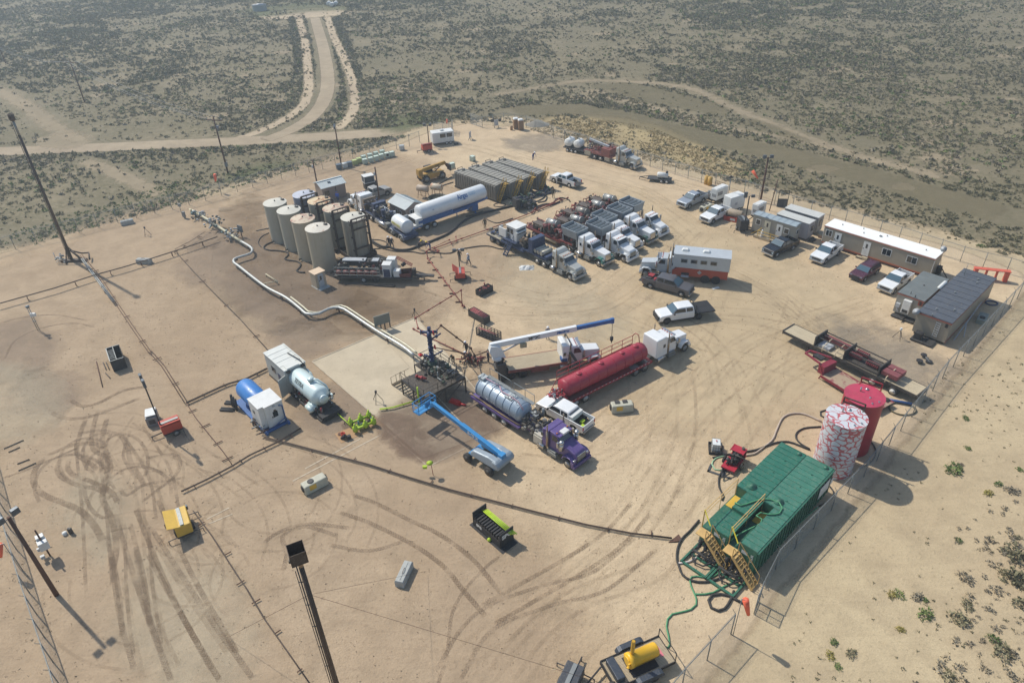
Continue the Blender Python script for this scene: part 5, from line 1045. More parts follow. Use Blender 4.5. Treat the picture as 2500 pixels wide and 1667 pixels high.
def fracrig(i,fw,tl,pl,paint,sleeper,hood,fender=None,roof='high',back=-14.6):
    o=g(*c1150(*fw))+lf*1.02
    t=thing('semi_tractor',tl,'semi truck',o,RHD,'white semi tractors of the pump rigs'); info=tractor(t,.9,paint,sleeper=sleeper,hood=hood,roof=roof,fender=fender)
    p=thing('pump_trailer',pl,'pump trailer',o,RHD,'red high pressure pump trailers')
    xf=-4.6 if sleeper<1.2 else -5.0
    d=MB(); d.box(back,-7.4,-1.2,-1.05,1.05,1.35).box(back,-7.4,1.05,1.2,1.05,1.35).box(back,-7.4,-1.05,1.05,1.2,1.28); d.prism([(-7.5,1.1),(-7.0,1.35),(xf-.2,1.35),(xf-.2,1.5),(-7.2,1.5),(-7.5,1.35)],-1.1,1.1)
    for s in (-1,1): d.prism([(-8.2,1.1),(-7.9,1.5),(-7.0,1.6),(-6.3,1.45),(-6.0,1.1),(-6.1,1.1),(-6.4,1.35),(-7.0,1.5),(-7.8,1.4),(-8.1,1.1)],s*.95-.25,s*.95+.25)
    d.build('deck',DKR,p)
    wheels_row(p,[back+1.6,back+2.95],.82,.52,.28,'rim',True)
    # radiator hopper
    hx=-5.75; L=1.5; W=1.2; q=MB()
    for s in (-1,1): q.add([(hx-L,s*W,3.75),(hx+L,s*W,3.75),(hx+L-.1,s*(W-.25),2.5),(hx-L+.1,s*(W-.25),2.5),(hx-L,s*(W-.06),3.75),(hx+L,s*(W-.06),3.75),(hx+L-.1,s*(W-.31),2.5),(hx-L+.1,s*(W-.31),2.5)],[(0,1,2,3),(7,6,5,4),(0,4,5,1),(3,2,6,7),(0,3,7,4),(1,5,6,2)])
    for s in (-1,1): q.add([(hx+s*L,-W,3.75),(hx+s*L,W,3.75),(hx+s*(L-.1),W-.25,2.5),(hx+s*(L-.1),-W+.25,2.5),(hx+s*(L-.06),-W,3.75),(hx+s*(L-.06),W,3.75),(hx+s*(L-.16),W-.25,2.5),(hx+s*(L-.16),-W+.25,2.5)],[(0,1,2,3),(7,6,5,4),(0,4,5,1),(3,2,6,7),(0,3,7,4),(1,5,6,2)])
    q.box(hx-L-.03,hx+L+.03,-W-.03,-W+.06,3.7,3.8).box(hx-L-.03,hx+L+.03,W-.06,W+.03,3.7,3.8).box(hx-L-.03,hx-L+.08,-W,W,3.72,3.95).box(hx+L-.06,hx+L+.03,-W,W,3.7,3.8)
    for k in range(1,4): q.box(hx-L+k*L/2-.035,hx-L+k*L/2+.035,-W+.06,W-.06,3.6,3.74)
    for sx in (-1,1):
        for s in (-1,1): q.bar((hx+sx*(L-.2),s*(W-.3),1.45),(hx+sx*(L-.1),s*(W-.25),2.5),.16)
    rd=q.build('radiator_housing',RAD,p)
    MB().box(hx-L+.07,hx+L-.07,-W+.07,W-.07,3.42,3.45).build('radiator_core',RADD,rd)
    clutter('fan_drive',p,(hx-1.,hx+1.1,-.9,.9,1.5,2.5),[DENG,DKR,GREY2],16,i)
    # machinery along the deck
    clutter('engine',p,(-11.4,-7.4,-1.0,1.0,1.35,2.8),[DKR,DENG,DKR,M['black'],M['maroon'],GREY2],125,10+i,.18,.36)
    q=MB(); q.cyl((-11.3,.25,2.75),(-9.5,.25,2.95),.52,n=18); q.cyl((-9.5,.25,2.95),(-9.35,.25,2.97),.55,n=18); q.cyl((-11.35,.25,2.74),(-11.2,.25,2.76),.55,n=18); q.build('exhaust_drum',CHG if i%3 else P('sooty drum',(150,146,136),.4,.4,.4,3),p)
    q=MB(); q.cyl((-9.3,-.2,2.3),(-8.1,-.2,2.3),.22,n=12); q.cyl((-9.45,-.2,2.3),(-9.3,-.2,2.3),.3,n=12); q.build('drive_shaft',COP,p)
    q=MB(); 
    for (x,y) in ((-8.6,.35),(-8.1,.5),(-8.2,-.55),(-7.8,.1)): q.lathe((x,y,2.2),(0,0,1),[(0,.2),(.45,.2),(.55,.12),(.56,0)],12)
    q.build('filter_canister','lgrey',p)
    q=MB(); q.cyl((-8.8,.7,2.6),(-7.5,.7,2.6),.26,n=12,mi=0); q.cyl((-11.2,-.75,2.2),(-9.4,-.75,2.25),.24,n=12,mi=0); q.build('muffler',DENG,p)
    q=MB(); q.box(-13.6,-11.6,-.8,.35,1.4,2.3); 
    for k in range(5): q.cyl((-13.4+k*.4,-.85,1.9),(-13.4+k*.4,.4,2.3),.14,n=10)
    q.build('high_pressure_pump',P('pump housing grey green',(96,84,74),.5,.1,.35,3),p,bevel=.04)
    clutter('piping',p,(back+.1,-11.0,-1.,1.,1.35,2.2),[DKR,COP,GREY2,DENG,M['black']],60,40+i,.11,.26)
    MB().cyl((-11.2,-.95,.8),(-8.4,-.95,.8),.27,n=14).build('side_tank',P('dusty cream tank',(176,166,142),.5,.1,.3),p)
    q=MB(); q.tube([(back,.5,1.6),(back-.5,.6,1.5),(back-.9,.6,.9),(back-1.3,.7,.1)],.06); q.tube([(back,-.5,1.6),(back-.5,-.5,1.6),(back-.8,-.5,.7),(back-1.1,-.6,.1)],.06); q.build('discharge_iron','redpipe',p)
    return t,p
GRN=P('teal fender paint',(58,120,110),.4,0,.25)
fracrig(1,(1470,950),'white sleeper tractor with teal fenders nearest the camera of the five white ones','red pump trailer behind the teal-fendered tractor',WH,1.3,'square',GRN,'high')
fracrig(2,(1755,900),'white aero-nosed tractor with rounded hood and body coloured bumper','red pump trailer behind the rounded-hood tractor',WH,1.0,'aero',None,'high')
fracrig(3,(1811,790),'white sleeper tractor half hidden behind the rounded-hood tractor','red pump trailer in the middle of the five',WH,1.3,'square',None,'high')
fracrig(4,(1985,700),'white sleeper tractor with dark green front fenders, second farthest','red pump trailer second from the far side',WH,1.3,'square',P('dark green fender paint',(46,82,76),.4,0,.2),'high')
fracrig(5,(2118,617),'white day cab tractor farthest from the camera of the five','red pump trailer on the far side of the group',WH,.3,'aero',None,'low')
# R1: blue blender rig with silver tractor
o=g(*c1150(1145,1110))+lf*1.02
SG=P('silver grey truck paint',(176,178,172),.4,.2,.2,1.)
t=thing('semi_tractor','silver tractor pulling the navy blue control cab trailer','semi truck',o,RHD); tractor(t,.9,SG,sleeper=1.0,hood='aero',roof='high')
p=thing('blender_trailer','navy blue blender trailer with white control cabin and side ladder','blender trailer',o,RHD); NB='dblue'
d=MB(); d.box(-17.3,-9.2,-1.2,1.2,.95,1.2).box(-9.6,-4.6,-1.15,1.15,1.35,1.5).prism([(-9.9,1.0),(-9.2,1.5),(-9.2,1.35),(-9.6,.95)],-1.15,1.15); d.build('deck',NB,p); wheels_row(p,[-16.2,-14.8],.82,.52,.28,'rim',True)
for s in (-1,1): MB().prism([(-17.1,1.1),(-17.0,1.3),(-14.2,1.3),(-13.9,1.0),(-14.0,1.0),(-14.3,1.2),(-16.9,1.2)],s*.95-.3,s*.95+.3).build('mudguard',P('dusty beige paint',(164,156,136),.6,0,.3),p)
q=MB(); q.box(-13.0,-10.9,-.9,1.0,1.9,3.9,tx=.0); q.box(-13.1,-10.8,-1.0,1.1,3.9,3.98); q.box(-10.9,-10.6,-1.0,.8,3.2,3.4); cb=q.build('control_cabin','white2',p,bevel=.03)
for (x,z) in ((-12.6,3.2),(-11.9,3.2),(-12.6,2.3)): MB().box(x-.26,x+.26,-.93,-.905,z-.38,z+.38).build('cabin_window','glass',cb)
MB().box(-10.895,-10.87,-.7,.8,2.9,3.6).build('cabin_window','glass',cb)
MB().box(-14.6,-13.1,-1.1,-.95,1.9,3.2).box(-14.6,-14.5,-1.1,-.3,1.9,3.2).box(-13.1,-13.0,-1.1,-.3,1.9,3.2).build('white_locker','white2',p)
q=MB(); 
for s in (0,1): q.bar((-12.0+s*.7,-2.6,.1),(-12.0+s*.7,-1.1,1.9),.06,.2); q.bar((-12.+s*.7,-1.1,1.9),(-12.+s*.7,-1.1,2.8),.05); q.bar((-12.+s*.7,-2.5,1.0),(-12.+s*.7,-1.1,2.8),.05)
for k in range(7): f=(k+.5)/7; q.box(-12.0,-11.3,-2.6+1.5*f-.1,-2.6+1.5*f+.1,.1+1.8*f-.02,.1+1.8*f+.02)
q.box(-13.3,-10.6,-1.5,-.9,1.85,1.92); q.build('ladder',NB,p)
clutter('piping',p,(-17.2,-13.2,-1.0,1.0,1.25,2.2),[GREY2,GREY2,DENG,M['dblue']],44,77,.13,.3); clutter('engine',p,(-10.5,-8.2,-1.0,1.0,1.5,3.1),[DENG,P('brown dusty machinery',(116,96,74),.7,0,.4,4),M['black']],52,78,.2,.4)
q=MB(); q.box(-8.1,-7.3,-1.2,1.2,1.5,3.5); [q.box(-8.15,-7.25,-1.22,1.22,1.8+k*.3,1.86+k*.3) for k in range(6)]; q.build('radiator_pack',NB,p)
for k in range(3): MB().cyl((-7.0+k*.62,-1.0,1.95),(-7.0+k*.62,1.0,1.95),.29,n=14).build('air_cylinder',P('pale dusty cylinder',(184,180,164),.4,.1,.25),p)
q=MB(); [q.bar((-7.2+k*.6,-1.15,1.5),(-7.2+k*.6,-1.15,2.4),.05) for k in range(5)]; [q.bar((-7.2+k*.6,1.15,1.5),(-7.2+k*.6,1.15,2.4),.05) for k in range(5)]; q.bar((-7.2,-1.15,2.4),(-4.8,-1.15,2.4),.05); q.bar((-7.2,1.15,2.4),(-4.8,1.15,2.4),.05); q.box(-5.2,-4.7,-1,1,1.5,1.75); q.build('deck_rail',NB,p)
# ---------------------------------------------------------------- white nitrogen tank trailer + pump unit + tractor
n79=lambda x,y:(790+x/7.84,400+y/7.84)
a=g(*n79(1540,1480)); b=g(*n79(1305,1385)); hd=R(126.5); dx2=Vector((math.cos(hd),math.sin(hd),0)); lf2=Vector((-dx2.y,dx2.x,0))
o=a+lf2*-1.0 if lf2.dot(a)<0 else a+lf2*1.0
o=(a+b)/2 + (Vector((-lf2.x,-lf2.y,0)) if lf2.dot(Vector((0,1,0)))<0 else lf2)*1.0
p=thing('nitrogen_pump_trailer','blue pump trailer carrying a short white tank, behind the right walkway tank','pump trailer',o,hd)
MB().box(-2.2,11.0,-1.1,1.1,1.0,1.25).box(-2.6,-2.2,-1.2,1.2,.7,1.2).box(-2.5,3.0,-.5,.5,.7,1.0).build('deck',NB,p)
for x in (-1.4,1.5):
    for s in (-1,1): wheel(p,x,s*1.0,.52,.35,'galv',False,s); MB().prism([(x-.72,.5),(x-.6,.95),(x-.3,1.18),(x+.3,1.18),(x+.6,.95),(x+.72,.5),(x+.66,.5),(x+.55,.9),(x+.27,1.12),(x-.27,1.12),(x-.55,.9),(x-.66,.5)],s*1.0-.26,s*1.0+.26).build('mudguard','lgrey',p)
tk=MB(); tk.lathe((-1.9,0,2.2),(1,0,0),[(0,0),(.08,.6),(.2,1.0),(.3,1.05),(3.3,1.05),(3.45,1.0),(3.6,.5),(3.65,0)],28); tk.build('tank','white',p)
text('NITROGEN',.5,P('faded yellow lettering',(206,202,92),.5,0,.1),p,(.0,1.06,2.35),(R(90),0,R(180)),bold=.02); 
clutter('pump_unit',p,(3.2,9.5,-1.0,1.0,1.3,3.2),[M['dblue'],M['dblue'],DENG,M['black'],GREY2,M['lgrey']],110,5,.17,.4)
MB().box(6.6,7.3,-1.1,1.1,1.3,3.4).build('radiator_pack',NB,p); MB().cyl((2.9,1.0 if False else -1.0,.85),(6.4,-1.0,.85),.38,n=14).cyl((2.9,1.0,.85),(6.4,1.0,.85),.38,n=14).build('fuel_tank','chrome',p); MB().box(2.4,3.2,-1.35,-.6,.9,1.6).box(2.4,3.2,.6,1.35,.9,1.6).build('tool_box','galv',p)
t=thing('semi_tractor','white sleeper tractor of the nitrogen unit beside the far shed','semi truck',o+dx2*13.6,hd); tractor(t,2.6,WH,sleeper=1.6,hood='square',roof='high')
MB().box(-3.6,-3.4,-1.1,1.1,1.1,3.1).build('headache_rack','chromewarm',t)
# ---------------------------------------------------------------- long white gas trailer
e5=lambda x,y:(950+x/5.227,370+y/5.227)
a=g(*e5(480,1010)); b=g(*e5(590,965)); hd=R(38.2); dxa=Vector((math.cos(hd),math.sin(hd),0)); nn=Vector((-dxa.y,dxa.x,0)); o=(a+b)/2+nn*1.0
p=thing('gas_trailer','long white cylindrical gas trailer with blue chassis and blue lettering','tank trailer',o,hd); BLU=P('trailer blue paint',(36,92,152),.4,0,.2)
tk=MB(); tk.lathe((-1.6,0,2.75),(1,0,0.0),[(0,0),(.04,.7),(.15,1.05),(.35,1.22),(12.4,1.22),(12.6,1.12),(12.75,.7),(12.8,0)],36); tk.build('tank','white',p)
q=MB(); q.box(-1.5,7.0,-1.2,1.2,1.25,1.55).box(-3.3,-1.6,-1.2,1.2,.95,1.15).box(-2.2,4.2,-1.23,1.23,1.55,1.95).prism([(7,1.25),(7,1.6),(11.2,1.95),(11.2,1.7),(8.4,1.45)],-1.0,1.0).box(8.0,9.1,-1.15,1.15,.5,1.5); q.build('chassis',BLU,p)
MB().box(-3.0,-1.4,-1.2,1.2,1.15,1.5).box(-2.6,-1.4,-1.18,1.18,1.5,2.4).build('rear_cabinet','white2',p,bevel=.04); MB().box(-2.62,-2.605,-.9,.9,1.55,2.3).build('cabinet_opening','black',p); q=MB().box(-.9,-.0,-.03,.03,1.2,2.5).build('cabinet_door','white2',p); q.location=(-2.6,1.2,0)
for x in (-.72,.72):
    for s in (-1,1): wheel(p,x,s*.95,.52,.3,'rimw',False,s)
q=MB(); [q.bar((8.6,s*.95,1.3),(8.6,s*.95,.05),.14) for s in (-1,1)]; [q.box(8.4,8.8,s*.95-.2,s*.95+.2,0,.08) for s in (-1,1)]; q.bar((5.,-1.0,1.3),(5.,-1.0,.5),.1); q.build('landing_leg',BLU,p)
clutter('valve_cluster',p,(7.8,9.2,-1.1,1.1,.6,1.5),[BLU,M['silverp'],M['yellow']],24,4,.08,.2)
AG=P('airgas blue lettering',(36,96,158),.5,0,.05); AGL=P('pale blue lettering',(150,184,208),.5,0,.05)
def ontank(s_,size,mat,x,ang,zc=2.75,r=1.235,side=-1,bold=0):
    y=side*math.cos(ang)*r; z=zc+math.sin(ang)*r
    return text(s_,size,mat,p,(x,y,z),(R(90)-ang if side<0 else R(90)+0,0,0 if side<0 else R(180)),bold=bold)
ontank('Airgas',1.15,AG,6.3,R(40),bold=.02).scale.x=.66; ontank('Nitrogen',.36,AGL,8.2,R(50)); ontank('Services',.36,AGL,8.2,R(33)); ontank('an Air Liquide company',.2,AGL,6.2,R(14)); ontank('N2',.25,AG,.6,R(15))
# ---------------------------------------------------------------- grey and orange data van truck (faces left)
v6=lambda x,y:(1500+x/6.534,580+y/6.534)
a=g(*v6(1610,738)); b=g(*v6(1430,718)); hd=R(163.5); dxv=Vector((math.cos(hd),math.sin(hd),0)); nn=Vector((-dxv.y,dxv.x,0)); 
if nn.y<0: nn=-nn
o=(a+b)/2+nn*1.0
t=thing('data_van_truck','grey truck with orange lower body, four side windows and roof units','van truck',o,hd); GT=P('grey van truck paint',(182,188,190),.35,.1,.12,1.,.2); OR=P('brick orange van paint',(162,66,44),.45,0,.15,1.)
MB().box(-2.2,5.0,-1.25,1.25,2.0,3.9).build('van_box',GT,t,bevel=.04); q=MB(); q.prism([(-2.1,.85),(5.0,.85),(5.0,1.55),(4.3,2.0),(-2.1,2.0)],-1.255,1.255); q.build('lower_body',OR,t,bevel=.02)
MB().box(-2.26,5.05,-1.29,1.29,3.9,3.95).build('roof',GT,t)
for s in (-1,1):
    for x in (3.6,2.35,1.1,-.15): window(t,x,s*1.25,3.05,.85,.55,'+y' if s>0 else '-y','galv',1,'glass')
    for x in (-.7,.7): wheel(t,x,s*.97,.52,.34,'galv',False,s); MB().cyl((x,s*1.262,.64),(x,s*1.268,.64),.6,n=20).build('wheel_arch','black',t)
    f=MB(); f.add([(1.2,s*1.275,1.55),(1.5,s*1.275,1.25),(1.8,s*1.275,1.55),(1.5,s*1.275,1.85)],[(0,1,2,3),(3,2,1,0)]); f.build('warning_diamond','white2',t)
    MB().box(2.8,3.8,s*1.26-.01,s*1.26+.01,1.0,1.35).build('locker','black',t); MB().box(2.8,3.8,s*1.5-.25,s*1.5+.25,.9,.95).build('step','lgrey',t)
for x in (3.6,.9):
    q=MB(); q.box(x-.5,x+.5,-.35,.35,3.95,4.22,tx=.18,ty=.1).build('roof_air_conditioner','white2',t,bevel=.06)
MB().box(-2.25,-2.22,-.6,.4,1.4,3.5).build('rear_door','darksteel',t)
MB().box(4.9,5.2,-.6,.6,.8,3.9).build('cab_gap_panel','black',t)
tractor(t,9.35,GT,sleeper=1.0,hood='square',roof='high',tandem=False)
q=MB(); q.cyl((5.25,-1.05,1.2),(5.25,-1.05,4.3),.08).cyl((5.25,1.05,1.2),(5.25,1.05,4.3),.08); q.build('tall_exhaust','chromewarm',t)
# ---------------------------------------------------------------- crane truck
t4=lambda x,y:(1150+x/4.125,770+y/4.125)
a=g(*t4(400,640));b=g(*t4(525,625)); f_=g(*t4(1150,515)); hd=R(11.8); dxc=Vector((math.cos(hd),math.sin(hd),0)); nn=Vector((-dxc.y,dxc.x,0)); o=(a+b)/2+nn*1.0
t=thing('crane_truck','white boom truck with wooden flatbed and blue-tipped telescopic boom','crane truck',o,hd)
MB().box(-2.0,7.0,-.45,.45,.75,1.05).build('frame','darksteel',t); MB().box(-.9,5.6,-1.2,1.2,1.25,1.35).build('wood_deck','wood',t); q=MB(); 
for s in (-1,1): q.box(-1.0,5.7,s*1.24-.05,s*1.24+.05,1.05,1.36)
q.box(1.6,3.6,-1.2,-.8,.6,1.05).box(1.6,3.6,.8,1.2,.6,1.05); q.build('bed_edge',P('faded red bed',(130,70,62),.6,0,.35,2),t)
wheels_row(t,[-.68,.68],.85,.52,.28,'darksteel',True)
k=tractor(t,11.0-1.2,WH,sleeper=1.0,hood='square',roof='high',tandem=False,rim='rim')
q=MB(); q.box(-2.3,-1.1,-.6,.6,1.0,1.4).box(-2.1,-1.2,-1.25,-1.0,.2,2.3).box(-2.1,-1.2,1.0,1.25,.2,2.3).bar((-1.7,-1.15,.2),(-1.7,-2.0,.1),.2).box(-2.1,-1.3,-.45,.45,1.4,2.7); q.build('crane_pedestal','darksteel',t,bevel=.03)
q=MB(); q.prism([(-2.4,2.6),(-1.0,2.6),(-1.3,3.4),(-1.6,4.1),(-2.6,4.3),(-2.8,3.6)],-.45,.45); q.cyl((-1.9,0,2.3),(-1.9,0,2.7),.6); q.build('turret','white',t,bevel=.05)
q=MB(); q.bar((-2.6,0,4.15),(7.0,0,4.75),.42,.62); bm=q.build('boom','white',t,bevel=.03); q=MB(); q.bar((7.0,0,4.76),(11.0,0,5.02),.34,.46).box(10.9,11.3,-.16,.16,4.7,5.3); q.build('boom_tip','dblue' if False else BLU,t,bevel=.02)
q=MB(); q.bar((-1.4,0,3.1),(1.2,0,4.2),.16); q.cyl((1.0,-.35,3.75),(1.0,.35,3.75),.28); q.build('lift_cylinder','lgrey',t); MB().box(.6,1.3,-.55,-.28,3.6,4.1).build('winch',P('tan winch',(156,146,118),.5,0,.2),t)
q=MB(); q.cyl((11.15,.05,4.7),(11.15,.05,2.9),.015,n=4).cyl((11.15,-.05,4.7),(11.15,-.05,2.9),.015,n=4); q.lathe((11.15,0,2.9),(0,0,-1),[(0,.05),(.08,.2),(.5,.18),(.65,.05),(.85,.05),(.9,0)],12); q.build('hook_block','black',t)
text('2892C',.5,'black',t,(2.2,-.24,4.46),(R(90),R(-3.6),0),bold=.015); text('Manitex',.42,AG,t,(5.4,-.24,4.66),(R(90),R(-3.6),0),shear=.3,bold=.02)
q=MB(); q.bar((5.8,-1.1,1.35),(6.1,-1.1,3.5),.12).bar((5.8,1.1,1.35),(6.1,1.1,3.5),.12).bar((6.1,-1.1,3.5),(6.1,1.1,3.5),.1); q.build('boom_rest','darksteel',t); q=MB(); q.bar((5.95,-1.2,2.6),(6.9,-2.3,1.0),.22).bar((6.9,-2.3,1.0),(6.95,-2.3,.1),.14).box(6.7,7.2,-2.55,-2.05,0,.08); q.build('outrigger','darksteel',t)
q=MB(); q.box(5.0,5.7,-1.15,-.5,1.36,1.75); q.build('tool_box','blue',t); q=MB(); q.bar((5.8,-1.2,1.36),(5.8,-.4,2.9),.08).bar((5.8,-.4,2.9),(5.8,-.4,1.4),.08).bar((5.75,-1.2,2.1),(5.75,.2,2.6),.08); q.build('rack','red',t)
# ---------------------------------------------------------------- red tanker with white tractor
a=g(*t4(1060,908)); b=g(*t4(1130,875)); hd=R(34.6); dxr=Vector((math.cos(hd),math.sin(hd),0)); nn=Vector((-dxr.y,dxr.x,0)); o=(a+b)/2+nn*1.0
p=thing('tanker_trailer','long red vacuum tank trailer with top walkway rail','tank trailer',o,hd); RT=P('tanker red paint',(160,42,60),.42,0,.2,1.); RB=P('tanker red chassis',(150,34,48),.5,0,.2,2.)
tk=MB(); tk.lathe((-1.7,0,2.15),(1,0,0),[(0,0),(.1,.6),(.25,.92),(.4,.98),(11.2,.98),(11.4,.9),(11.55,.5),(11.6,0)],34)
for x in np.arange(-1.2,9.6,1.25): tk.lathe((x,0,2.15),(1,0,0),[(0,.98),(.01,1.025),(.07,1.025),(.08,.98)],34)
for x in (.6,3.6,6.6,8.6): tk.lathe((x,0,3.08),(0,0,1),[(0,.3),(.12,.3),(.16,.26),(.18,0)],16)
tk.build('tank',RT,p)
q=MB(); q.box(-2.7,10.2,-1.2,1.2,1.0,1.12).box(-2.7,10.2,-1.22,-1.14,.9,1.2).box(-2.7,10.2,1.14,1.22,.9,1.2).box(-2.6,-1.6,-1.1,1.1,.75,1.3).box(-1.0,9,-.5,.5,.7,1.0); q.build('chassis',RB,p)
q=MB()
for i in range(24):
    for s in (-1,1): q.box(-2.4+i*.52,-2.4+i*.52+.2,s*1.225-.004,s*1.225+.004,1.1,1.17)
q.build('reflector_tape','white2',p)
MB().box(-1.9,1.2,-1.18,-.62,1.12,1.2).box(-1.9,1.2,.62,1.18,1.12,1.2).box(1.4,10,-1.15,-.95,1.12,1.16).build('fender_deck',P('dusty red deck',(112,62,58),.7,0,.4),p)
clutter('rear_valves',p,(-2.7,-1.7,-1.0,1.0,1.2,2.2),[RB,RB,M['lgrey'],M['galv']],26,14,.1,.25)
for x in (-.66,.66):
    for s in (-1,1): wheel(p,x,s*.88,.52,.28,'rimw',True,s)
q=MB()
for z in (2.6,3.1,3.65): q.bar((-1.4,1.12,z if z<2.7 else z),(9.2,1.12,z),.05)
for x in np.arange(-1.4,9.3,1.52): q.bar((x,1.12,2.55),(x,1.12,3.65),.05)
q.box(-1.4,9.2,.75,1.2,2.5,2.56); q.bar((-1.4,1.12,2.6),(-2.4,1.12,1.2),.05); q.tube([(9.2,1.1,3.65),(9.3,.8,4.1),(9.3,.3,4.1),(9.3,.1,3.2)],.05); q.build('walkway_rail','red',p)
t=thing('semi_tractor','white sleeper tractor pulling the long red tank trailer','semi truck',o+dxr*9.5,hd); k=tractor(t,6.9,WH,sleeper=1.9,hood='square',roof='high')
# ---------------------------------------------------------------- purple vacuum truck
a=g(*t4(150,975)); c_=g(*t4(350,1110)); hd=R(-47.2); dxp=Vector((math.cos(hd),math.sin(hd),0)); nn=Vector((-dxp.y,dxp.x,0)); o=(a+c_)/2+nn*1.0; PU_=P('purple truck paint',(92,74,130),.35,.1,.22,1.2,.3)
t=thing('vacuum_truck','purple truck with ribbed silver-grey vacuum tank','vacuum truck',o,hd)
tk=MB(); tk.lathe((-3.3,0,2.15),(1,0,0),[(0,0),(.1,.6),(.28,.98),(.4,1.04),(6.4,1.04),(6.6,.95),(6.85,.5),(6.9,0)],34)
for x in np.arange(-2.9,3.2,.98): tk.lathe((x,0,2.15),(1,0,0),[(0,1.04),(.01,1.1),(.08,1.1),(.09,1.04)],34)
tk.build('tank',P('silver grey tank paint',(150,164,176),.35,.3,.12,1.),t)
q=MB()
for x in (-2.9,-.9,1.5,2.6): q.bar((x,-.5,3.15),(x,-.5,3.5),.05); q.bar((x,.4,3.15),(x,.4,3.5),.05); q.tube([(x,-.5,3.45),(x,0,3.6),(x,.4,3.45)],.04)
q.lathe((1.5,-.1,3.1),(0,0,1),[(0,.35),(.14,.35),(.18,0)],16); q.box(-3.2,-2.4,-.35,.4,3.1,3.45); q.box(.9,1.9,-.5,.35,3.1,3.25); q.build('manway',P('pale manway fittings',(182,188,186),.4,.3,.2,3),t)
q=MB(); q.box(-3.3,3.4,.95,1.35,2.6,2.66); [q.bar((x,1.32,2.6),(x,1.32,3.6),.04) for x in (-3.2,-1.6,0,.4,2,3.3)]; q.bar((-3.2,1.32,3.6),(-.1,1.32,3.6),.05); q.bar((.4,1.32,3.6),(3.3,1.32,3.6),.05); q.build('walkway_rail','galv',t)
q=MB(); q.box(-3.6,3.6,-1.2,1.2,.98,1.12).box(-3.6,-3.4,-1.2,1.2,.7,1.1).box(-3.4,6.2,-.45,.45,.7,.98).box(-3.5,3.5,-1.23,-1.16,.9,1.15); q.build('chassis',PU_,t)
q=MB(); 
for i in range(6): q.tube([(-3.9,-1.1+i*.05,1.2),(-3.,-.95-.04*i,1.25+.03*i),(-1,-1.1+.03*i,1.22+.03*(i%3)),(1,-1.0-.05*(i%3),1.25),(3.2,-1.05,1.2+.03*i),(3.8,-.6,1.2)],.035)
q.build('bundled_hose',P('dirty tan hose',(140,116,88),.7,0,.4,3),t)
for x in (-1.42,0,1.42):
    for s in (-1,1): wheel(t,x,s*.88,.52,.28,'rimw',True,s)
clutter('blower_unit',t,(3.5,6.0,-1.1,1.1,1.0,2.4),[DENG,M['galv'],M['black'],GREY2],60,19,.14,.32); q=MB(); q.tube([(-.5,.2,3.3),(.3,-.3,3.35),(1.2,-.2,3.3),(2.5,-.2,3.3),(3.6,-.5,3.0)],.06); q.tube([(-2.5,0,3.4),(-1.2,.2,3.3),(-.5,.2,3.3)],.05); q.build('top_hose',P('pinkish hose',(176,140,150),.6,0,.2),t)
k=tractor(t,10.9,PU_,sleeper=.8,hood='aero',roof='low',tandem=False,fender=PU_)
MB().box(k['xcab']-.62,k['xcab']-.02+.0,-.4,.4,2.9,3.12).build('roof_air_conditioner','white2',t,bevel=.04); MB().box(5.6,6.6,-1.1,-.4,1.6,1.75).box(5.6,6.7,-1.2,-.7,.6,1.55).build('cream_locker',P('cream locker',(186,180,164),.5,0,.2),t)
for s in (-1,1): MB().cyl((k['xcab']+.3,s*1.05,1.7),(k['xcab']+.3,s*1.05,2.5),.19,n=14).lathe((k['xcab']+.3,s*1.05,2.5),(0,0,1),[(0,.24),(.2,.24),(.3,.12),(.31,0)],14).build('air_intake','chrome',t)
# ---------------------------------------------------------------- boom lift
c9=lambda x,y:(950+x/3.564,740+y/3.564)
a=g(*c9(710,1362));b=g(*c9(850,1512)); hd=R(136.5); dl=Vector((math.cos(hd),math.sin(hd),0)); nn=Vector((-dl.y,dl.x,0)); o=(a+b)/2-nn*0; 
if True:
    v=Vector((-nn.x,-nn.y,0)); 
    if v.x<0: v=-v
    o=(a+b)/2+v*1.15
t=thing('boom_lift','blue and grey telescopic boom lift with its basket at the well platform','boom lift',o,hd); LB=P('lift blue paint',(42,132,188),.4,0,.15); LG=P('lift grey body',(142,154,162),.4,.1,.12)
# local: +x towards basket
for sx in (-1,1):
    for s in (-1,1): wheel(t,sx*1.4,s*1.15,.5,.36,'darksteel',False,s)
MB().box(-1.5,1.5,-.5,.5,.45,.85).box(1.1,1.65,-.95,.95,.5,.8).box(-1.65,-1.1,-.95,.95,.5,.8).build('chassis',LB,t,bevel=.05); MB().cyl((0,0,.85),(0,0,1.15),.6).build('turntable','darksteel',t)
for s,nm in ((-1,'left'),(1,'right')):
    q=MB(); q.prism([(-2.4,1.1),(1.0,1.0),(1.15,1.3),(.7,1.75),(-1.2,2.05),(-2.2,2.0),(-2.5,1.6)],min(s*.25,s*1.2),max(s*.25,s*1.2),inset=[.05,.05,.08,.14,.14,.14,.08]); q.build('engine_cover',LG,t,bevel=.12)
q=MB(); q.prism([(-2.5,1.1),(-1.7,1.1),(-1.7,1.95),(-2.3,1.95),(-2.6,1.6)],-1.15,1.15); q.build('counterweight',LG,t,bevel=.15)
q=MB(); q.bar((-2.0,0,2.0),(3.2,0,2.75),.42,.55); q.box(-2.3,-1.8,-.3,.3,1.6,2.3); q.build('boom',LB,t,bevel=.03); q=MB(); q.bar((3.2,0,2.75),(7.2,0,3.32),.32,.42); q.bar((7.2,0,3.3),(7.6,0,2.7),.2); q.bar((7.5,0,2.75),(8.1,0,2.6),.18); q.build('boom_tip',LB,t,bevel=.02)
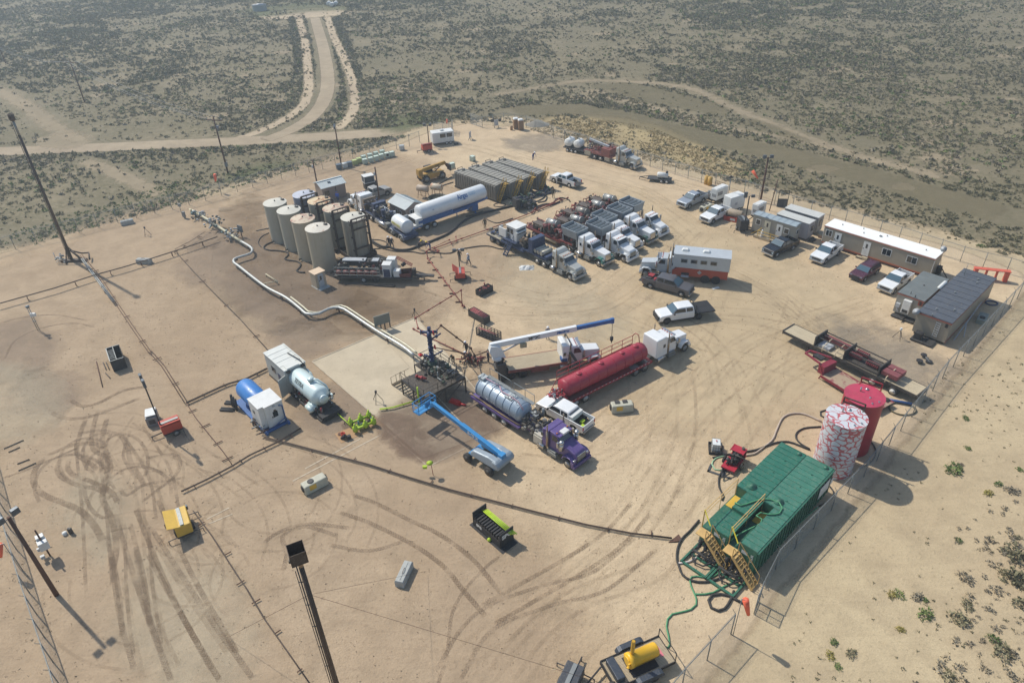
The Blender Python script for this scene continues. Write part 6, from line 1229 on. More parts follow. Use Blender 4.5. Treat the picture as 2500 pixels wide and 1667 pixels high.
text('S-60 X',.5,'white2',t,(1.5,.235,2.53),(R(90),R(8.2),R(180)),bold=.02)
q=MB(); 
for z in (2.0,2.5,3.1):
    q.bar((8.1,-1.15,z),(8.1,1.15,z),.05).bar((9.0,-1.15,z),(9.0,1.15,z),.05).bar((8.1,-1.15,z),(9.0,-1.15,z),.05).bar((8.1,1.15,z),(9.0,1.15,z),.05)
for x in (8.1,9.0):
    for y in (-1.15,0,1.15): q.bar((x,y,2.0),(x,y,3.1),.05)
q.box(8.1,9.0,-1.15,1.15,1.97,2.03).box(8.0,8.15,-.3,.3,2.4,3.1); q.build('basket',LB,t)
# ---------------------------------------------------------------- telehandler
a=g(*e5(480,405)); b=g(*e5(680,350)); hd=math.atan2((b-a).y,(b-a).x); dt=(b-a).normalized(); nn=Vector((-dt.y,dt.x,0)); wbt=(b-a).length; o=(a+b)/2+nn*1.0
t=thing('telehandler','yellow telescopic handler holding a white tote at the frac tanks','telehandler',o,hd); TY=P('handler yellow paint',(178,138,54),.5,0,.35,2)
for sx in (-1,1):
    for s in (-1,1): wheel(t,sx*wbt/2,s*1.0,.68,.45,'yellow' if False else 'rim',False,s)
MB().box(-wbt/2-.7,wbt/2+.6,-.7,.7,.7,1.35).box(-1.2,1.2,-1.15,-.6,.7,1.5).build('chassis',TY,t,bevel=.05); MB().box(-.9,.5,.3,1.15,1.0,2.4).build('cab','black',t,bevel=.05)
q=MB(); q.bar((-wbt/2-.8,-.05,2.1),(wbt/2+1.3,-.05,2.5),.45,.6).box(-wbt/2-1.1,-wbt/2-.3,-.5,.5,1.3,2.4); q.build('boom',TY,t,bevel=.03); q=MB(); q.bar((wbt/2+1.2,-.05,2.5),(wbt/2+2.0,-.05,1.3),.35); q.bar((.5,-.05,1.2),(wbt/2+.8,-.05,2.4),.15); q.build('boom_head','rustp',t); q=MB(); q.box(wbt/2+2.0,wbt/2+2.12,-.7,.6,.9,2.0).box(wbt/2+2.1,wbt/2+3.3,-.5,-.38,.9,.97).box(wbt/2+2.1,wbt/2+3.3,.3,.42,.9,.97); q.build('fork_carriage','black',t)
text('CAT',.42,'black',t,(1.2,-.29,2.36),(R(90),R(-4.5),0),bold=.02)
tote_at=o+dt*(wbt/2+2.75)+Vector((0,0,.98))
# ---------------------------------------------------------------- totes
IB=P('milky plastic bottle',(206,220,202),.4,0,.1,2); IBY=P('yellow green plastic bottle',(196,206,132),.4,0,.1,2); IBD=P('slate blue plastic bottle',(86,106,122),.4,0,.15,2); IBW=P('white plastic bottle',(212,216,212),.4,0,.1,2)
def tote(loc,rz,label,mt,grp='liquid totes in two rows by the upper fence'):
    t=thing('liquid_tote',label,'liquid tote',loc,rz,grp); t.scale=(.8,.8,.92)
    MB().box(-.56,.56,-.46,.46,.17,1.12).cyl((0,0,1.1),(0,0,1.17),.12).build('bottle',mt,t,bevel=.07)
    q=MB(); 
    for x in (-.3,0,.3):
        for s in (-1,1): q.bar((x,s*.5,.15),(x,s*.5,1.14),.025)
    for y in (-.25,.05,.3):
        for s in (-1,1): q.bar((s*.6,y,.15),(s*.6,y,1.14),.025)
    for z in (.35,.75,1.14):
        for s in (-1,1): q.bar((-.6,s*.5,z),(.6,s*.5,z),.025); q.bar((s*.6,-.5,z),(s*.6,.5,z),.025)
    q.build('cage','galv',t); q=MB(); q.box(-.6,.6,-.5,.5,.1,.15); [q.box(x-.07,x+.07,-.5,.5,0,.1) for x in (-.5,0,.5)]; q.build('pallet','wood',t); return t
def c5(x,y): return (600+x/5.227,370+y/5.227)
TF=[((1195,230),IBD,'dark blue tote at the left end of the front row'),((1270,215),IBW,'white tote between two dark blue ones'),((1330,200),IBD,'dark blue tote beside the yellow one'),((1395,175),IBY,'yellow tote beside the dark blue ones'),
((1450,150),IBY,'yellow-green tote second from the yellow one, rear row'),((1525,162),IB,'pale green tote, first of the front row in the middle'),((1600,142),IB,'pale green tote, second of the front row in the middle'),((1670,122),IB,'pale green tote, third of the front row in the middle'),((1735,100),IB,'pale green tote beside the one with a black label'),((1805,82),IB,'pale green tote with a black label on its face'),((1870,68),IB,'pale green tote at the right end of the rows')]
for (q_,mt,lb) in TF: tt=tote(g(*c5(*q_)),R(30),lb,mt); 
MB().box(-.25,.25,-.53,-.515,.5,.95).build('black_label','black',bpy.data.objects['liquid_tote.009']) if 'liquid_tote.009' in bpy.data.objects else None
for (q_,lb) in [((1510,118),'pale tote in the back row behind the first middle ones'),((1590,95),'pale tote in the back row, third from right end'),((1665,72),'pale tote in the back row, second from right end'),((1745,50),'pale tote in the back row at the far right end')]: tote(g(*c5(*q_)),R(30),lb,IB)
tote(g(800+500/2.75,1010/2.75),R(15),'single off-white tote standing alone near the red light tower',IBW)
tote(tote_at,hd,'pale green tote carried on the yellow handler forks',IB); tote(g(1154,394),R(-45),'white tote behind the second frac tank',IB); 
tt=tote(g(1746,1098),R(78),'white tote in a dark tray beside the red pump',IBW); MB().box(-.95,.95,-.8,-.72,0,.35).box(-.95,.95,.72,.8,0,.35).box(-.95,-.87,-.72,.72,0,.35).box(.87,.95,-.72,.72,0,.35).build('spill_tray','black',tt); MB().cyl((.1,0,1.18),(.1,0,1.22),.09).build('red_cap','redl',tt)
# ---------------------------------------------------------------- far service truck with silver mast and trailer
f13=lambda x,y:(1350+x/5.227,320+y/5.227)
fw=g(*f13(1005,500)); rw=g(*f13(650,395)); hd=R(-45.); dv=Vector((math.cos(hd),math.sin(hd),0)); nn=Vector((-dv.y,dv.x,0)); o=fw+nn*1.0
t=thing('service_truck','silver service truck with dark red pipe racks by the far fence','service truck',o,hd); k=tractor(t,.9,SG,sleeper=.9,hood='square',roof='high',tandem=False)
MB().box(-11.0,-4.6,-1.2,1.2,1.1,1.4).box(-6.9,-5.0,-1.2,1.2,1.4,2.6).build('bed',P('faded red bed',(130,70,62),.6,0,.35,2),t); clutter('pipe_rack',t,(-11.0,-5.2,-1.,1.,1.4,3.0),[DENG,DKR,GREY2],60,3,.1,.4); q=MB(); q.bar((-10.6,0,3.2),(-6.0,0,2.7),.3,.35); q.bar((-10.4,0,1.4),(-10.4,0,3.1),.2); q.build('mast','lgrey',t)
wheels_row(t,[-8.4,-7.0],.85,.52,.28,'rim',True); MB().box(-10.7,-9.3,-1.3,-1.0,.6,1.4).box(-6.0,-4.9,-1.3,-1.0,.5,1.1).build('side_locker',P('dusty beige paint',(164,156,136)),t)
o=g(*f13(235,275))+nn*.9; hd2=R(-36); t=thing('flat_trailer','long flat trailer carrying two white poly tanks behind the service truck','trailer',o,hd2)
MB().box(-1.9,6.2,-1.15,1.15,.75,.87).box(6.2,8.2,-.1,.1,.7,.8).build('deck','darksteel',t); [wheel(t,x,s*1.0,.38,.24,'rimw',False,s) for x in (-.9,0,.9) for s in (-1,1)]; q=MB(); [q.bar((x,s*1.1,.87),(x,s*1.1,2.0),.05) for x in (3.4,4.6,5.8) for s in (-1,1)]; [q.bar((3.4,s*1.1,2.0),(5.8,s*1.1,2.0),.05) for s in (-1,1)]; q.build('side_rack','darksteel',t)
for x,lb in ((-1.0,'white poly tank at the tail of the far flat trailer'),(1.0,'white poly tank in the middle of the far flat trailer')):
    u=thing('poly_tank',lb,'poly tank',o+Vector((math.cos(hd2),math.sin(hd2),0))*x+Vector((0,0,.87)),hd2,'white poly tanks on the far trailer'); MB().lathe((0,-1.0,.85),(0,1,0),[(0,0),(.1,.6),(.25,.8),(1.75,.8),(1.9,.6),(2.,0)],20).build('tank','white2',u); MB().box(-.7,.7,-.9,.9,0,.25).build('saddle','darksteel',u); MB().cyl((0,.0,1.6),(0,0,1.85),.18).build('lid','lgrey',u)
# small trailer with white tank
a=g(*f13(1405,670)); b=g(*f13(1240,655)); hd=math.atan2((b-a).y,(b-a).x); t=thing('utility_trailer','small utility trailer with a white tank near the far fence','trailer',a+Vector((.1,.9,0)),hd); [wheel(t,x,s*.9,.34,.22,'rimw',False,s) for x in (-.8,.1) for s in (-1,1)]
MB().box(-1.5,2.6,-.85,.85,.5,.6).bar((2.6,.6,.55),(4.0,0,.5),.1).bar((2.6,-.6,.55),(4.0,0,.5),.1).bar((4.,0,.5),(4.,0,0),.08).build('deck','darksteel',t); MB().lathe((-.9,0,1.15),(1,0,0),[(0,0),(.1,.45),(1.7,.5),(1.9,.4),(1.95,0)],18).build('tank','white2',t); MB().cyl((-.6,0,1.6),(-.6,0,1.9),.2).build('engine','black',t)
# ---------------------------------------------------------------- chemical trailer
h82=lambda x,y:(820+x/9.046,620+y/9.046)
a=g(*h82(660,640)); o=a+Vector((1.4,1.0,0)); t=thing('chemical_trailer','long flatbed trailer with red racks, white cabinets and a red bin at its nose','trailer',o,R(-6.5))
MB().box(-5.6,5.2,-1.25,1.25,.8,.95).box(-5.6,5.2,-1.28,-1.22,.72,.98).prism([(5.2,.7),(8.0,.6),(8.0,.8),(5.2,.95)],-.25,.25).bar((5.2,1.0,.8),(7.6,0,.7),.14).bar((5.2,-1.0,.8),(7.6,0,.7),.14).bar((6.6,.0,.6),(6.6,0,0),.12).build('deck','darksteel',t); [wheel(t,x,s*1.05,.42,.26,'rimw' if x<0 else 'darksteel',False,s) for x in (-1.5,.2) for s in (-1,1)]
q=MB(); [q.bar((-5.4+k*1.05,y,.95),(-5.4+k*1.05,y,2.3),.06) for k in range(7) for y in (-1.2,)]; [q.bar((-5.4,-1.2,z),(.9,-1.2,z),.07) for z in (1.2,1.7,2.3)]; [q.bar((-5.4,1.1,z),(.9,1.1,z),.07) for z in (2.5,)]; q.build('rack','galv',t)
q=MB(); [q.cyl((-5.2+k*.95,-.75,1.35),(-4.45+k*.95,-.75,1.35),.33,n=12) for k in range(6)]; q.build('chemical_drum','maroon',t); MB().box(-4.6,-1.4,.3,1.2,2.5,2.62).box(-.5,1.6-1.2,.3,1.2,2.5,2.62).build('white_rack_top','lgrey',t); MB().box(-4.5,.3,.4,1.1,1.7,2.4).build('grey_manifold_case','darksteel',t)
clutter('piping',t,(-5.4,.8,-.3,1.1,1.,2.4),[GREY2,DENG,M['maroon'],M['lgrey'],M['black']],90,31,.1,.22)
q=MB().box(1.3,2.4,-1.15,-.05,.95,2.75); q.box(1.25,2.45,-1.2,0,2.75,2.82).build('cabinet','white2',t,bevel=.03); MB().box(1.4,2.3,-1.165,-1.152,1.0,2.15).build('cabinet_sign','dblue',t); MB().box(1.6,2.8,.15,1.2,.95,2.95).build('cabinet','white2',t,bevel=.03); MB().box(2.7,3.6,-1.1,-.2,.95,1.9).build('white_bin','white2',t,bevel=.08)
q=MB(); q.add([(3.6,-1.1,.95),(5.0,-1.1,.95),(5.0,.3,.95),(3.6,.3,.95),(3.5,-1.2,1.5),(5.0,-1.2,1.7),(5.0,.3,1.7),(3.5,.3,1.5)],[(0,1,5,4),(1,2,6,5),(2,3,7,6),(3,0,4,7),(3,2,1,0)]); q.build('red_bin','maroon',t); q=MB(); [q.bar((2.9,.5+y,3.0),(5.0,.3+y,1.9),.07) for y in (0,.3,.6)]; q.build('conveyor','red',t); MB().cyl((3.7,.2,2.1),(4.1,.2,2.4),.25).box(5.2,5.6,-.6,0,1.,1.9).build('motor','black',t)
# ---------------------------------------------------------------- wellhead and platform
w9=lambda x,y:(960+x/7.125,780+y/7.125)
P1=g(*w9(150,1060),2.0);P2=g(*w9(550,1380),2.0);P3=g(*w9(1230,980),2.0);P4=g(*w9(840,730),2.0)
Pc=(P1+P2+P3+P4)/4; u=(P2-P1).normalized(); hdp=math.atan2(u.y,u.x); vv=Vector((-u.y,u.x,0)); LX=(P2-P1).length; LY=((P3-P2).length+(P4-P1).length)/2
t=thing('work_platform','dark steel work platform with railings and stairs round the wellhead','work platform',Vector((Pc.x,Pc.y,.09)),hdp); x,y=LX/2,LY/2; PS=P('oily dark platform steel',(70,62,52),.6,.1,.4,2)
MB().box(-x,x,-y,y,1.86,1.96).build('deck',P('oily dark deck plate',(64,56,46),.45,.1,.4,1.5),t)
q=MB()
for (a,b) in ((-x,-y),(x,-y),(x,y),(-x,y),(0,-y),(0,y),(x,0),(-x,0)): q.bar((a,b,0),(a,b,1.9),.12)
for (a,b,c_,d_) in ((-x,-y,0,-y),(0,-y,x,-y),(x,-y,x,0),(x,0,x,y)): q.bar((a,b,.1),(c_,d_,1.8),.07); q.bar((c_,d_,.1),(a,b,1.8),.05)
q.box(-x,x,-y,-y+.12,1.7,1.9).box(-x,x,y-.12,y,1.7,1.9).box(x-.12,x,-y,y,1.7,1.9); q.build('support_frame',PS,t)
q=MB()
def rail(a,b,zz=1.96,h=1.05):
    a=Vector(a);b=Vector(b);n=max(1,int((b-a).length/1.4))
    for z in (h*.5,h): q.bar(a+Vector((0,0,z)),b+Vector((0,0,z)),.045)
    for i in range(n+1): p=a.lerp(b,i/n); q.bar(p,p+Vector((0,0,h)),.045)
rail((-x,-y,1.96),(x,-y,1.96)); rail((x,-y,1.96),(x,y,1.96)); rail((x,y,1.96),(-x,y,1.96)); rail((-x,y,1.96),(-x,y*.1,1.96)); q.build('railing',PS,t)
q=MB(); sw=.5
for yy in (-y,-y+1.1): q.bar((-x-2.3,yy,.0),(-x,yy,1.9),.06,.2); q.bar((-x-2.3,yy,1.0),(-x,yy,2.95),.045); q.bar((-x-2.3,yy,0),(-x-2.3,yy,1.0),.045); q.bar((-x-1.1,yy,1.0),(-x-1.1,yy,2.),.045)
for k in range(8): f=(k+.5)/8; q.box(-x-2.3*(1-f)-.13,-x-2.3*(1-f)+.13,-y,-y+1.1,1.9*f-.02,1.9*f+.02)
q.build('stairs',P('dusty stair tread',(128,114,94),.6,0,.35),t); MB().cyl((x-.6,-y*.1+.0,0) if False else (x*.55,-y-.12,.1),(x*.55,-y-.12,2.9),.09).build('lime_pole','lime',t)
clutter('deck_equipment',t,(-x*.6,x*.7,-y*.1,y*.9,1.96,2.6),[DENG,M['black'],P('dark green valve paint',(44,70,54),.5,0,.3),GREY2,M['galv']],60,8,.1,.25)
q=MB(); q.cyl((-x*.55,-y*.45,2.2),(-x*.05,-y*.3,2.3),.12).lathe((-x*.5,-y*.45,2.2),(1,.2,0),[(-.25,.2),(-.1,.2),(-.1,.12)],12).lathe((-x*.28,-y*.38,2.25),(1,.2,0),[(-.1,.2),(.1,.2),(.1,.1)],12); q.build('red_valve','red',t)
q=MB(); rail((-x,y,1.96),(-x-1.4,y,1.96)); rail((-x-1.4,y,1.96),(-x-1.4,0,1.96)); rail((-x-1.4,0,1.96),(-x,0,1.96)); q.box(-x-1.4,-x,0,y,1.88,1.94); [q.bar((-x-1.4,yy,0),(-x-1.4,yy,1.9),.1) for yy in (0,y)]; q.build('rear_walkway',PS,t); clutter('rear_equipment',t,(-x-1.3,-x-.1,.1,y-.1,1.96,2.7),[DENG,M['black'],M['galv'],M['darksteel']],34,88,.08,.22); MB().lathe((-x-1.2,.8,2.9),(.3,.2,1),[(0,.28),(.05,.28)],14).build('hand_wheel','redl',t)
# well tree
W0=g(*w9(700,930),1.0); W0.z=.09
A=W0.copy(); lo,hi=0,15
def ztop(base,px):
    lo,hi=0.,40.
    for _ in range(40):
        m_=(lo+hi)/2; v_=Vector((base.x,base.y,m_))-Vector((0,0,CAM_H)); yy=833.5-FPX*v_.dot(_u2)/v_.dot(_fw)
        if yy>px[1]: lo=m_
        else: hi=m_
    return lo
HT=ztop(W0,(0,780+215/7.125))
t=thing('wellhead_tree','tall blue wellhead valve stack rising through the platform','wellhead',W0); BT=P('wellhead dark blue',(26,48,92),.4,0,.25,3)
MB().cyl((0,0,0),(0,0,2.6),.32,n=14).lathe((0,0,2.2),(0,0,1),[(0,.3),(0,.55),(.2,.55),(.2,.3)],14).build('casing_head',P('dark green valve paint',(44,70,54)),t)
q=MB(); z=2.6
q.cyl((0,0,z),(0,0,HT),.14,n=12)
for k in range(9): zz=z+k*(HT-z)/9; q.lathe((0,0,zz),(0,0,1),[(0,.14),(0,.27),(.12,.27),(.12,.14)],12)
for k in range(4): zz=z+.5+k*(HT-z)/5; q.box(-.2,.2,-.2,.2,zz,zz+.4)
q.cyl((-.2,0,HT-.2),(.2,0,HT-.2),.3); q.cyl((0,-.85,HT-.1),(0,.85,HT-.1),.16); q.cyl((-.75,0,HT-.1),(.75,0,HT-.1),.16); q.lathe((.8,0,HT-.1),(1,0,0),[(0,.26),(.1,.26)],12); q.lathe((-.8,0,HT-.1),(-1,0,0),[(0,.26),(.1,.26)],12); q.cyl((0,0,HT),(0,0,HT+.5),.14); q.cyl((.2,0,3.2),(1.2,.5,3.5),.09); q.cyl((.2,0,5.4),(1.2,.4,5.8),.09).lathe((.7,.2,5.6),(1,.4,.3),[(-.12,.2),(.12,.2)],10); q.cyl((-.2,-.1,3.2),(-.8,.2,3.3),.1); q.build('valve_stack',BT,t)
q=MB(); 
for zz in (4.4,6.2): q.lathe((.35,-.1,zz),(1,0,.2),[(0,.06),(.1,.26),(.18,.26),(.22,.05)],12)
q.build('hand_wheel','redl',t)
# iron lines from the tree
TT=W0+Vector((0,0,HT-.1))
def iron(pts,label,r=.06,mat='redpipe',name='iron_line',joints=True):
    o=pts[0].copy(); t=thing(name,label,'pipeline',o); q=MB(); q.tube([p-o for p in pts],r,8)
    if joints:
        for a,b in zip(pts[:-1],pts[1:]):
            n=max(1,int((b-a).length/3.2))
            for i in range(n+1):
                p=a.lerp(b,i/n)-o; d=(b-a).normalized(); q.lathe(p-d*.12,d,[(0,r*1.9),(.24,r*1.9)],8)
    q.build('pipe',mat,t); return t
J1=g(*fz(1835,735)); J0=g(*fz(1475,240)); JZ=Vector((0,0,.35))
K=TT+Vector((-1.5,1.9,.6)); 
iron([TT+Vector((-.7,.2,0)),TT+Vector((-1.2,.8,0)),K,J1+Vector((0,0,2.6)),J1+JZ],'raised dark red iron line from the wellhead top to the ground bend')
iron([J1+JZ+Vector((.2,.1,-.15)),J0+JZ],'pinkish red iron line on blocks running up to the bend by the valves',.07)
for k in range(6): p=J0.lerp(J1,(k+.4)/6); ob=MB().box(-.4,.4,-.07,.07,.0,.16).build('pipe_block','rustp'); ob.location=(p.x,p.y,.05); tag(ob,'rusty cross block holding up the pinkish red iron line','pipe block','cross blocks under the red line')
RG=g(*w9(1420,680)); iron([TT+Vector((.7,.0,0)),TT+Vector((1.3,.4,.5)),RG+Vector((-.4,.4,1.2)),RG+Vector((0,0,.4)),g(*c9(860,460))+Vector((0,0,.7))],'dark red iron line slanting from the wellhead top toward the crane truck',.07,'rustp')
iron([W0+Vector((.3,1.0,3.6)),W0+Vector((3.4,1.4,2.4)),g(*w9(1190,650))+Vector((0,0,.6))],'rusty iron pipe bending down behind the platform',.06,'rustp')
iron([g(1010,806)+Vector((0,0,.2)),g(1055,830)+Vector((0,0,.2)),g(1160,880)+Vector((0,0,.2))],'pink red iron line flat on the slab edge',.06)
ob=clutter('flow_manifold',None,(-1.3,1.3,-1.0,1.0,.05,.7),[M['redpipe'],M['rustp'],DENG,DKR],44,55,.09,.2); ob.location=g(1148,882)+Vector((0,0,.09)); tag(ob,'tangle of red and dark valves on the ground beside the platform','valve manifold')
# lines between valves and the pump rigs
iron([J0+JZ,g(*fz(1465,205))+Vector((0,0,.9)),g(*fz(1490,190))+Vector((0,0,1.0)),g(*fz(1580,200))+Vector((0,0,.8)),g(*fz(1588,165))+Vector((0,0,.4)),g(*fz(1545,130))+Vector((0,0,.3)),g(*c1150(190,540))+Vector((0,0,.3)),g(*c1150(700,345))+Vector((0,0,.3)),g(1386,487)+Vector((0,0,.3))],'long dark red iron line running to the pump trailers',.07)
iron([g(*e5(550,1250))+Vector((0,0,.25)),g(*e5(770,1150))+Vector((0,0,.3)),g(*e5(800,1200))+Vector((0,0,.3)),g(*e5(860,1165))+Vector((0,0,.3)),g(*e5(855,1125))+Vector((0,0,.5))],'short dark red iron branch beside the crouching workers',.05)
iron([g(*c1150(700,345))+Vector((0,0,.3)),g(*c1150(740,300))+Vector((0,0,.3)),g(*c1150(930,240))+Vector((0,0,.3)),g(*c1150(1010,205))+Vector((0,0,.6)),g(*c1150(1040,190))+Vector((0,0,.2))],'dark red iron manifold line behind the pump trailers',.09)
# ---------------------------------------------------------------- two separators
s54=lambda x,y:(540+x/4.9,800+y/4.9)
A_s,B_s,D_s=s54(505,300),s54(755,520),s54(750,195)
c,rz,L,W=frame3(A_s,B_s,D_s,3.2); t=thing('separator_skid','skid with grey cabin and long pale green lettered pressure vessel','separator',c,rz); x,y=L/2,W/2; MG=P('mint green vessel paint',(206,222,218),.3,.05,.08,1.,.3); CAB=P('light grey cabin panels',(178,180,172),.5,0,.12); CBR=ribbed('cabin roof panels',(204,206,196),'X',.38)
SL=9.2-x if False else 6.0
MB().box(-x,x,-y,y,.3,3.15).build('cabin',CAB,t,bevel=.03); r=MB(); r.box(-x-.05,x+.05,-y-.05,y+.05,3.15,3.22).box(x-.9,x-.0,-.9,.5,3.22,3.3); [r.box(-x+k*2*x/5-.02,-x+k*2*x/5+.02,-y,y,3.22,3.25) for k in range(1,5)]; r.bar((-x,y-.08,3.28),(x,y-.08,3.28),.08); r.build('cabin_roof',P('pale cabin roof',(206,208,200),.5,0,.12),t)
window(t,-.6,-y,1.9,.9,.8,'-y','grey',1); MB().box(.3,.9,-y-.03,-y,.5,1.9).build('side_opening','dblue',t); q=MB().box(0,1.1,-.04,.04,.3,2.6); o_=q.build('open_door',CAB,t); o_.location=(x-.1,-y,0); o_.rotation_euler.z=R(-70)
MB().box(-x-.1,x+6.6,-y,-y+.2,.06,.3).box(-x-.1,x+6.6,y-.2,y,.06,.3).box(x+.1,x+6.6,-y+.2,y-.2,.08,.2).box(x+5.9,x+6.8,-y+.1,y-.1,.2,.75).build('skid','black',t)
q=MB(); q.lathe((x-.1,0,1.95),(1,0,0),[(0,.4),(.05,.95),(.3,1.06),(4.9,1.06),(5.25,.9),(5.45,.45),(5.5,.45),(5.5,.5),(5.8,.5),(5.8,0)],32); q.lathe((x+3.3,0,3.0),(0,0,1),[(-.1,.3),(.3,.3),(.3,.38),(.4,.38),(.45,0)],14); q.lathe((x+5.0,-y+.35,.9),(-1,0,0),[(0,0),(.1,.34),(1.1,.34),(1.2,0)],16); q.lathe((x+5.0,-y+.0,.75),(-1,0,0),[(0,0),(.1,.3),(1.1,.3),(1.2,0)],16)
q.tube([(x+3.3,0,3.3),(x+3.9,.5,3.3),(x+4.5,1.0,2.6),(x+5.3,1.1,1.2)],.1); q.tube([(x+.2,y-.1,2.3),(x+1.0,y-.1,2.2),(x+1.6,y-.1,1.2)],.15); q.build('pressure_vessel',MG,t)
text('TETRA',.6,P('grey green stencil',(104,112,108),.5,0,.05),t,(x+2.2,-.86,2.62),(R(52),0,0),bold=.02)
clutter('skid_piping',t,(x+.3,x+6.2,-y+.1,-y+.7,.2,1.2),[M['black'],M['red'],GREY2,M['lgrey']],34,66,.09,.2); clutter('skid_piping',t,(x+.5,x+6.2,y-.6,y,.2,2.2),[MG,P('dark green valve paint',(44,70,54)),M['black'],M['galv']],44,67,.1,.2)
q=MB(); q.tube([(-.3,y-.6,3.3),(x-.5,y-.35,3.4),(x+.2,y-.3,3.1)],.06); [q.box(x-.05,x+.25,s*.85-.2,s*.85+.2,2.85,3.05) for s in (-1,1)]; q.build('work_light','black',t)
A_s,B_s,D_s=s54(310,850),s54(450,990),s54(585,730)
c,rz,L,W=frame3(A_s,B_s,D_s,3.0); t=thing('separator_skid','skid with white cabin and blue pressure vessel','separator',c,rz); x,y=L/2,W/2
MB().box(-x,x-.3,-y,y,.35,2.95).box(x-.3,x,-y+.55,y,.35,2.95).build('cabin','white2',t,bevel=.02); MB().box(-x-.04,x-.25,-y-.04,y+.04,2.95,3.02).box(x-.25,x+.04,-y+.5,y+.04,2.95,3.02).build('cabin_roof','white2',t); d_=door(t,x,.25,.5,.95,2.1,'+x','white2'); MB().box(x+.06,x+.075,0,.5,1.4,2.1).build('door_glass','glass',d_); MB().lathe((x+.0,.25,2.72),(1,0,0),[(0,.14),(.02,.14)],16).build('round_badge','lgrey',t)
q=MB(); q.lathe((-x+.1,0,1.75),(-1,0,0),[(0,.9),(.3,1.06),(3.6,1.06),(3.95,.95),(4.15,.5),(4.2,0)],30); q.build('pressure_vessel',P('bright blue vessel paint',(52,122,190),.35,0,.12,1.),t)
MB().box(-x-4.4,x+.5,-y-.1,-y+.15,.06,.35).box(-x-4.4,x+.5,y-.15,y+.1,.06,.35).box(-x-4.3,x+.3,-y,y,.1,.22).build('skid',P('bright blue skid',(44,96,156),.45,0,.2),t)
q=MB(); q.tube([(x+.12,y-.15,.4),(x+.12,y-.15,2.4),(x+.12,y-.5,2.6)],.06); q.tube([(x+.3,y-.1,.4),(x+.3,y-.1,1.0),(x+.3,-.3,.5)],.06); q.build('blue_piping','blue',t); clutter('side_piping',t,(-1.0,x+.3,-y-.5,-y,.2,1.0),[M['rustp'],M['galv'],M['black']],22,91,.07,.15)
MB().lathe((-.4,-y-.02,1.9),(0,-1,0),[(0,.28),(.02,.28)],18).build('wall_fan','galv',t); q=MB(); [q.cyl((-x-3.9+k*.5,-y-.5,.0),(-x-3.9+k*.5,-y-.35,1.5),.13,n=10) for k in range(3)]; q.build('gas_bottle','black',t)
for k,(q0,lb) in enumerate([((130,920),'black gas cylinders lying nearest the blue skid'),((75,1000),'black gas cylinders lying farther left of the blue skid')]):
    o=g(*s54(*q0)); t=thing('gas_cylinder_pair',lb,'gas cylinders',o,R(-8),'black gas cylinders on the dirt'); 
    for yy in (0,.3): MB().lathe((-.8,yy,.14),(1,0,0),[(0,.12),(.02,.14),(1.35,.14),(1.5,.06),(1.65,.06),(1.65,0)],12).build('cylinder','black',t)
# plywood deck with lime valves
o=g(*s54(1640,1200)); t=thing('valve_skid','lime green valve assembly sitting on plywood sheets','valve manifold',o,R(32)); MB().box(-2.3,2.3,-1.2,.5,.02,.07).box(-1.3,2.4,-.4,1.5,.0,.05).build('plywood_sheet','ply',t); q=MB(); q.cyl((-.7,-.6,.5),(1.6,-.6,.5),.13).cyl((-.7,.6,.5),(1.6,.6,.5),.13); [q.lathe((a,b,.3),(0,0,1),[(0,.26),(.5,.26),(.6,.1),(.9,.1)],10) for a in (-.5,.6,1.5) for b in (-.6,.6)]; q.build('valve','lime',t); clutter('green_piping',t,(-.8,1.6,-.5,.6,.1,.8),[P('teal valve paint',(50,104,110),.5,0,.2),M['black'],M['lime']],24,12,.09,.2); MB().cyl((-2.0,-.6,.1),(-1.7,-1.0,.6),.16).box(-1.6,-1.2,-1.2,-.9,.1,.5).build('pump','black',t); MB().lathe((-1.9,.1,.1),(0,0,1),[(0,.22),(.05,.22),(.05,.16)],14).build('ring','rustp',t)
q=thing('red_bucket','red and black bucket beside the plywood sheets','bucket',g(*s54(1465,1305))); MB().lathe((0,0,0),(0,0,1),[(0,.2),(.5,.24),(.5,.2),(.3,.18)],12).build('body','orange',q)
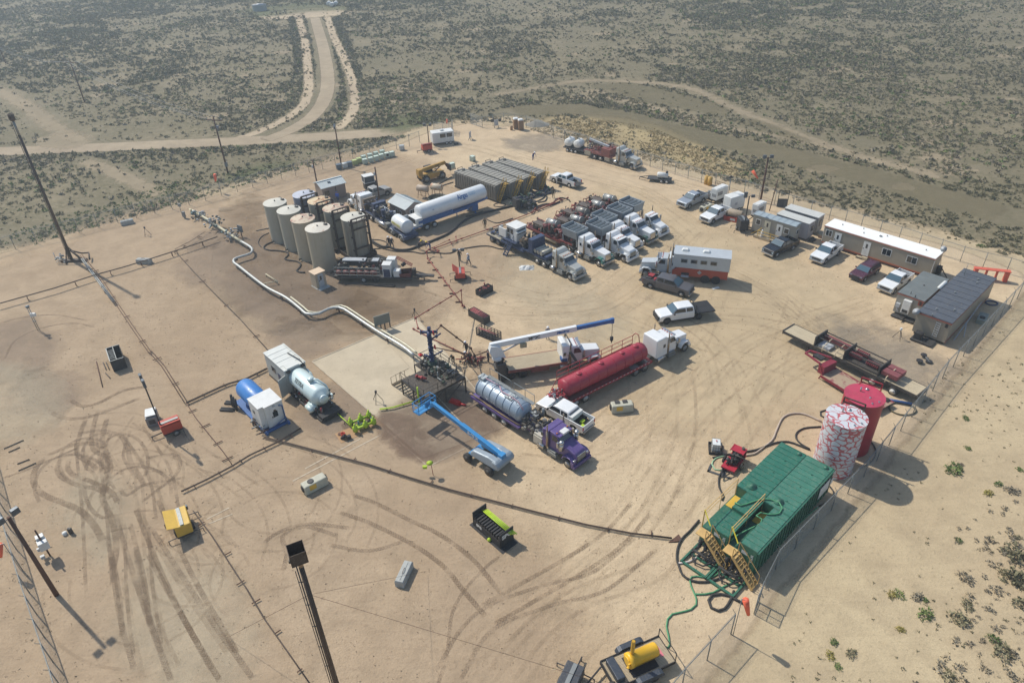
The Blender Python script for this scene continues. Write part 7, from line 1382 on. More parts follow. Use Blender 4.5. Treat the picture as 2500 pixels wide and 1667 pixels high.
# ---------------------------------------------------------------- pipelines on the ground
def pipeline(px,label,r=.055,z=.35,mat='brownp',sup=3.2,n=1,gap=.28,supmat='rustp',supw=.9,name='ground_pipeline',joint=True):
    r*=.72; sup*=1.5; supw*=.75; gap*=.5; pts=[g(*p) for p in px]; o=pts[0].copy(); t=thing(name,label,'pipeline',o)
    for k in range(n):
        off=(k-(n-1)/2)*gap; P_=[]
        for i,p in enumerate(pts):
            d=(pts[min(i+1,len(pts)-1)]-pts[max(i-1,0)]).normalized(); P_.append(p-o+Vector((-d.y*off,d.x*off,z)))
        q=MB(); q.tube(P_,r,8)
        if joint:
            for a,b in zip(P_[:-1],P_[1:]):
                m_=max(1,int((b-a).length/4.5))
                for i in range(1,m_): p=a.lerp(b,i/m_); d=(b-a).normalized(); q.lathe(p-d*.08,d,[(0,r*1.5),(.16,r*1.5)],8)
        q.build('pipe',mat,t)
    L=0; rr=random.Random(len(px)*7+int(px[0][0]))
    for a,b in zip(pts[:-1],pts[1:]):
        d=(b-a); m_=max(1,int(d.length/sup)); u=d.normalized(); nn=Vector((-u.y,u.x,0))
        for i in range(m_):
            q=MB(); p=a.lerp(b,(i+.5)/m_)-o; s_=rr.uniform(-.1,.35)*nn; w_=supw*rr.uniform(.6,1.1)
            if z>.3: q.bar(p+s_-nn*w_/2+Vector((0,0,z-r-.04)),p+s_+nn*w_/2+Vector((0,0,z-r-.04)),.07); q.bar(p-nn*.25*supw,p-nn*.25*supw+Vector((0,0,z-r)),.06); q.bar(p+nn*.25*supw,p+nn*.25*supw+Vector((0,0,z-r)),.06)
            else: q.bar(p+s_-nn*w_/2+Vector((0,0,z-r-.04)),p+s_+nn*w_/2+Vector((0,0,z-r-.04)),.07,.07)
            q.build('pipe_support',supmat,t)
    return t
z2=lambda x,y:(x/3.618,480+y/3.618)
z3=lambda x,y:(x/3.92,800+y/3.92)
pipeline([(-160,790),(0,754),z2(500,850),z2(850,735),z2(1120,660),z2(1390,575),z2(1660,487),z2(1930,395)],'pair of brown pipes on stands crossing the upper left of the pad',.07,.75,'brownp',4.5,2,.3)
pipeline([z2(735,575),z2(1020,960)],'pale cladded twin pipes leading from the tall flare stack',.12,.5,'galv',4.,2,.42)
pipeline([z2(720,530),z2(880,720),z2(1040,965),z2(1190,1190),z2(1330,1390),z3(1450,250),z3(1560,375),z3(1790,740)],'twin rusty pipes running from the flare stack down to the corner junction',.06,.3,'rustp',3.0,2,.55,supw=1.2)
pipeline([z2(1560,505),z2(1700,660),z2(1890,860),z2(2120,1090),(665,870)],'dark single pipe running diagonally behind the grey cabin skid',.06,.28,'brownp',4.5,1,supw=1.1)
pipeline([z2(1820,335),z2(1700,415),z2(1555,490),z2(1560,520)],'thin dark pipe slanting from the manifold to the twin pipes',.05,.5,'brownp',4)
pipeline([z3(1790,740),s54(0,735),s54(110,690),s54(300,640),s54(560,510)],'bundle of dark pipes from the corner junction to the separators',.06,.3,'brownp',3,3,.25)
pipeline([z3(1790,740),z3(1880,880),z3(2010,1040),z3(2140,1200),z3(2225,1325)],'single pipe with crossbars going down from the corner junction',.06,.25,'rustp',2.6,1,supw=1.4)
cz=lambda x,y:(x/2.765,1100+y/2.765)
pipeline([cz(1230,290),cz(1400,210),cz(1570,120),s54(350,1550),s54(700,1385),s54(960,1225)],'twin green-brown pipes ending near the yellow light tower',.06,.3,'brownp',3.,2,.25)
pipeline([cz(1310,420),cz(1430,580),cz(1610,860),cz(1660,930),(645,1512),(700,1590),(770,1690)],'long dark pipe running down left of the near flare stack',.075,.3,'brownp',5.,1,supw=.9)
pipeline([s54(520,1330),s54(800,1400),s54(1400,1560),(900,1138),(1000,1170),(1100,1200),(1200,1226),(1300,1252),(1430,1285),(1540,1306),(1640,1318)],'long twin green-brown flow line crossing the middle of the pad',.06,.25,'brownp',3.2,2,.22,supw=.7)
pipeline([(928,1004),(960,1000),(1010,985)],'lime painted pipe leading from the valve skid toward the platform',.07,.3,'lime',2.,2,.2)
pipeline([s54(1400,1060),s54(1590,1240)],'silver green pipe between the separator and valve skid',.07,.4,'lime',3)
# large cladded pipe
def bigpipe():
    px=[z2(2140,435),z2(2215,480),z2(2240,510),z2(2220,545),z2(2140,570),z2(2080,595),z2(2080,625),z2(2120,655),z2(2352,835),fz(0,675),fz(160,800),fz(210,845),fz(280,855),fz(350,845),fz(450,795),fz(550,780),fz(610,800),fz(930,1015),fz(1200,1180),(1012,880)]
    pts=[g(*p)+Vector((0,0,.75)) for p in px]; pts=spline(pts,.5); o=g(*px[0]); t=thing('clad_pipeline','large silver clad pipe with bends running to the concrete slab','pipeline',o)
    MB().tube([p-o for p in pts],.18,14).build('pipe',P('weathered pipe cladding',(184,186,180),.4,.35,.2,2),t); q=MB(); off=[p-o+Vector((.3,.38,.02)) for p in pts]; 
    q.tube(off[len(off)//2:],.12,10); q.build('side_pipe',P('yellowed pipe cladding',(196,190,164),.45,.2,.2,3),t)
    q=MB()
    for i in range(4,len(pts)-2,9): p=pts[i]-o; q.bar((p.x,p.y,0),(p.x,p.y,.55),.14); q.bar((p.x-.3,p.y-.2,.52),(p.x+.4,p.y+.3,.52),.12)
    q.build('pipe_support','rustp',t)
bigpipe()
pts=[z2(1690,148),z2(1800,210),z2(1900,275),z2(1990,335),z2(2080,395),z2(2150,440)]
P_=[g(*p)+Vector((0,0,.7)) for p in pts]; o=g(*pts[0]); t=thing('pipe_header','cream pipe header with valves at the upper left of the pad','pipeline',o); MB().tube([p-o for p in P_],.2,12).build('pipe',P('cream header paint',(196,188,156),.5,0,.25,3),t)
q=MB(); [q.bar((p-o)+Vector((0,0,-.7)),(p-o),.12) for p in P_]; q.build('pipe_support','galv',t)
for i,(bx,n_,se) in enumerate([((2.2,4.6,-3.5,-1.2,.3,1.3),30,1),((7,10.0,-9.2,-6.0,.3,1.9),60,2),((10.5,14,-13.5,-10.0,.3,1.6),60,3)]):
    e_=P_[-1]-P_[0]; f=(.18,.5,.8)[i]; m_=P_[0]-o+e_*f; clutter('valve_group',t,(m_.x-1.3,m_.x+1.3,m_.y-1.0,m_.y+1.0,.3,(1.2,2.0,1.4)[i]),[M['galv'],P('teal grey valve',(88,118,118),.5,.2,.2),M['lgrey'],M['darksteel']],44,se+200,.1,.22)
sgn=thing('panel_sign','grey panel on a post beside the pipe header','sign panel',g(*z2(2140,360)),R(-30)); MB().box(-.5,.5,-.05,.05,.9,2.0).build('panel','grey',sgn); MB().box(-.06,.06,-.05,.05,0,.9).build('post','rustp',sgn)
sgn=thing('notice_board','double grey notice board on legs behind the slab corner','notice board',g(*fz(1010,965)),R(28)); MB().box(-1.0,1.0,-.06,.06,.9,2.2).build('panel',P('grey green board',(124,126,116),.6,0,.25),sgn); q=MB(); [q.box(x-.06,x+.06,-.06,.06,0,.9) for x in (-.9,-.25,.25,.9)]; q.build('leg','darksteel',sgn)
u_=thing('utility_pedestal','grey utility pedestal and post near the upper left fence','pedestal',g(*z2(1635,195)),R(-20)); MB().box(-.2,.2,-.15,.15,.3,1.2).box(-.1,.1,-.1,.1,0,.3).build('body','grey',u_); q=MB(); q.bar((-.9,.5,0),(-.9,.5,2.4),.06).box(-1.1,-.6,.4,.6,1.8,2.3); q.build('meter','galv',u_)
# ---------------------------------------------------------------- tall stacks and poles
def poletop(base,top): return ztop(base,(0,top[1]))
b_=g(*z2(640,570)); H_=poletop(b_,(0,275)); t=thing('flare_stack','tall dark brown flare stack at the upper left with round tip','flare stack',b_)
MB().cyl((0,0,0),(0,0,H_-3.0),.22,.18,n=16).build('stack','brownp',t); MB().cyl((0,0,H_-3.0),(0,0,H_-1.),.15,n=14).build('upper_pipe','galv',t); MB().lathe((0,0,H_-1.1),(0,0,1),[(0,.2),(.1,.36),(.9,.4),(.9,.32),(.4,.3)],16).build('burner_tip','brownp',t)
q=MB(); q.cyl((-.34,.0,0),(-.34,0,H_-1.2),.04); q.cyl((-.42,.12,0),(-.42,.12,H_-2),.03); q.tube([(.3,0,1.8),(1.2,-.2,.9),(1.6,-.4,.3)],.15); q.tube([(.3,.2,1.6),(1.2,.9,.8),(2.2,1.0,.8),(2.6,.2,.7),(3.0,-.6,.5)],.12); q.build('riser_pipe','brownp',t)
q=MB(); [q.bar((math.cos(a)*1.3,math.sin(a)*1.3,0),(0,0,2.6),.12) for a in (R(20),R(140),R(260))]; q.box(-1.4,2.2,-.5,.2,.05,.35); q.build('base_brace','brownp',t); clutter('knockout_valves',t,(-2.6,-.6,-.8,.8,.1,1.0),[M['galv'],M['lgrey']],22,15,.1,.2)
# near stack (base below frame)
b_=g(828,1690); H_=poletop(b_,(0,1338)); 
# refine so that the top lands at the right column
bx=b_; t=thing('flare_stack','dark brown flare stack in the foreground with a square open box tip','flare stack',bx); MB().cyl((0,0,0),(0,0,H_-1.6),.19,.15,n=16).build('stack','brownp',t); MB().cyl((0,0,H_-1.6),(0,0,H_-.9),.14,n=14).build('upper_pipe','chromewarm',t)
q=MB(); s_=.48
for (x0,x1,y0,y1) in ((-s_,s_,-s_,-s_+.03),(-s_,s_,s_-.03,s_),(-s_,-s_+.03,-s_,s_),(s_-.03,s_,-s_,s_)): q.box(x0,x1,y0,y1,H_-.95,H_)
q.box(-s_,s_,-s_,s_,H_-.95,H_-.9); o_=q.build('square_tip','brownp',t); o_.rotation_euler.z=R(25)
q=MB(); q.cyl((-.32,.1,0),(-.32,.1,H_-1.1),.04); q.cyl((-.42,.0,0),(-.42,.0,H_-2.0),.025); [q.bar((-.42,.05,z),(.1,.05,z),.05) for z in np.arange(1,H_-1,2.2)]; q.box(-.6,-.35,-.1,.2,H_-1.2,H_-1.0); q.build('riser_pipe','darksteel',t)
q=MB(); zt=H_*.72
for (ex,ey) in ((1040,1400),(1560,1700),(560,1560),(840,1740)):
    e_=g(ex,ey)-bx
    if e_.length>1: q.cyl((0,0,zt),(e_.x,e_.y,.3),.012,n=4)
q.build('guy_wire','rustp',t)
def block(px,rz,label,L=2.1,W=.75,H=.75):
    t=thing('concrete_block',label,'concrete block',g(*px),rz,'concrete blocks on the pad'); MB().box(-L/2,L/2,-W/2,W/2,0,H-.12).box(-L/2,L/2,-W/2,W/2,H-.12,H,tx=.04,ty=.06).box(-L/2+.2,L/2-.2,-.05,.05,H,H+.03).build('block','concrete',t,bevel=.03); MB().tube([(-.3,0,H),(-.2,0,H+.14),(.2,0,H+.14),(.3,0,H)],.02).build('lifting_loop','rustp',t); return t
a=g(960,1425);b=g(1003,1370); block(((960+1000)/2+8,1408),math.atan2(g(998,1360).y-g(965,1430).y,g(998,1360).x-g(965,1430).x),'concrete block with a chain in the lower middle of the pad')
block(z2(1280,590),R(-8),'concrete block touching the pair of brown pipes'); block(z2(1130,245),R(28),'concrete block against the upper left fence',1.9)
def polelamp(b,topy,label,heads=2,r=.13,mat='rustp',hz=R(0),name='light_pole'):
    b=g(*b); H_=poletop(b,(0,topy)); t=thing(name,label,'light pole',b,hz); MB().cyl((0,0,0),(0,0,H_),r*1.15,r*.8,n=12).build('pole',mat,t)
    for s in ((-1,1) if heads==2 else (0,)):
        MB().bar((0,0,H_-.15),(s*.5,0,H_-.1),.06).box(s*.55-.28,s*.55+.28,-.1,.25,H_-.2,H_+.3).build('lamp_head','lamp',t,bevel=.04)
    return t
polelamp((1856,494),384,'tall wooden light pole with twin floodlights behind the generators',2,.15)
polelamp((139,1452.6),1262,'thick dark pole with twin floodlights at the lower left fence',2,.16,'rustp',R(60))
polelamp((1048,358),306,'brown light pole with twin floodlights beside the white guard trailer',2,.1)
t=polelamp((834,407),310,'wooden light pole behind the rows of totes',2,.13,'rustp',R(100))
def plainpole(b,topy,label,r=.12):
    b=g(*b); H_=poletop(b,(0,topy)); t=thing('wooden_pole',label,'pole',b,0,'plain wooden poles by the sheds'); MB().cyl((0,0,0),(0,0,H_),r*1.15,r*.85,n=12).build('pole','rustp',t); MB().box(-.35,-.12,-.1,.1,H_-1.4,H_-.9).build('meter_box','lgrey',t)
plainpole((779,474),391,'dark wooden pole between the walkway tanks and the far shed'); plainpole((929,506),408,'brown wooden pole behind the navy pump unit')
def upole(b,topy,label,h=0):
    b=g(*b); H_=poletop(b,(0,topy)); t=thing('utility_pole',label,'utility pole',b,R(-15),'utility poles of the power line'); MB().cyl((0,0,0),(0,0,H_),.17,.11,n=10).build('pole','rustp',t); MB().bar((-1.6,0,H_-.7),(1.6,0,H_-.7),.14).build('crossarm','rustp',t); q=MB(); [q.cyl((x,0,H_-.65),(x,0,H_-.4),.06,n=8) for x in (-1.5,-.6,1.5)]; q.build('insulator','lgrey',t)
    if h: MB().cyl((.35,0,H_-2.6),(.35,0,H_-1.7),.24,n=12).box(-.1,.3,-.2,.2,1.4,2.2).build('transformer','grey',t)
    return b,H_
u1=upole((557,424),284,'utility pole with a grey transformer beside the orange windsock',1); u2=upole((207,250),146,'distant utility pole in the sagebrush at left'); u3=upole((14,155),108,'faint utility pole near the left picture edge')
w_=MB()
for dx_ in (-1.5,-.6,1.5):
    for (A,HA),(B,HB) in ((u1,u2),(u2,u3)):
        p0=A+Vector((dx_,0,HA-.4));p1=B+Vector((dx_,0,HB-.4)); pts=[p0.lerp(p1,i/10)+Vector((0,0,-4*1.6*(i/10)*(1-i/10))) for i in range(11)]; w_.tube(pts,.02,3)
tag(w_.build('overhead_wires','lgrey'),'thin overhead wires strung between the distant utility poles','power wires')
# windsocks
def windsock(base,topy,label,hz,sock=1.3,droop=R(65),r=.2):
    b=g(*base); H_=poletop(b,(0,topy)); t=thing('windsock',label,'windsock',b,hz,'orange windsocks'); MB().cyl((0,0,0),(0,0,H_),.03,n=6).bar((0,0,H_),(.3,0,H_),.03).build('pole','galv',t)
    d=Vector((math.cos(droop),0,-math.sin(droop))); OS=P('orange windsock fabric',(232,104,70),.7,0,.1); MB().lathe(Vector((.25,0,H_)),d,[(0,r),(sock*.5,r*.8),(sock,r*.5)],14).build('sock',OS,t); return t
windsock((1789,1552),1462,'orange windsock on a pole at the right fence gate gap',R(-15),1.6,R(75),.24)
windsock((50,1390),1326,'orange windsock hanging outside the lower left fence',R(200),1.4,R(72),.22)
windsock((540,470),426,'red-orange windsock on the upper left fence',R(170),1.3,R(80),.28); windsock((1826,462),416,'orange windsock bent over beyond the right fence',R(-40),1.6,R(45),.25); windsock((1097,322),292,'small red windsock at the entrance gate',R(180),.9,R(80),.2)
# ---------------------------------------------------------------- light towers and generators
def lighttower(base,rz,label,paint,mast=7.0,open_=False,tilt=0,heads=4,h=1.5,name='light_tower',L=1.9):
    t=thing(name,label,'light tower',base,rz); W=.65
    MB().box(-L/2,L/2,-W,W,.55,h).build('body',paint,t,bevel=.06); MB().box(-L/2,L/2,-W,W,.42,.55).bar((L/2,0,.5),(L/2+1.1,0,.45),.09).bar((L/2+1.0,0,.45),(L/2+1.0,0,0),.07).build('chassis','black',t)
    if open_: 
        q=MB(); q.box(-L/2,L/2,-.02,.02,0,.9); o_=q.build('raised_lid',paint,t); o_.location=(0,.3,h); o_.rotation_euler.x=R(-open_)
    MB().box(-L/2+.1,L/2-.1,-.15,.15,h,h+.08).build('top_rail','galv',t)
    for s in (-1,1): wheel(t,-.2,s*(W+.08),.33,.2,'rim',False,s); 
    q=MB(); 
    for sx in (-1,1):
        for s in (-1,1): q.bar((sx*L*.45,s*W,.5),(sx*L*.45,s*(W+.75),.45),.06); q.bar((sx*L*.45,s*(W+.75),.5),(sx*L*.45,s*(W+.75),0),.06); q.box(sx*L*.45-.12,sx*L*.45+.12,s*(W+.75)-.12,s*(W+.75)+.12,0,.03)
    q.build('outrigger','darksteel',t)
    q=MB(); q.bar((L/2-.1,0,.6),(L/2-.1+math.sin(tilt)*mast,0,.6+math.cos(tilt)*mast),.13); top=Vector((L/2-.1+math.sin(tilt)*mast,0,.6+math.cos(tilt)*mast)); q.bar(top+Vector((0,-.6,0)),top+Vector((0,.6,0)),.07); q.build('mast','black',t)
    for k in range(heads): yy=(-.55,.55,-.55,.55)[k]; zz=(0,0,.45,.45)[k]; MB().box(top.x-.12,top.x+.14,yy-.25,yy+.25,top.z+zz-.2,top.z+zz+.2).build('lamp_head','lamp',t,bevel=.03)
    return t
lighttower(g(*z3(1660,1000)),R(-145),'orange red light tower with tall raised mast at left centre',M['orange'],6.2,60)
t=thing('generator_box','small white-topped generator box beside the orange light tower','generator',g(*z3(1475,905)),R(-68)); MB().box(-.75,.75,-.55,.55,.05,1.15).build('body','grey',t,bevel=.03); MB().box(-.75,.6,-.5,.5,1.3,1.36).box(-.7,-.5,-.5,.5,1.15,1.3).build('raised_lid','white2',t); MB().box(.755,.77,-.3,.3,.4,.9).build('control_panel','darksteel',t)
lighttower(g(452,1293),R(120),'yellow light tower with open side panels at lower left',M['yellow'],.8,75,0,1,1.65,L=2.4)
lighttower(g(*fz(1815,430)),R(95),'small red light tower near two walking workers',M['orange'],3.2,50,R(5),2,1.3)
lighttower(g(1043,371),R(-160),'small red light tower beside the white guard trailer',M['orange'],.9,60,0,0,1.5)
lighttower(g(*fp(1100,850)),R(-90),'black light tower with lowered mast beside the red fuel skid',P('black tower body',(40,42,44),.5,0,.25),5.2,0,0,3,2.0)
lighttower(g(1393,1672),R(62),'dark light tower partly cut by the bottom picture edge',P('dark slate tower body',(58,62,68),.5,0,.2),.5,0,0,0,1.3)
def genset(px,rz,label,L=2.6,W=1.1,H=1.9,paint='white2',name='generator_trailer'):
    t=thing(name,label,'generator',g(*px),rz); MB().box(-L/2,L/2,-W/2,W/2,.7,H+.5).build('body',paint,t,bevel=.05); MB().box(-L/2+.1,L/2-.4,-W/2+.15,W/2-.15,H+.5,H+.58).build('top_panel',paint,t); q=MB(); [q.box(-L/2-.01,-L/2+.0,-W/2+.15+k*.2,-W/2+.25+k*.2,1.2,1.7) for k in range(4)]; [q.box(-L/2+.3+k*.25,-L/2+.45+k*.25,-W/2-.012,-W/2,1.4,2.0) for k in range(5)]; q.build('louvre','darksteel',t); MB().box(-L/2,L/2,-W/2,W/2,.5,.7).bar((-L/2,0,.6),(-L/2-1.3,0,.5),.1).build('chassis','black',t); [wheel(t,x,s*(W/2+.05),.34,.2,'rim',False,s) for x in (.2,.95) for s in (-1,1)]; return t
genset(fp(800,480),R(38),'white generator trailer between the silver-blue pickup and box trailer',2.9,1.2,2.0); genset(fp(1300,690),R(40),'white generator trailer behind the blue-roofed office',2.2,1.1,2.0)
# white box trailer
A_,B_,D_2=fp(960,455),fp(850,395),fp(1155,385); c,rz,L,W=frame3(fp(975,440),fp(1160,385),fp(860,400),2.7); t=thing('box_trailer','white enclosed box trailer next to the white pickup','trailer',c,rz); x,y=L/2,W/2; MB().box(-x,x,-y,y,.55,2.7).build('body','white2',t,bevel=.1); MB().box(-x+.1,x-.1,-y+.1,y-.1,.35,.55).bar((-x,0,.45),(-x-1.2,0,.45),.1).build('chassis','black',t); [wheel(t,xx,s*(y-.05),.34,.22,'rimw',False,s) for xx in (-.4,.45) for s in (-1,1)]; MB().box(-.6,-.1,-y-.012,-y,1.3,1.7).build('side_emblem','lgrey',t)
# camera mast beside box trailer
t=thing('camera_mast','slim mast with a small camera in front of the white box trailer','mast',g(*fp(905,560))); MB().cyl((0,0,0),(0,0,5.0),.05).build('pole','galv',t); MB().box(-.35,.35,-.15,.15,5.0,5.15).cyl((0,0,5.1),(0,0,5.35),.12).build('camera_head','black',t); q=MB(); [q.bar((0,0,.8),(math.cos(a)*.9,math.sin(a)*.9,0),.05) for a in (0,2.1,4.2)]; q.build('tripod','galv',t)
# red fuel skid with horizontal tank
t=thing('fuel_skid','red fuel skid with dusty horizontal tank beside the white pickup','fuel tank',g(*fp(1010,720)),R(-38)); q=MB(); q.box(-1.5,1.5,-.9,-.84,.05,.75).box(-1.5,1.5,.84,.9,.05,.75).box(-1.5,-1.44,-.84,.84,.05,.75).box(1.44,1.5,-.84,.84,.05,.75).box(-1.5,1.5,-.9,.9,.02,.08); q.build('tray','orange',t); MB().lathe((-1.1,0,1.1),(1,0,0),[(0,0),(.03,.58),(.1,.62),(2.1,.62),(2.17,.58),(2.2,0)],20).build('tank',P('dusty beige tank',(164,148,124),.6,0,.3,2),t); MB().box(-.4,.4,-.92,-.905,.25,.6).build('label_plate','white2',t)
# yellow labelled poly box skids (secondary containment boxes)
def bin_(px,rz,label,extra=0):
    t=thing('cable_reel_box',label,'storage box',g(*px),rz,'grey green storage boxes'); GB=P('grey green plastic box',(184,182,162),.55,0,.25,2); q=MB(); q.box(-1.15,1.15,-.55,.55,.08,1.0,tx=.04,ty=.1); q.build('body',GB,t,bevel=.1); MB().box(-.65,.0,-.57,-.50,.35,.85).build('yellow_sign','yellow',t).rotation_euler.x=R(-7); q=MB(); [q.box(x-.25,x+.25,-.05,.4,1.0,1.08) for x in (-.45,.35)] if extra else q.lathe((-.3,0,1.0),(0,0,1),[(0,.3),(.05,.3),(.05,.2)],16); q.build('lid_hatch','darksteel',t); MB().lathe((-1.15,0,.55),(1,0,0),[(-.06,.3),(.06,.38)],14).lathe((1.15,0,.55),(1,0,0),[(-.06,.38),(.06,.3)],14).build('end_ring','black',t); return t
bin_((1517,1002),R(6),'grey-green box with two dark hatches right of the red tanker',1); bin_((770,1190),R(38),'grey-green box with a ring on top left of the middle flow line'); bin_(fp(640,600),R(40),'grey-green box with yellow label in front of the white generator',1)
# black skips, racks
A_,B_,D_2=z3(1010,200),z3(1050,325),z3(1140,165); c,rz,L,W=frame3(A_,B_,D_2,1.5); t=thing('steel_skip','black open steel skip with a divided rack inside at left','steel skip',c,rz); x,y=max(L/2,1.5),W/2
q=MB(); q.box(-x,x,-y,-y+.05,.05,1.5).box(-x,x,y-.05,y,.05,1.5).box(-x,-x+.05,-y,y,.05,1.5).box(x-.05,x,-y,y,.05,1.5).box(-x,x,-y,y,.02,.08); q.build('shell','black',t); q=MB(); q.box(-x,x,-.03,.03,1.44,1.52).box(-x-.02,x+.02,-y-.02,-y+.07,1.48,1.54).box(x-.05,x+.03,-y,y,1.48,1.54).box(-x-.03,-x+.05,-y,y,1.48,1.54); [q.box(-x+.15+k*.28,-x+.2+k*.28,-y+.05,-.03,1.3,1.36) for k in range(9)]; q.build('rim_and_rack','galv',t)
t=thing('pipe_rack','black slotted rack holding lime green pipes, white letters on its ends','pipe rack',g((1155+1250)/2+2,1300),math.atan2(g(1250,1335).y-g(1157,1255).y,g(1250,1335).x-g(1157,1255).x)); q=MB(); L=1.75; q.box(-L,-L+.08,-.75,.75,.05,1.7).box(L-.08,L,-.75,.75,.05,1.7).box(-L,L,-.75,-.7,.05,.9).box(-L,L,.7,.75,.05,.9).box(-L-.3,L+.5,-.95,.75,.0,.08); [q.box(-L+.2+k*.3,-L+.35+k*.3,-.72,.1,.85,1.25) for k in range(11)]; q.build('frame','black',t); q=MB(); [q.cyl((-L+.1+.1*k,.2+.13*k,1.35),(L+.3+.1*k,.2+.13*k,1.35),.055,n=8) for k in range(4)]; q.build('lime_pipe','lime',t); text('SPG',.6,'white2',t,(L+.005,.0,1.15),(R(90),0,R(90)),bold=.03); text('SPG',.4,'white2',t,(-L*.55,-.755,.55),(R(90),0,0),bold=.02)
ob=MB().lathe((0,0,.05),(0,0,1),[(0,.16),(.12,.2),(.24,.1),(.26,0)],10); ob=ob.build('valve_fitting','lime'); ob.location=g(1195,1320)+Vector((0,0,.03)); tag(ob,'small lime fitting lying by the black slotted rack','pipe fitting')
for (px,rz,lb,cg) in [(fz(2010,850),R(-48),'dark steel basket with pink pipes, uppermost of the two by the worker',0),(fz(2110,1040),R(-38),'black barred basket holding a pink rod, nearest the crane truck',1),(fz(2065,580),R(42),'small dark bin of red fittings near the walking workers',2)]:
    t=thing('steel_basket',lb,'steel basket',g(*px),rz,'steel baskets by the red line'); L,W,Hh=(1.5,.5,.95) if cg<2 else (1.1,.5,.85); q=MB()
    if cg==1:
        for z in (.1,.35,.6,.85,1.1): [q.bar((-L,s*W,z),(L,s*W,z),.06) for s in (-1,1)]; [q.bar((s*L,-W,z),(s*L,W,z),.06) for s in (-1,1)]
        for k in range(7): [q.bar((-L+k*L/3,s*W,.05),(-L+k*L/3,s*W,1.1),.06) for s in (-1,1)]
        q.box(-L,L,-W,W,.05,.1)
    else: q.box(-L,L,-W,-W+.05,.05,Hh).box(-L,L,W-.05,W,.05,Hh).box(-L,-L+.05,-W,W,.05,Hh).box(L-.05,L,-W,W,.05,Hh).box(-L,L,-W,W,.04,.1); 
    for sx in (-1,1): q.bar((sx*L*.9,-W,Hh),(sx*L*.9,-W,Hh+.3),.05)
    q.build('shell','black' if cg else 'darksteel',t); q=MB()
    if cg<2: [q.cyl((-L+.1,-W*.6+k*.2,Hh-.05 if cg==0 else .95),(L-.1,-W*.6+k*.2,Hh-.05 if cg==0 else .95),.05) for k in range(5 if cg==0 else 2)]
    q.box(-.03,.03,-W,W,Hh,Hh+.06); q.build('red_rods',P('pinkish red rods',(172,92,92),.5,0,.3),t)
    if cg==2: clutter('fittings',t,(-.9,.9,-.4,.4,.4,.95),[DKR,M['redpipe'],DENG],24,71,.1,.2)
# dark crates behind the silver pickup
n7=lambda x,y:(790+x/7.84,400+y/7.84)
t=thing('generator_stack','two stacked black cages with a pale frame behind the silver pickup','crate stack',g(*n7(880,470)),R(28)); t.scale=(.95,.95,.82); MB().box(-.9,1.3,-.7,.7,.1,1.5).build('lower_crate','black',t,bevel=.03); MB().box(-.95,.9,-.7,.7,1.6,2.9).build('upper_crate',P('dark blue grey mesh',(58,66,74),.5,0,.2),t); q=MB(); q.box(-1.0,.95,-.75,.75,2.9,3.0).box(-1.0,.95,-.75,.75,1.5,1.6); [q.bar((a,b,1.6),(a,b,2.9),.08) for a in (-.96,.91) for b in (-.71,.71)]; q.build('pale_frame','white2',t)
# saddle tanks on legs
for (px,rz,lb,zz) in [(e5(440,590),R(-25),'pale round-ended tank on thin legs, left of the pair behind the shed',1.1),(e5(620,600),R(-25),'rusty topped tank on tall legs above a dark round tray',1.5)]:
    t=thing('leg_tank',lb,'fuel tank',g(*px),rz,'small tanks on legs'); MB().lathe((-1.0,0,zz+.55),(1,0,0),[(0,0),(.02,.5),(.06,.55),(1.94,.55),(1.98,.5),(2.,0)],18).build('tank',P('pinkish beige tank',(182,166,146),.6,0,.3,2) if zz<1.2 else rusty('beige tank rust top',(190,178,154),(182,120,72),.52,1.2),t); q=MB(); [q.bar((a,b*.3,zz+.1),(a*1.1,b*.6,0),.06) for a in (-.7,.7) for b in (-1,1)]; q.bar((-.7,-.4,.6),(.7,-.4,.6),.04).bar((-.7,.4,.6),(.7,.4,.6),.04); q.build('leg','rustp',t)
t=thing('round_tray','dark round containment tray under the rusty leg tank','containment tray',g(*e5(620,615))); MB().lathe((0,0,0),(0,0,1),[(0,1.6),(.45,1.6),(.45,1.52),(.06,1.5),(.05,0)],30).build('tray',P('dark green grey tray',(76,82,72),.6,0,.3),t)
# guard trailer
m2=lambda x,y:(800+x/2.75,y/2.75)
c,rz,L,W=frame3(m2(735,905),m2(835,890),m2(703,885),2.6) if False else (g(*m2(770,975))+Vector((0,1.0,0)),R(18),4.6,2.1)
t=thing('guard_trailer','white guard trailer with two dark windows at the entrance','trailer',c,rz); x,y=2.2,1.1; MB().box(-x,x,-y,y,.5,2.6).build('body','white2',t,bevel=.12); window(t,-.1,-y,1.9,1.1,.75,'-y','black',1); window(t,1.25,-y,1.9,1.1,.75,'-y','black',1); MB().box(-.35,.35,-.3,.3,2.6,2.85).build('roof_air_conditioner','white2',t,bevel=.05); [wheel(t,a,s*1.0,.34,.22,'rimw',False,s) for a in (.6,1.4) for s in (-1,1)]; MB().box(-x+.1,x-.1,-y+.1,y-.1,.38,.5).bar((-x,0,.45),(-x-1.1,0,.45),.1).box(x-.3,x+.5,-y-1.0,-y-.4,.05,.3).build('chassis','black',t)
for (px,lb,rz) in [(m2(1133,860),'white stop sign pair board inside the gate corner',R(10)),(m2(958,940),'grey sandwich board sign on the entrance road',R(70))]:
    t=thing('road_sign',lb,'sign board',g(*px),rz); MB().box(-.45,.45,-.04,.04,.5,1.7).build('board','lgrey',t); q=MB(); [q.bar((s*.4,-.3,0),(s*.4,0,.6),.06) for s in (-1,1)]; [q.bar((s*.4,.3,0),(s*.4,0,.6),.06) for s in (-1,1)]; 
    if 'stop' in lb: q.box(-1.1,-.5,-.05,.05,1.3,1.9).box(.5,1.1,-.05,.05,1.3,1.9)
    q.build('frame','darksteel',t)
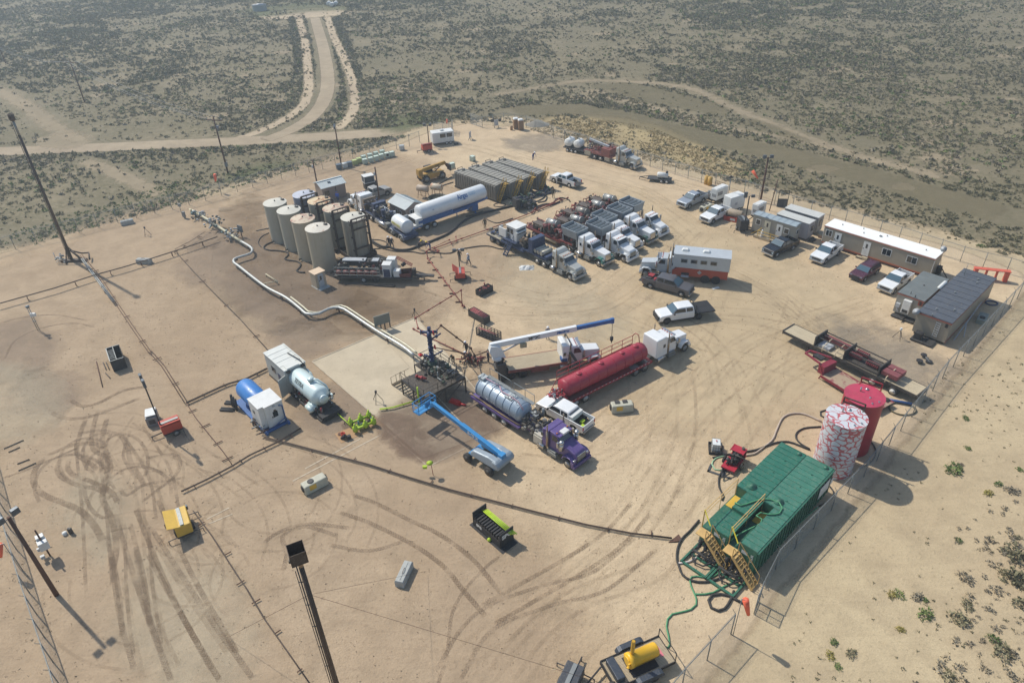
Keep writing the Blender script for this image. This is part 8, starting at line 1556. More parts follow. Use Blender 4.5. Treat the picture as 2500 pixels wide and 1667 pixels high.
for i,px in enumerate([m2(1265,870),m2(1297,878)]):
    t=thing('portable_toilet',['tan portable toilet, left one of the pair by the far fence','tan portable toilet, right one of the pair by the far fence'][i],'portable toilet',g(*px)+Vector((0,.5,0)),R(12),'tan portable toilets'); MB().box(-.55,.55,-.55,.55,.05,2.05).build('body',P('tan toilet plastic',(152,120,88),.6,0,.15),t,bevel=.04); MB().box(-.56,.56,-.56,.56,2.05,2.3,tx=.18,ty=.1).build('roof','white2',t,bevel=.05); MB().box(-.4,.4,-.57,-.552,.15,1.95).build('door',P('darker tan door',(136,106,78),.6,0,.15),t)
t=thing('waste_drum','small tan drum beside the portable toilets','drum',g(*m2(1234,875))); MB().lathe((0,0,0),(0,0,1),[(0,.28),(.85,.28),(.88,.24),(1.0,.1),(1.0,0)],14).build('body',P('tan toilet plastic',(152,120,88)),t)
t=thing('gravel_pile','grey gravel heap beyond the far fence','gravel pile',g(*m2(1410,840))); q=MB(); rr=random.Random(5)
ng=16; vs=[(0,0,1.1)]
for ring,(r_,z_) in enumerate(((.9,.75),(1.9,.3),(2.7,.0))):
    for k in range(ng): a=2*math.pi*k/ng; j=rr.uniform(.85,1.15); vs.append((math.cos(a)*r_*j,math.sin(a)*r_*j*.8,z_*j))
fs=[(0,1+k,1+(k+1)%ng) for k in range(ng)]+[(1+R_*ng+k,1+(R_+1)*ng+k,1+(R_+1)*ng+(k+1)%ng,1+R_*ng+(k+1)%ng) for R_ in range(2) for k in range(ng)]
q.add(vs,fs,0,True); q.build('heap',P('grey gravel stone',(132,128,118),.95,0,.4,6),t)
for px,lb in [((1724,450),'yellow drum by the far fence, left of the pair'),((1732,453),'yellow drum by the far fence, right of the pair')]:
    t=thing('yellow_drum',lb,'drum',g(*px),0,'yellow drums at the far fence'); MB().lathe((0,0,0),(0,0,1),[(0,.4),(1.5,.4),(1.5,0)],14).build('body',P('dull yellow drum',(190,150,66),.5,0,.2),t)
t=thing('mesh_ramp_trailer','low equipment trailer with raised mesh ramp behind the silver-blue pickup','trailer',g(*fp(720,420)),R(38)); MB().box(-1.6,1.6,-.9,.9,.4,.52).build('deck','darksteel',t); q=MB(); [q.bar((1.6,-.9+k*.3,.5),(2.0,-.9+k*.3,2.0),.04) for k in range(7)]; [q.bar((1.6+.1*k,-.9,.5+.37*k),(1.6+.1*k,.9,.5+.37*k),.04) for k in range(5)]; q.build('ramp','rustp',t); [wheel(t,a,s*.95,.32,.2,'rim',False,s) for a in (-.4,.4) for s in (-1,1)]; clutter('load',t,(-1.2,1.0,-.6,.6,.5,1.1),[M['lgrey'],M['galv']],10,6,.1,.3)
# frame by the fence, propane tank, dish, rack, tarp
t=thing('panel_stand','open steel stand standing at the fence behind the offices','steel frame',g(*fp(1610,555)),R(-10)); q=MB(); [q.bar((s*.75,0,0),(s*.75,0,2.8),.08) for s in (-1,1)]; [q.bar((-.75,0,z),(.75,0,z),.07) for z in (.1,1.4,2.8)]; q.build('frame','darksteel',t); MB().box(-.7,.7,-.01,.01,.15,1.35).build('mesh',P('dark blue grey mesh',(58,66,74)),t)
t=thing('leaning_pole','thin leaning pole at the fence beside the white generator','pole',g(*fp(1455,605))); MB().cyl((0,0,0),(.4,0,5.2),.07).build('pole','rustp',t)
t=thing('propane_cylinder','white propane cylinder in front of the yellow railing','gas cylinder',g(*fp(1350,960))); MB().lathe((0,0,.05),(0,0,1),[(0,.2),(.05,.22),(1.1,.22),(1.25,.12),(1.28,.12),(1.4,.12),(1.4,0)],16).build('body','white2',t)
c=g(*fq(2025,672),1.6); c.z=0; t=thing('orange_beam_frame','bright orange steel beam frame behind the dark-roofed office','beam frame',c,R(-18)); OB=P('bright orange red steel',(206,92,68),.6,0,.25); MB().box(-2.1,2.1,-.35,.35,1.5,1.58).box(-2.0,-1.6,-.35,.35,.05,1.5).box(1.6,2.,-.35,.35,.05,1.5).box(-.6,-.5,-.3,.3,.05,1.5).box(.6,.7,-.3,.3,.05,1.5).build('frame',OB,t)
for (px,lb) in [(fq(1905,1215),'grey box with round top beside the right fence'),]: 
    t=thing('septic_box',lb,'box',g(*px),R(50)); MB().box(-1.0,1.0,-.5,.5,.05,.7).build('body',P('grey septic box',(132,140,132),.6,0,.2),t,bevel=.06); MB().cyl((-.4,0,.7),(-.4,0,.8),.3).build('lid','black',t)
t=thing('white_tarp','crumpled white tarp on the dirt left of the silver tractor','tarp',g(*c1150(640,965))); q=MB(); rr=random.Random(3); N_=9
vs=[((i-4)*.26*(1+.1*rr.random()),(j-4)*.16*(1+.1*rr.random()),max(0,.42*(1-((i-4)/4.2)**2)*(1-((j-4)/4.2)**2)+rr.uniform(-.12,.12)) if 0<i<8 and 0<j<8 else .03) for i in range(N_) for j in range(N_)]
q.add(vs,[(i*N_+j,(i+1)*N_+j,(i+1)*N_+j+1,i*N_+j+1) for i in range(N_-1) for j in range(N_-1)]); q.build('sheet','white2',t)
ob=MB().box(-.5,.5,-.18,.18,.05,.12).build('white_board','white2'); ob.location=g(*v6(1615,815)); ob.rotation_euler.z=R(20); tag(ob,'small white board lying in the van truck shadow','board')
# ---------------------------------------------------------------- deck trailer with machinery, lowboy
l8=lambda x,y:(1850+x/5.227,750+y/5.227)
A=g(*l8(400,260),1.3);B=g(*l8(2090,1070),1.3); d=(B-A); hd=math.atan2(d.y,d.x); Ld=d.length; o=(A+B)/2; o.z=0; DG=P('dusty black trailer steel',(62,58,54),.65,0,.4,2); x=Ld/2
t=thing('flat_deck_trailer','long plank-decked trailer strapped with dark red machinery','trailer',o,hd); MB().box(-x,x,-1.05,1.05,1.2,1.3).build('wood_deck',wood('pale deck planks',(214,200,168),(160,144,116)),t); MB().box(-x,x,-1.12,-1.05,1.0,1.33).box(-x,x,1.05,1.12,1.0,1.33).box(-x,x,-.5,.5,.8,1.2).box(-x-.1,-x,-1.1,1.1,.9,1.4).box(x,x+.12,-1.1,1.1,.7,1.3).build('frame',DG,t); wheels_row(t,[x-2.2,x-7.0 if False else x-4.4],.9,.5,.28,'rimw',True); MB().box(-x+3,-x+3.3,-1.,-.8,0,1.1).box(-x+3,-x+3.3,.8,1.,0,1.1).build('landing_leg',DG,t)
u=thing('machinery_frame','dark red spring rolls and black frame strapped on the long deck trailer','machinery',o+Vector((0,0,1.3)),hd); q=MB(); [q.box(xx-.06,xx+.06,-1.1,1.2,0,1.2) for xx in (-x+3.9,-x+7.4,-x+11.3)]; [q.bar((-x+3.9,yy,.9),(-x+11.4,yy,.9),.1) for yy in (-.5,.3,1.1)]; q.box(-x+7.4,-x+11.3,-1.0,1.1,.1,.25); q.build('frame',DG,u)
for (xa,yy) in ((-x+7.6,-.2),(-x+7.9,.75),(-x+9.6,-.3)): 
    q=MB(); [q.lathe((xa+k*.2,yy,.6),(1,0,0),[(0,.15),(0,.3),(.1,.3),(.1,.15)],10) for k in range(7)]; q.cyl((xa,yy,.6),(xa+1.4,yy,.6),.15); q.build('spring_roll',P('dark pink red paint',(140,62,66),.5,0,.3,2),u)
[MB().box(*bb).build('red_panel',P('dusty dark red panel',(128,66,68),.55,0,.3,1.5),u,bevel=.03) for bb in ((-x+11.5,x-2.2,-.95,-.1,.4,.9),(-x+11.5,x-2.2,.05,.85,.4,.9),(-x+3.9,-x+7.3,.6,1.1,.1,.7))]; MB().box(-x+4.3,-x+5.6,-.9,.3,.05,.35).build('white_crate','lgrey',u); q=MB(); [q.tube([(xx,-1.25,-.1),(xx,-1.15,.5),(xx+.1,.2,.95),(xx+.1,1.25,.1)],.05) for xx in (-x+5.0,-x+6.5,x-3.2)]; q.build('strap',P('beige strap',(206,188,156),.7,0,.1),u)
A=g(*l8(600,600),1.0);B=g(*l8(1650,1230),1.0); d=(B-A); hd=math.atan2(d.y,d.x); Ld=d.length; o=(A+B)/2; o.z=0; x=Ld/2; t=thing('lowboy_trailer','red gooseneck lowboy trailer partly hidden behind the red round tank','trailer',o,hd)
MB().box(-x+3.2,x,-1.2,1.2,.55,.65).build('wood_deck',rusty('worn red and wood deck',(168,148,122),(134,66,72),.5,.7),t); q=MB(); q.box(-x+3.2,x,-1.26,-1.18,.4,.68).box(-x+3.2,x,1.18,1.26,.4,.68)
for s in (-1,1): q.bar((-x+3.3,s*1.0,.6),(-x+2.6,s*.9,1.7),.2); q.bar((-x+2.6,s*.9,1.7),(-x+.3,s*.4,1.5),.18); q.bar((-x+1.4,s*.65,1.6),(-x+1.4,-s*.65,1.6),.1)
q.bar((-x+.3,-.4,1.5),(-x+.3,.4,1.5),.18).box(-x+2.6,-x+3.3,-1.,1.,.6,1.6); [q.bar((-x+3.2,s*1.1,.6),(-x+3.,s*1.1,0),.1) for s in (-1,1)]; q.build('gooseneck',P('deep red trailer paint',(132,32,50),.45,0,.25,2),t); MB().box(-x+1.2,-x+2.3,-.35,.35,1.55,1.8).build('motor','black',t); MB().box(x-3.8,x-2.0,-.5,.3,.65,.85).box(x-3.2,x-1.8,.4,.9,.65,.8).build('blue_beams',P('blue beam paint',(60,76,128),.5,0,.25),t); wheels_row(t,[x-.6,x-1.7],.9,.42,.24,'rim',True)
# hose coil with blue pipe near red tank
def coil(c,r,n,rh,mat,label,name='hose_coil',tail=None,sq=.75):
    pts=[]; 
    for k in range(n*18): a=2*math.pi*k/18; pts.append(Vector((math.cos(a)*r*(1+.06*math.sin(k*.37)),math.sin(a)*r*sq*(1+.05*math.cos(k*.3)),rh+.02+.03*(k/18))))
    if tail: pts+= [Vector(p) for p in tail]
    ob=MB().tube(pts,rh,7).build(name,mat); ob.location=c; return tag(ob,label,'hose')
coil(g(*l8(1840,1310)),1.3,3,.06,P('olive hose',(92,88,66),.7,0,.3),'olive hose coiled beside the right fence and red tank'); ob=MB().cyl((0,0,.3),(2.2,-.9,.3),.14).build('blue_pipe','blue'); ob.location=g(*l8(1630,1200)); tag(ob,'short blue pipe sticking out behind the red round tank','pipe'); coil(g(*fq(2010,1035)),.7,3,.06,P('navy hose',(34,50,96),.6,0,.1),'navy blue hose coil beside the dark-roofed office')
# ---------------------------------------------------------------- gooseneck trailer with yellow tank
n15=lambda x,y:(1360+x/7.35,1540+y/7.35)
A=g(*n15(780,545),.8);B=g(*n15(1822,88),.8);D=g(*n15(2112,540),.8); u_=(B-A); Lg=u_.length; hd=math.atan2(u_.y,u_.x); nn=Vector((u_.y,-u_.x,0)).normalized(); Wg=(D-B).dot(nn); o=A+u_/2+nn*Wg/2; o.z=0; x,y=Lg/2,abs(Wg)/2
t=thing('utility_trailer','black twin-axle utility trailer with plank deck at the bottom of the view','trailer',o,hd); MB().box(-x,x,-y,y,.68,.74).build('wood_deck','wood',t); q=MB(); q.box(-x,x,-y-.06,-y,.55,.85).box(-x,x,y,y+.06,.55,.85).box(-x-.06,-x,-y,y,.55,.95).box(x,x+.06,-y,y,.55,.78).bar((-x,-y*.8,.6),(-x-1.9,0,.5),.1).bar((-x,y*.8,.6),(-x-1.9,0,.5),.1).bar((x,-y,.75),(x,-y,1.7),.05).bar((x,y,.75),(x,y,1.7),.05).bar((x,-y,1.7),(x,y,1.7),.05); q.build('frame','black',t)
for s in (-1,1):
    q=MB(); q.prism([(-1.0,.55),(-.85,.85),(-.6,.98),(.9,.98),(1.15,.85),(1.3,.55)],s*(y+.26)-.2,s*(y+.26)+.2); q.build('mudguard',P('slate mudguard',(58,66,76),.45,.1,.15),t); [wheel(t,a,s*(y+.26),.36,.22,'black',False,s) for a in (-.45,.55)]
MB().box(-x+.25,-x+.85,-y+.2,y-.25,.74,1.3).build('tool_box',P('slate tool box',(54,62,72),.4,.1,.12),t,bevel=.03); MB().lathe((-x-.2,-y+.15,.75),(0,1,0),[(0,.2),(0,.38),(.24,.38),(.24,.2)],16).build('spare_wheel','tyre',t)
MB().box(-.9,x-1.2,-y+.15,y-.35,.745,.77).build('rubber_mat','black',t); MB().box(x-.7,x-.45,-y+.7,-y+1.5,.745,.755).build('pink_stain',P('pink paint stain',(214,120,130),.7,0,.2),t)
YT=P('bright yellow tank paint',(234,182,44),.35,0,.08,1.); u=thing('heater_tank','bright yellow horizontal tank with a tall flue on the utility trailer','tank',o+Vector((0,0,.77)),hd); MB().lathe((-.85,0,.62),(1,0,0),[(0,.3),(0,.56),(.28,.56),(.28,.5),(2.2,.5),(2.3,.44),(2.35,0)],26).cyl((-.95,0,.62),(-.85,0,.62),.4,n=18).build('tank',YT,u); MB().cyl((-.45,.15,1.0),(-.45,.15,2.5),.14,n=16,caps=False).lathe((-.45,.15,2.5),(0,0,-1),[(0,.14),(0,.12),(.6,.12),(.6,0)],16).build('flue',P('deep yellow flue',(206,160,50),.4,0,.15),u); q=MB(); [q.cyl((-1.05,math.cos(a)*.42,.62+math.sin(a)*.42),(-.8,math.cos(a)*.42,.62+math.sin(a)*.42),.06,n=8) for a in (2.6,3.0,3.4,3.8,4.2)]; q.box(-.5,1.2,-.3,.3,0,.15); q.build('flange_bolts',YT,u); MB().box(.1,1.5,-.35,-.25,.15,.35).build('skid_foot','darksteel',u)
# ---------------------------------------------------------------- hoses
def hose(px,label,r=.06,mat='hose',name='hose',zs=None,step=.35,world=None):
    pts=[g(*p)+Vector((0,0,r+.055)) for p in px] if world is None else world
    if zs: 
        for p,z in zip(pts,zs): p.z+=z
    sp=spline(pts,step); o=sp[0].copy(); ob=MB().tube([p-o for p in sp],r,8).build(name,mat); ob.location=o; return tag(ob,label,'hose')
k16=lambda x,y:(1650+x/2.85,900+y/2.85)
hose([k16(470,610),k16(540,600),k16(600,560),k16(670,500),k16(700,430),k16(740,350),k16(800,320),k16(880,320),k16(950,345),k16(1010,375)],'beige and brown hose arching from the red pump to the peeling tank',.09,'whose')
hose([k16(440,590),k16(560,570),k16(680,525),k16(780,515),k16(880,550),k16(930,570)],'black hose from the red pump behind the green tanks',.09)
hose([k16(930,565),k16(870,530),k16(835,490),k16(840,450),k16(890,420),k16(960,412),k16(1010,410)],'black hose looping beside the peeling tank foot',.08); hose([k16(1040,350),k16(1005,330),k16(1005,305),k16(1050,292)],'short black hose loop left of the peeling tank',.07)
hose([k16(330,700),k16(300,760),k16(300,830),k16(330,890),k16(320,920)],'dark hose dropping from the red pump toward the green tank',.08); hose([k16(255,625),k16(300,615),k16(370,600),k16(430,600)],'black hose between the white tote tray and red pump',.08); hose([k16(345,610),k16(275,630),k16(250,670),k16(270,705),k16(330,710)],'pale green hose looping left of the red pump',.06,P('pale green hose',(150,190,150),.5,0,.1))
hose([k16(160,1060),k16(100,1130),k16(40,1190),k16(10,1260),k16(5,1330),k16(20,1380),k16(45,1440),k16(110,1480),k16(200,1490),k16(300,1465),k16(370,1430)],'long black hose sweeping round the front of the green tanks',.09)
hose([k16(170,1290),k16(120,1335),k16(60,1355),k16(10,1360)],'white hose between the green tanks and the black hose fitting',.08,P('white hose',(204,194,184),.5,0,.2)); hose([k16(180,1300),k16(230,1360),k16(300,1395),k16(380,1390),k16(430,1370)],'brown hose curling under the tan stairs',.08,P('brown hose',(116,96,84),.6,0,.3)); hose([k16(170,1280),k16(210,1330),k16(270,1355),k16(340,1350)],'black hose at the valves under the tan stairs',.07)
q35=lambda x,y:(1350+x/3.92,1350+y/3.92)
hose([q35(1600,165),q35(1570,210),q35(1520,238),q35(1440,238),q35(1370,228),q35(1325,235),q35(1308,265),q35(1320,320),q35(1350,390),q35(1370,440),q35(1370,500),q35(1320,545),q35(1220,572),q35(1140,590),q35(1095,640),q35(1085,710),q35(1105,800),q35(1115,880),q35(1100,910),q35(1050,895),q35(1010,905)],'long green hose running from the green tanks to the yellow tank trailer',.065,'ghose')
hose([q35(1360,400),q35(1450,400),q35(1530,385),q35(1620,335),q35(1720,285),q35(1810,230)],'straight green hose branch ending at the green tank foot',.07,'ghose'); hose([q35(1820,490),q35(1740,450),q35(1680,415),q35(1600,400),q35(1520,412),q35(1485,460),q35(1510,530),q35(1580,560),q35(1640,540),q35(1690,470),q35(1730,370)],'dark hose lying in a loop near the orange windsock',.1)
# green hose on the roof
zr=3.25; hose(None,'green hose looped over the roofs of the green tanks',.06,'ghose',world=[g(*k16(a,b),zz) for a,b,zz in [(410,930,3.2),(450,950,3.22),(520,930,3.22),(590,908,3.22),(660,908,3.22),(720,930,3.22),(742,970,3.22),(720,1005,3.22),(650,1012,3.22),(590,1000,3.22),(560,1020,3.2),(600,1045,3.2),(590,1075,3.),(520,1110,2.9),(440,1150,2.6),(380,1195,2.3)]])
hose([k16(1060,815),k16(1095,860),k16(1085,900),k16(1040,940),k16(990,965)],'dark hose behind the far end of the green tanks',.07); hose([k16(990,965),k16(900,1040),k16(800,1140),k16(700,1250),k16(600,1340),k16(520,1400)],'green hose along the shaded side of the green tanks',.06,'ghose'); hose([k16(1350,505),k16(1385,560),k16(1385,610),k16(1350,660),k16(1290,690)],'dark hose curving behind the red round tank',.07)
hose([c5(300,1045),c5(210,1090),c5(165,1150),c5(170,1190),c5(200,1230)],'thin grey hose end lying left of the tank row',.06); hose([c5(345,1165),c5(270,1195),c5(230,1240),c5(300,1270),c5(400,1275),c5(520,1295),c5(545,1330),c5(500,1380),c5(560,1400),c5(640,1410),c5(700,1440),c5(690,1490),c5(650,1530),c5(700,1553),c5(760,1555)],'black hose snaking along the foot of the front tanks',.1)
hose([c5(1290,1365),c5(1210,1390),c5(1190,1430),c5(1240,1460),c5(1300,1480),c5(1290,1510),c5(1200,1530),c5(1080,1560)],'black hose from the walkway tank to the tan booth',.1); ob=MB().cyl((0,0,.1),(2.,.9,.1),.08).build('loose_pipe','darksteel'); ob.location=g(*c5(135,1020)); tag(ob,'loose dark pipe lying left of the tank row','pipe')
hose([c5(1600,1150),c5(1750,1230),e5(0,1230),e5(100,1268),e5(250,1265),e5(380,1220),e5(560,1150),e5(740,1070),e5(850,990),e5(930,920),e5(1050,850),e5(1200,800),e5(1400,750),e5(1600,700)],'thick black discharge hose curving from the tanks to the frac tanks',.16); hose([c5(1600,1130),c5(1720,1140),c5(1790,1165),c5(1800,1205),c5(1740,1240),c5(1610,1255)],'black hose loop behind the walkway tank beside two workers',.07); hose([c5(1600,1165),c5(1700,1230),c5(1850,1270),e5(100,1285),e5(300,1290),e5(420,1310),e5(550,1295),e5(700,1310),e5(800,1300),e5(880,1260),e5(1000,1240),e5(1150,1218),e5(1280,1218),e5(1400,1250),e5(1480,1258)],'dark hose running to the blue blender trailer',.08)
hose([e5(975,840),e5(1060,820),e5(1200,770)],'short black hose in the gas trailer shadow',.08); hose([e5(1230,865),e5(1300,900),e5(1370,920),e5(1450,905),e5(1580,860)],'black hose left of the control cabin, by a worker',.07); coil(g(*e5(1410,690)),1.0,2,.05,'hose','black hose coil beside the yellow stairs base')
ff=[((1540,610),(1600,590),(1700,600),(1780,570),(1850,600)),((1560,640),(1680,630),(1760,660),(1860,690),(1900,720)),((1850,660),(1960,610),(2000,560),(2080,540),(2100,480)),((1880,710),(1980,680),(2080,670),(2130,620),(2200,600),(2280,620),(2310,650)),((1900,770),(1880,730),(1960,690),(2080,690),(2180,650)),((1700,520),(1800,550),(1880,520),(1980,510),(2050,480)),((1880,480),(1960,500),(2040,490),(2090,460)),((1880,580),(1960,570),(2040,540),(2080,530)),((1750,560),(1850,540),(1950,560),(2010,580),(1990,640),(1900,660))]
for i,pp in enumerate(ff): hose([e5(*p) for p in pp],['blue hose under the first yellow stairs','pale blue hose trailing to the black pump cart','dark hose nearest the camouflaged worker','thick black hose arching toward the pump trailers','black hose coiling beside the black pump cart','navy hose under the second yellow stairs','dark hose under the last yellow stairs','blue grey hose crossing toward the frac tanks','steel grey hose looping between cart and tanks'][i],.09,['blue','galv','hose','hose','hose','dblue','hose','dblue','darksteel'][i])
hose([e5(640,420),e5(720,380),e5(800,330)],'black hose behind the yellow handler wheel',.08); hose([e5(680,445),e5(740,425),e5(820,400)],'black hose left of the nearest frac tank',.08)
for pp,lb in (((k16(0,1180),k16(8,1360)),''),): pass
# ground mats, pump cart by frac tanks
o=g(*e5(1740,720)); t=thing('pump_cart','black engine driven pump cart in front of the frac tanks','pump cart',o,R(25)); clutter('engine',t,(-1.9,1.5,-.9,.9,.4,2.1),[M['black'],DENG,P('dark green valve paint',(44,70,54)),M['dblue']],70,23,.14,.4); MB().box(-1.9,1.8,-.8,.8,.4,.55).box(-2.0,-1.3,-.8,.8,.55,2.0).build('frame','black',t); [wheel(t,a,-.95*s,.36,.2,'rim',False,-s) for a in (.1,.95) for s in (-1,1)]
ob=clutter('suction_header',None,(-5,4.5,-.5,.5,.1,.6),[M['black'],M['dblue'],M['galv'],M['ghose']],70,29,.1,.3); ob.location=g(*e5(1830,590)); ob.rotation_euler.z=R(40); tag(ob,'clutter of suction header pipes below the yellow stairs','pipe header')
# red pump near green tank
o=g(*k16(400,665)); t=thing('red_pump','red frame diesel pump with black engine beside the green tanks','pump',o,R(50)); MB().box(-1.4,1.3,-.65,.65,.35,.5).box(1.0,1.1,-.65,.65,.5,1.3).bar((.2,-.6,1.35),(1.2,-.6,1.35),.08).bar((.2,.6,1.35),(1.2,.6,1.35),.08).box(.3,1.2,-.6,.6,1.3,1.36).build('frame',P('crimson pump frame',(168,30,50),.45,0,.15),t); clutter('engine',t,(-.8,1.0,-.5,.5,.5,1.3),[M['black'],M['black'],M['darksteel'],DENG],60,37,.11,.26); wheel(t,-.2,-.85,.36,.2,'rim',False,-1); wheel(t,-.2,.85,.36,.2,'rim',False,1); q=MB(); q.bar((-1.4,.5,.4),(-2.6,0,.35),.09).bar((-1.4,-.5,.4),(-2.6,0,.35),.09); q.build('drawbar','black',t)
t=thing('drip_mat','dark folded drip mat on the dirt by the red pump','mat',g(*k16(300,740)),R(-30)); MB().box(-1.1,1.1,-.1,.1,.06,.12).box(-1.1,-.9,-.1,1.0,.06,.12).box(.2,.5,.1,.9,.06,.1).build('mat',P('slate rubber mat',(66,70,74),.8,0,.2),t)
# tripods
for (px,lb) in [(s54(1870,890),'black camera tripod standing on the concrete slab'),(z2(1300,345),'tripod at the upper left near the fence'),(fq(1035,1400),'tripod with a white sensor near the dark-roofed office'),(fz(1345,850),'small tripod stake at the far slab corner')]:
    t=thing('tripod',lb,'tripod',g(*px)+Vector((0,0,.09 if 'slab' in lb else .05)),0,'sensor tripods'); q=MB(); [q.bar((0,0,1.2),(math.cos(a)*.6,math.sin(a)*.6,0),.05) for a in (.4,2.5,4.6)]; q.build('leg','darksteel',t); MB().box(-.1,.1,-.1,.1,1.2,1.45).build('sensor_head','black' if 'white' not in lb else 'white2',t)
# barbell-like black stands
t=thing('sensor_stand','black three-part stand lying near the deck trailer','stand',g(*l8(2110,690)),R(35)); MB().cyl((-.7,.1,.3),(-.7,.1,.42),.35).cyl((.7,.4,.3),(.7,.4,.42),.32).cyl((.2,-.5,.1),(.2,-.5,.25),.35).build('pad','black',t); MB().bar((.7,.4,.35),(.2,-.5,.2),.1).build('bar','galv',t)
# solar/utility post lower left
o=g(*cz(340,710)); t=thing('utility_post','post with white and silver meter boxes at lower left','utility post',o,R(-50)); MB().cyl((0,0,0),(0,0,3.2),.07).build('post','rustp',t); MB().box(-.1,.5,-.35,.35,1.2,2.0).box(-.6,-.1,-.3,.3,1.5,2.2).build('meter_box','white2',t,bevel=.02); MB().box(-.5,-.3,-.6,-.2,.7,1.0).box(.2,.45,-.6,-.3,.4,.7).build('small_box','lgrey',t)
o=g(*cz(485,560)); t=thing('valve_box','tiny white valve box with dark post at lower left','valve box',o); MB().box(-.15,.15,-.1,.1,0,.7).build('post','darksteel',t); MB().lathe((-.5,-.1,0),(0,0,1),[(0,.2),(.3,.2),(.35,0)],12).build('cap','white2',t)
for (a,b,lb) in [(z3(40,1165),z3(230,1082),'longest loose dark pipe at the left edge'),(z3(85,1198),z3(195,1150),'loose dark pipe second from the left edge top'),(z3(180,1375),z3(350,1300),'loose dark pipe on the mud at left'),(z3(170,1310),z3(285,1265),'thin loose rod at left above the mud tracks'),(z3(925,330),z3(985,575),'long rusty rod beside the black steel skip'),(z3(990,340),z3(1020,410),'short pipe nearer the black steel skip, left of two'),(z3(1018,338),z3(1050,408),'short pipe nearest the black steel skip'),(z3(1012,440),z3(1058,490),'short diagonal rod below the skip pipes')]:
    A=g(*a)+Vector((0,0,.12));B=g(*b)+Vector((0,0,.12)); ob=MB().cyl((0,0,0),B-A,.05,n=8).build('loose_pipe','rustp' if 'rusty' in lb else 'darksteel'); ob.location=A; tag(ob,lb,'pipe')
for k,px in enumerate([z3(995,512),z3(1002,498),z3(1015,485)]): pass
hose([h82(185,670),h82(280,665),h82(420,655),h82(800,690),h82(1100,700),h82(1320,715)],'black hose laid along the near side of the chemical trailer, upper one',.08); hose([h82(200,695),h82(260,680),h82(500,680),h82(800,705),h82(1080,735),h82(1300,748)],'black hose laid along the near side of the chemical trailer, lower one',.08)
t=thing('shop_light_stand','lime green light stand with a red cord near the boom lift','light stand',g(*c9(385,1500)),0); MB().cyl((0,0,0),(-.1,.1,1.5),.03).build('post','redpipe',t); MB().lathe((-.2,.1,1.4),(0,0,1),[(0,.2),(.15,.32),(.3,.1)],10).box(-.9,-.5,.0,.25,.9,1.15).build('lamp','lime',t)
t=thing('shop_vac_mat','bright red equipment lying beside the boom lift basket','equipment',g(*c9(575,875))+Vector((0,0,.1)),R(-30)); MB().box(-.7,.7,-.25,.25,0,.4,tx=.2,ty=.05).cyl((.6,0,.15),(1.3,.1,.12),.09).build('body','redl',t)
b_=g(*z2(345,1185)); H_=ztop(b_,(0,480+975/3.618)); t=thing('slim_mast','slim galvanised mast with small white box at the far left','mast',b_); MB().cyl((-.12,0,0),(-.12,0,H_),.04,n=6).cyl((.12,0,0),(.12,0,H_),.04,n=6).box(-.2,.2,-.05,.05,H_*.4,H_*.43).build('mast','galv',t); MB().box(-.1,.5,-.15,.15,H_*.62,H_*.74).build('box','white2',t); MB().lathe((0,0,H_-.1),(0,0,1),[(0,.2),(.25,.25),(.3,0)],10).build('head','galv',t)
z4=lambda x,y:(380+x/7.128,480+y/7.128)
t=thing('low_barrier','low cream pipe barrier beside the clad pipe bend','barrier',g(*z4(2130,1530))); o=t.location; A=g(*z4(1930,1400))-o; B=g(*z4(1900,1568))-o; Z=Vector((0,0,.5)); MB().cyl(Z,A+Z,.07).cyl(Z,B+Z,.07).cyl((0,0,0),Z,.07).cyl(A,A+Z,.07).cyl(B,B+Z,.07).build('pipe',P('cream header paint',(196,188,156),.5,0,.25,3),t)
ob=MB().add([(-.8,0,0),(.3,-.35,0),(.4,.35,0),(-.8,0,.06),(.3,-.35,.15),(.4,.35,.15)],[(2,1,0),(3,4,5),(0,1,4,3),(1,2,5,4),(2,0,3,5)]).build('rusty_anchor_plate','rustp'); ob.location=g(1652,1318)+Vector((0,0,.05)); ob.rotation_euler.z=R(20); tag(ob,'rusty wedge shaped plate on the dirt beside the black hose','plate')
# distant pad
for (px,r,h,lb) in [((635,26),2.7,2.0,'round pale blue-grey tank on the distant pad')]:
    t=thing('distant_tank',lb,'storage tank',g(*px),0); MB().cyl((0,0,0),(0,0,h),r,n=30,caps=False).build('shell',P('blue grey far tank',(128,142,146),.5,0,.1),t); MB().lathe((0,0,h),(0,0,1),[(0,r+.1),(.5,0)],30).build('roof','lgrey',t)
t=thing('distant_pump','small dark pump unit on the distant pad','pump',g(683,36),R(20)); clutter('body',t,(-2.5,2.5,-1.2,1.2,0,1.6),[M['darksteel'],DENG],26,9,.2,.5)
for i,(px,lb) in enumerate([((803,14),'white distant tank, left of three at the top edge'),((811,17),'white distant tank, middle of three at the top edge'),((820,14),'white distant tank, right of three at the top edge')]):
    t=thing('distant_white_tank',lb,'storage tank',g(*px),0,'white tanks at the top edge'); t.scale=(.5,.5,.5); MB().lathe((0,-2.5,1.6),(0,1,0),[(0,0),(.1,1.5),(5,1.5),(5.1,0)],16).build('shell','white2',t); MB().box(-1.2,1.2,-2,2,0,.4).build('base','darksteel',t)
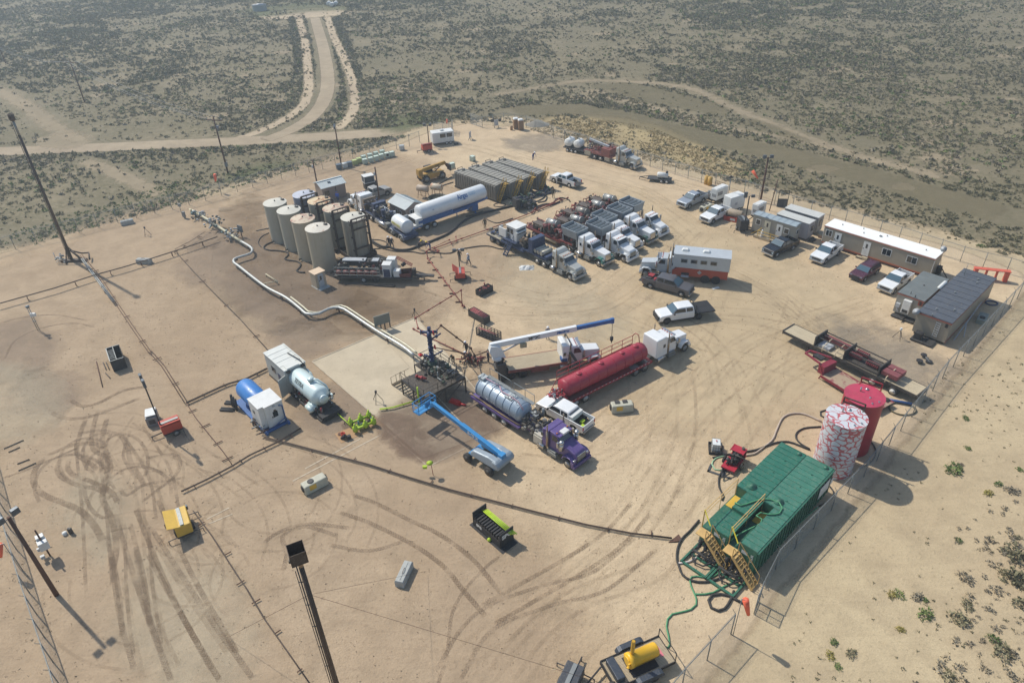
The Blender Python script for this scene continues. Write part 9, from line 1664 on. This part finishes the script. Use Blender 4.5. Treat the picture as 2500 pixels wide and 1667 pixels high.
# ---------------------------------------------------------------- people
SK=P('skin',(170,124,98),.6,0,.05)
def person(px,rz,label,top,leg,hat='white',pose='stand',z=.06,vest=None):
    o=g(*px)+Vector((0,0,z)); t=thing('person',label,'person',o,rz,None); b=pose=='bend'
    hip=Vector((0,0,.93)); k=.0; lean=.55 if b else .05
    ch=hip+Vector((lean*.45,0,.42-(.12 if b else 0))); nk=hip+Vector((lean*.62,0,.56-(.16 if b else 0))); hd_=nk+Vector((.06+lean*.2,0,.16))
    st=.28 if pose=='walk' else .0
    V=[];E=[];Rr=[]
    def v(p,r): V.append(tuple(p)); Rr.append(r); return len(V)-1
    h=v(hip,(.15)); c=v(ch,.18); n=v(nk,.07); hh=v(hd_,.105); h2=v(hd_+Vector((.01,0,.06)),.1); E+=[(h,c),(c,n),(n,hh),(hh,h2)]
    for s in (-1,1):
        kx=st*s*.6; a=v(hip+Vector((0,s*.1,-.08)),.1); kn=v(Vector((kx+.05,s*.12,.5)),.075); an=v(Vector((kx*1.6-.03,s*.13,.1)),.05); tp=v(Vector((kx*1.6+.16,s*.14,.05)),.045); E+=[(h,a),(a,kn),(kn,an),(an,tp)]
        sh=v(ch+Vector((0,s*.2,.06)),.075); el=v(ch+Vector((.02 if not b else .22,s*.3,-.22)),.052); wr=v(ch+Vector((.12 if not b else .38,s*.3-(s*.1 if b else 0),-.46)),.038); hn=v(ch+Vector((.15 if not b else .42,s*.3-(s*.1 if b else 0),-.56)),.042); E+=[(c,sh),(sh,el),(el,wr),(wr,hn)]
    me=bpy.data.meshes.new('tmp'); me.from_pydata(V,E,[]); o_=bpy.data.objects.new('tmp',me); COL.objects.link(o_); o_.modifiers.new('skin','SKIN')
    for i,r in enumerate(Rr): me.skin_vertices[0].data[i].radius=(r,r); me.skin_vertices[0].data[i].use_root=(i==0)
    ss=o_.modifiers.new('sub','SUBSURF'); ss.levels=1; ss.render_levels=1
    bpy.context.view_layer.update(); dg=bpy.context.evaluated_depsgraph_get(); bm_=bpy.data.meshes.new_from_object(o_.evaluated_get(dg),depsgraph=dg); bpy.data.objects.remove(o_)
    mb=MB(); vs=[tuple(q.co) for q in bm_.vertices]; nkz=nk.z-.01
    wrs=[Vector(V[j]) for j in range(len(V)) if Rr[j]==.038]
    for f in bm_.polygons:
        c=f.center; mi=0
        if c.z>nkz and (c-nk).length<.5 and c.x>nk.x-.3: mi=2
        elif any((c-w_).length<.13 and c.z<w_.z-.01 for w_ in wrs): mi=2
        elif c.z<.16: mi=3
        elif c.z<.92: mi=1
        mb.f.append(tuple(f.vertices)); mb.m.append(mi); mb.sm.append(True)
    mb.v=vs
    for w_ in wrs:
        d=Vector((.12,0,-1)).normalized(); p=w_+d*.13; s=1 if w_.y>0 else -1
        for k in range(4): q=p+Vector((-.03+.02*k,0,0)); L_=(.06,.075,.08,.065)[k]; mb.tube([q,q+d*L_*.55,q+d*L_+Vector((0,-s*.015,0))],.0095,5,2)
        q=w_+d*.06; mb.tube([q+Vector((.03,0,0)),q+Vector((.055,-s*.01,-.03)),q+Vector((.06,-s*.015,-.06))],.011,5,2)
    mb.lathe(hd_+Vector((.1,0,.0)),(1,0,-.4),[(0,.02),(.03,.015),(.035,0)],6,2)
    for s in (-1,1): mb.lathe(hd_+Vector((0,s*.1,.0)),(0,s,0),[(-.01,.03),(.015,.028),(.02,0)],7,2); mb.lathe(hd_+Vector((.09,s*.035,.035)),(1,0,0),[(0,.012),(.01,.008),(.012,0)],6,3)
    mb.box(hd_.x+.095,hd_.x+.108,-.025,.025,hd_.z-.055,hd_.z-.045,3)
    mb.build('body',[top,leg,SK,'black'],t)
    q=MB(); hp=hd_+Vector((.01,0,.05)); q.lathe(hp,(0,0,1),[(0,.165),(.015,.165),(.02,.135),(.07,.125),(.11,.09),(.13,0)],14); q.build('hard_hat',hat,t)
    if vest: q=MB(); q.lathe(hip+Vector((0,0,.1)),(ch-hip),[(0,.2),(.35,.24),(.42,.2)],10); q.build('vest',vest,t)
    return t
NV=P('navy coverall cloth',(38,42,56),.85,0,.15); GC=P('dark grey coverall cloth',(62,64,62),.85,0,.15); OL=P('olive brown camouflage cloth',(84,80,62),.9,0,.5,6); LBl=P('light blue shirt cloth',(132,150,170),.85,0,.1); BLc=P('blue coverall cloth',(44,70,120),.85,0,.15); YH=P('yellow hard hat',(226,196,60),.4,0,0.); WHH=P('white hard hat',(230,230,228),.35,0,0.)
person((951,604),R(-100),'worker in navy coverall and white hard hat, left of the two by the walkway tank',NV,NV,WHH)
person((958,606.5),R(-60),'worker in black coverall and white hard hat, right of the two by the walkway tank',P('black coverall cloth',(30,31,34),.85,0,.1),NV,WHH,'walk')
person((1023.7,610),R(-30),'worker with yellow hard hat stooping over the thick black hose',GC,NV,YH,'bend')
person((1051.4,613),R(200),'worker in blue coverall with yellow hard hat bending over the hose',BLc,BLc,YH,'bend')
person((1123,638),R(80),'worker in dark coverall walking beside the light blue shirted one',OL,GC,WHH,'walk')
person((1145,648),R(150),'worker in light blue shirt and dark trousers beside the red light tower',LBl,NV,WHH,'walk')
person((1184.4,558.5),R(-110),'person in olive camouflage standing left of the control cabin',OL,OL,OL)
person((1350.8,483.8),R(-90),'person in dark camouflage near the last yellow stairs',OL,OL,GC)
person((1139,864),R(-120),'worker in grey coverall walking by the slanted red line',GC,GC,WHH,'walk')
person((1147,884),R(-150),'worker in white hard hat crouched over the red valves',GC,NV,WHH,'bend')
person((1107,890),R(-100),'small dark figure behind the work platform',OL,GC,GC,'bend')
person((1337,828),R(-80),'worker in grey shirt standing behind the crane boom',P('grey shirt cloth',(132,132,134),.85,0,.1),BLc,WHH)
person((1192,886),R(20),'worker in dark clothes at the crane pedestal controls',NV,NV,GC)
person((826,493),R(-90),'worker in bright blue beside the white nitrogen tractor',P('bright blue cloth',(48,96,190),.85,0,.1),BLc,BLc)
person((1302,431),R(-60),'worker in blue coverall on top of the third frac tank',BLc,BLc,WHH,'bend',3.0)
person((1128,434),R(0),'worker in blue bending between the yellow handler and first frac tank',BLc,NV,WHH,'bend')
# ---------------------------------------------------------------- haze
hz=MB().box(-1500,1500,-300,2100,-1.2,49.5); h=hz.build('haze',[bpy.data.materials.new('haze air')]); h['kind']='stuff'; h['label']='thin smoky haze over the whole plain'; h['category']='haze'
hm=h.data.materials[0]; hm.use_nodes=True; ht=hm.node_tree; ht.nodes.clear(); ho=ht.nodes.new('ShaderNodeOutputMaterial'); hv=ht.nodes.new('ShaderNodeVolumePrincipled'); hv.inputs['Density'].default_value=HAZE; hv.inputs['Color'].default_value=(.80,.90,.95,1); hv.inputs['Anisotropy'].default_value=.3; ht.links.new(hv.outputs[0],ho.inputs['Volume'])
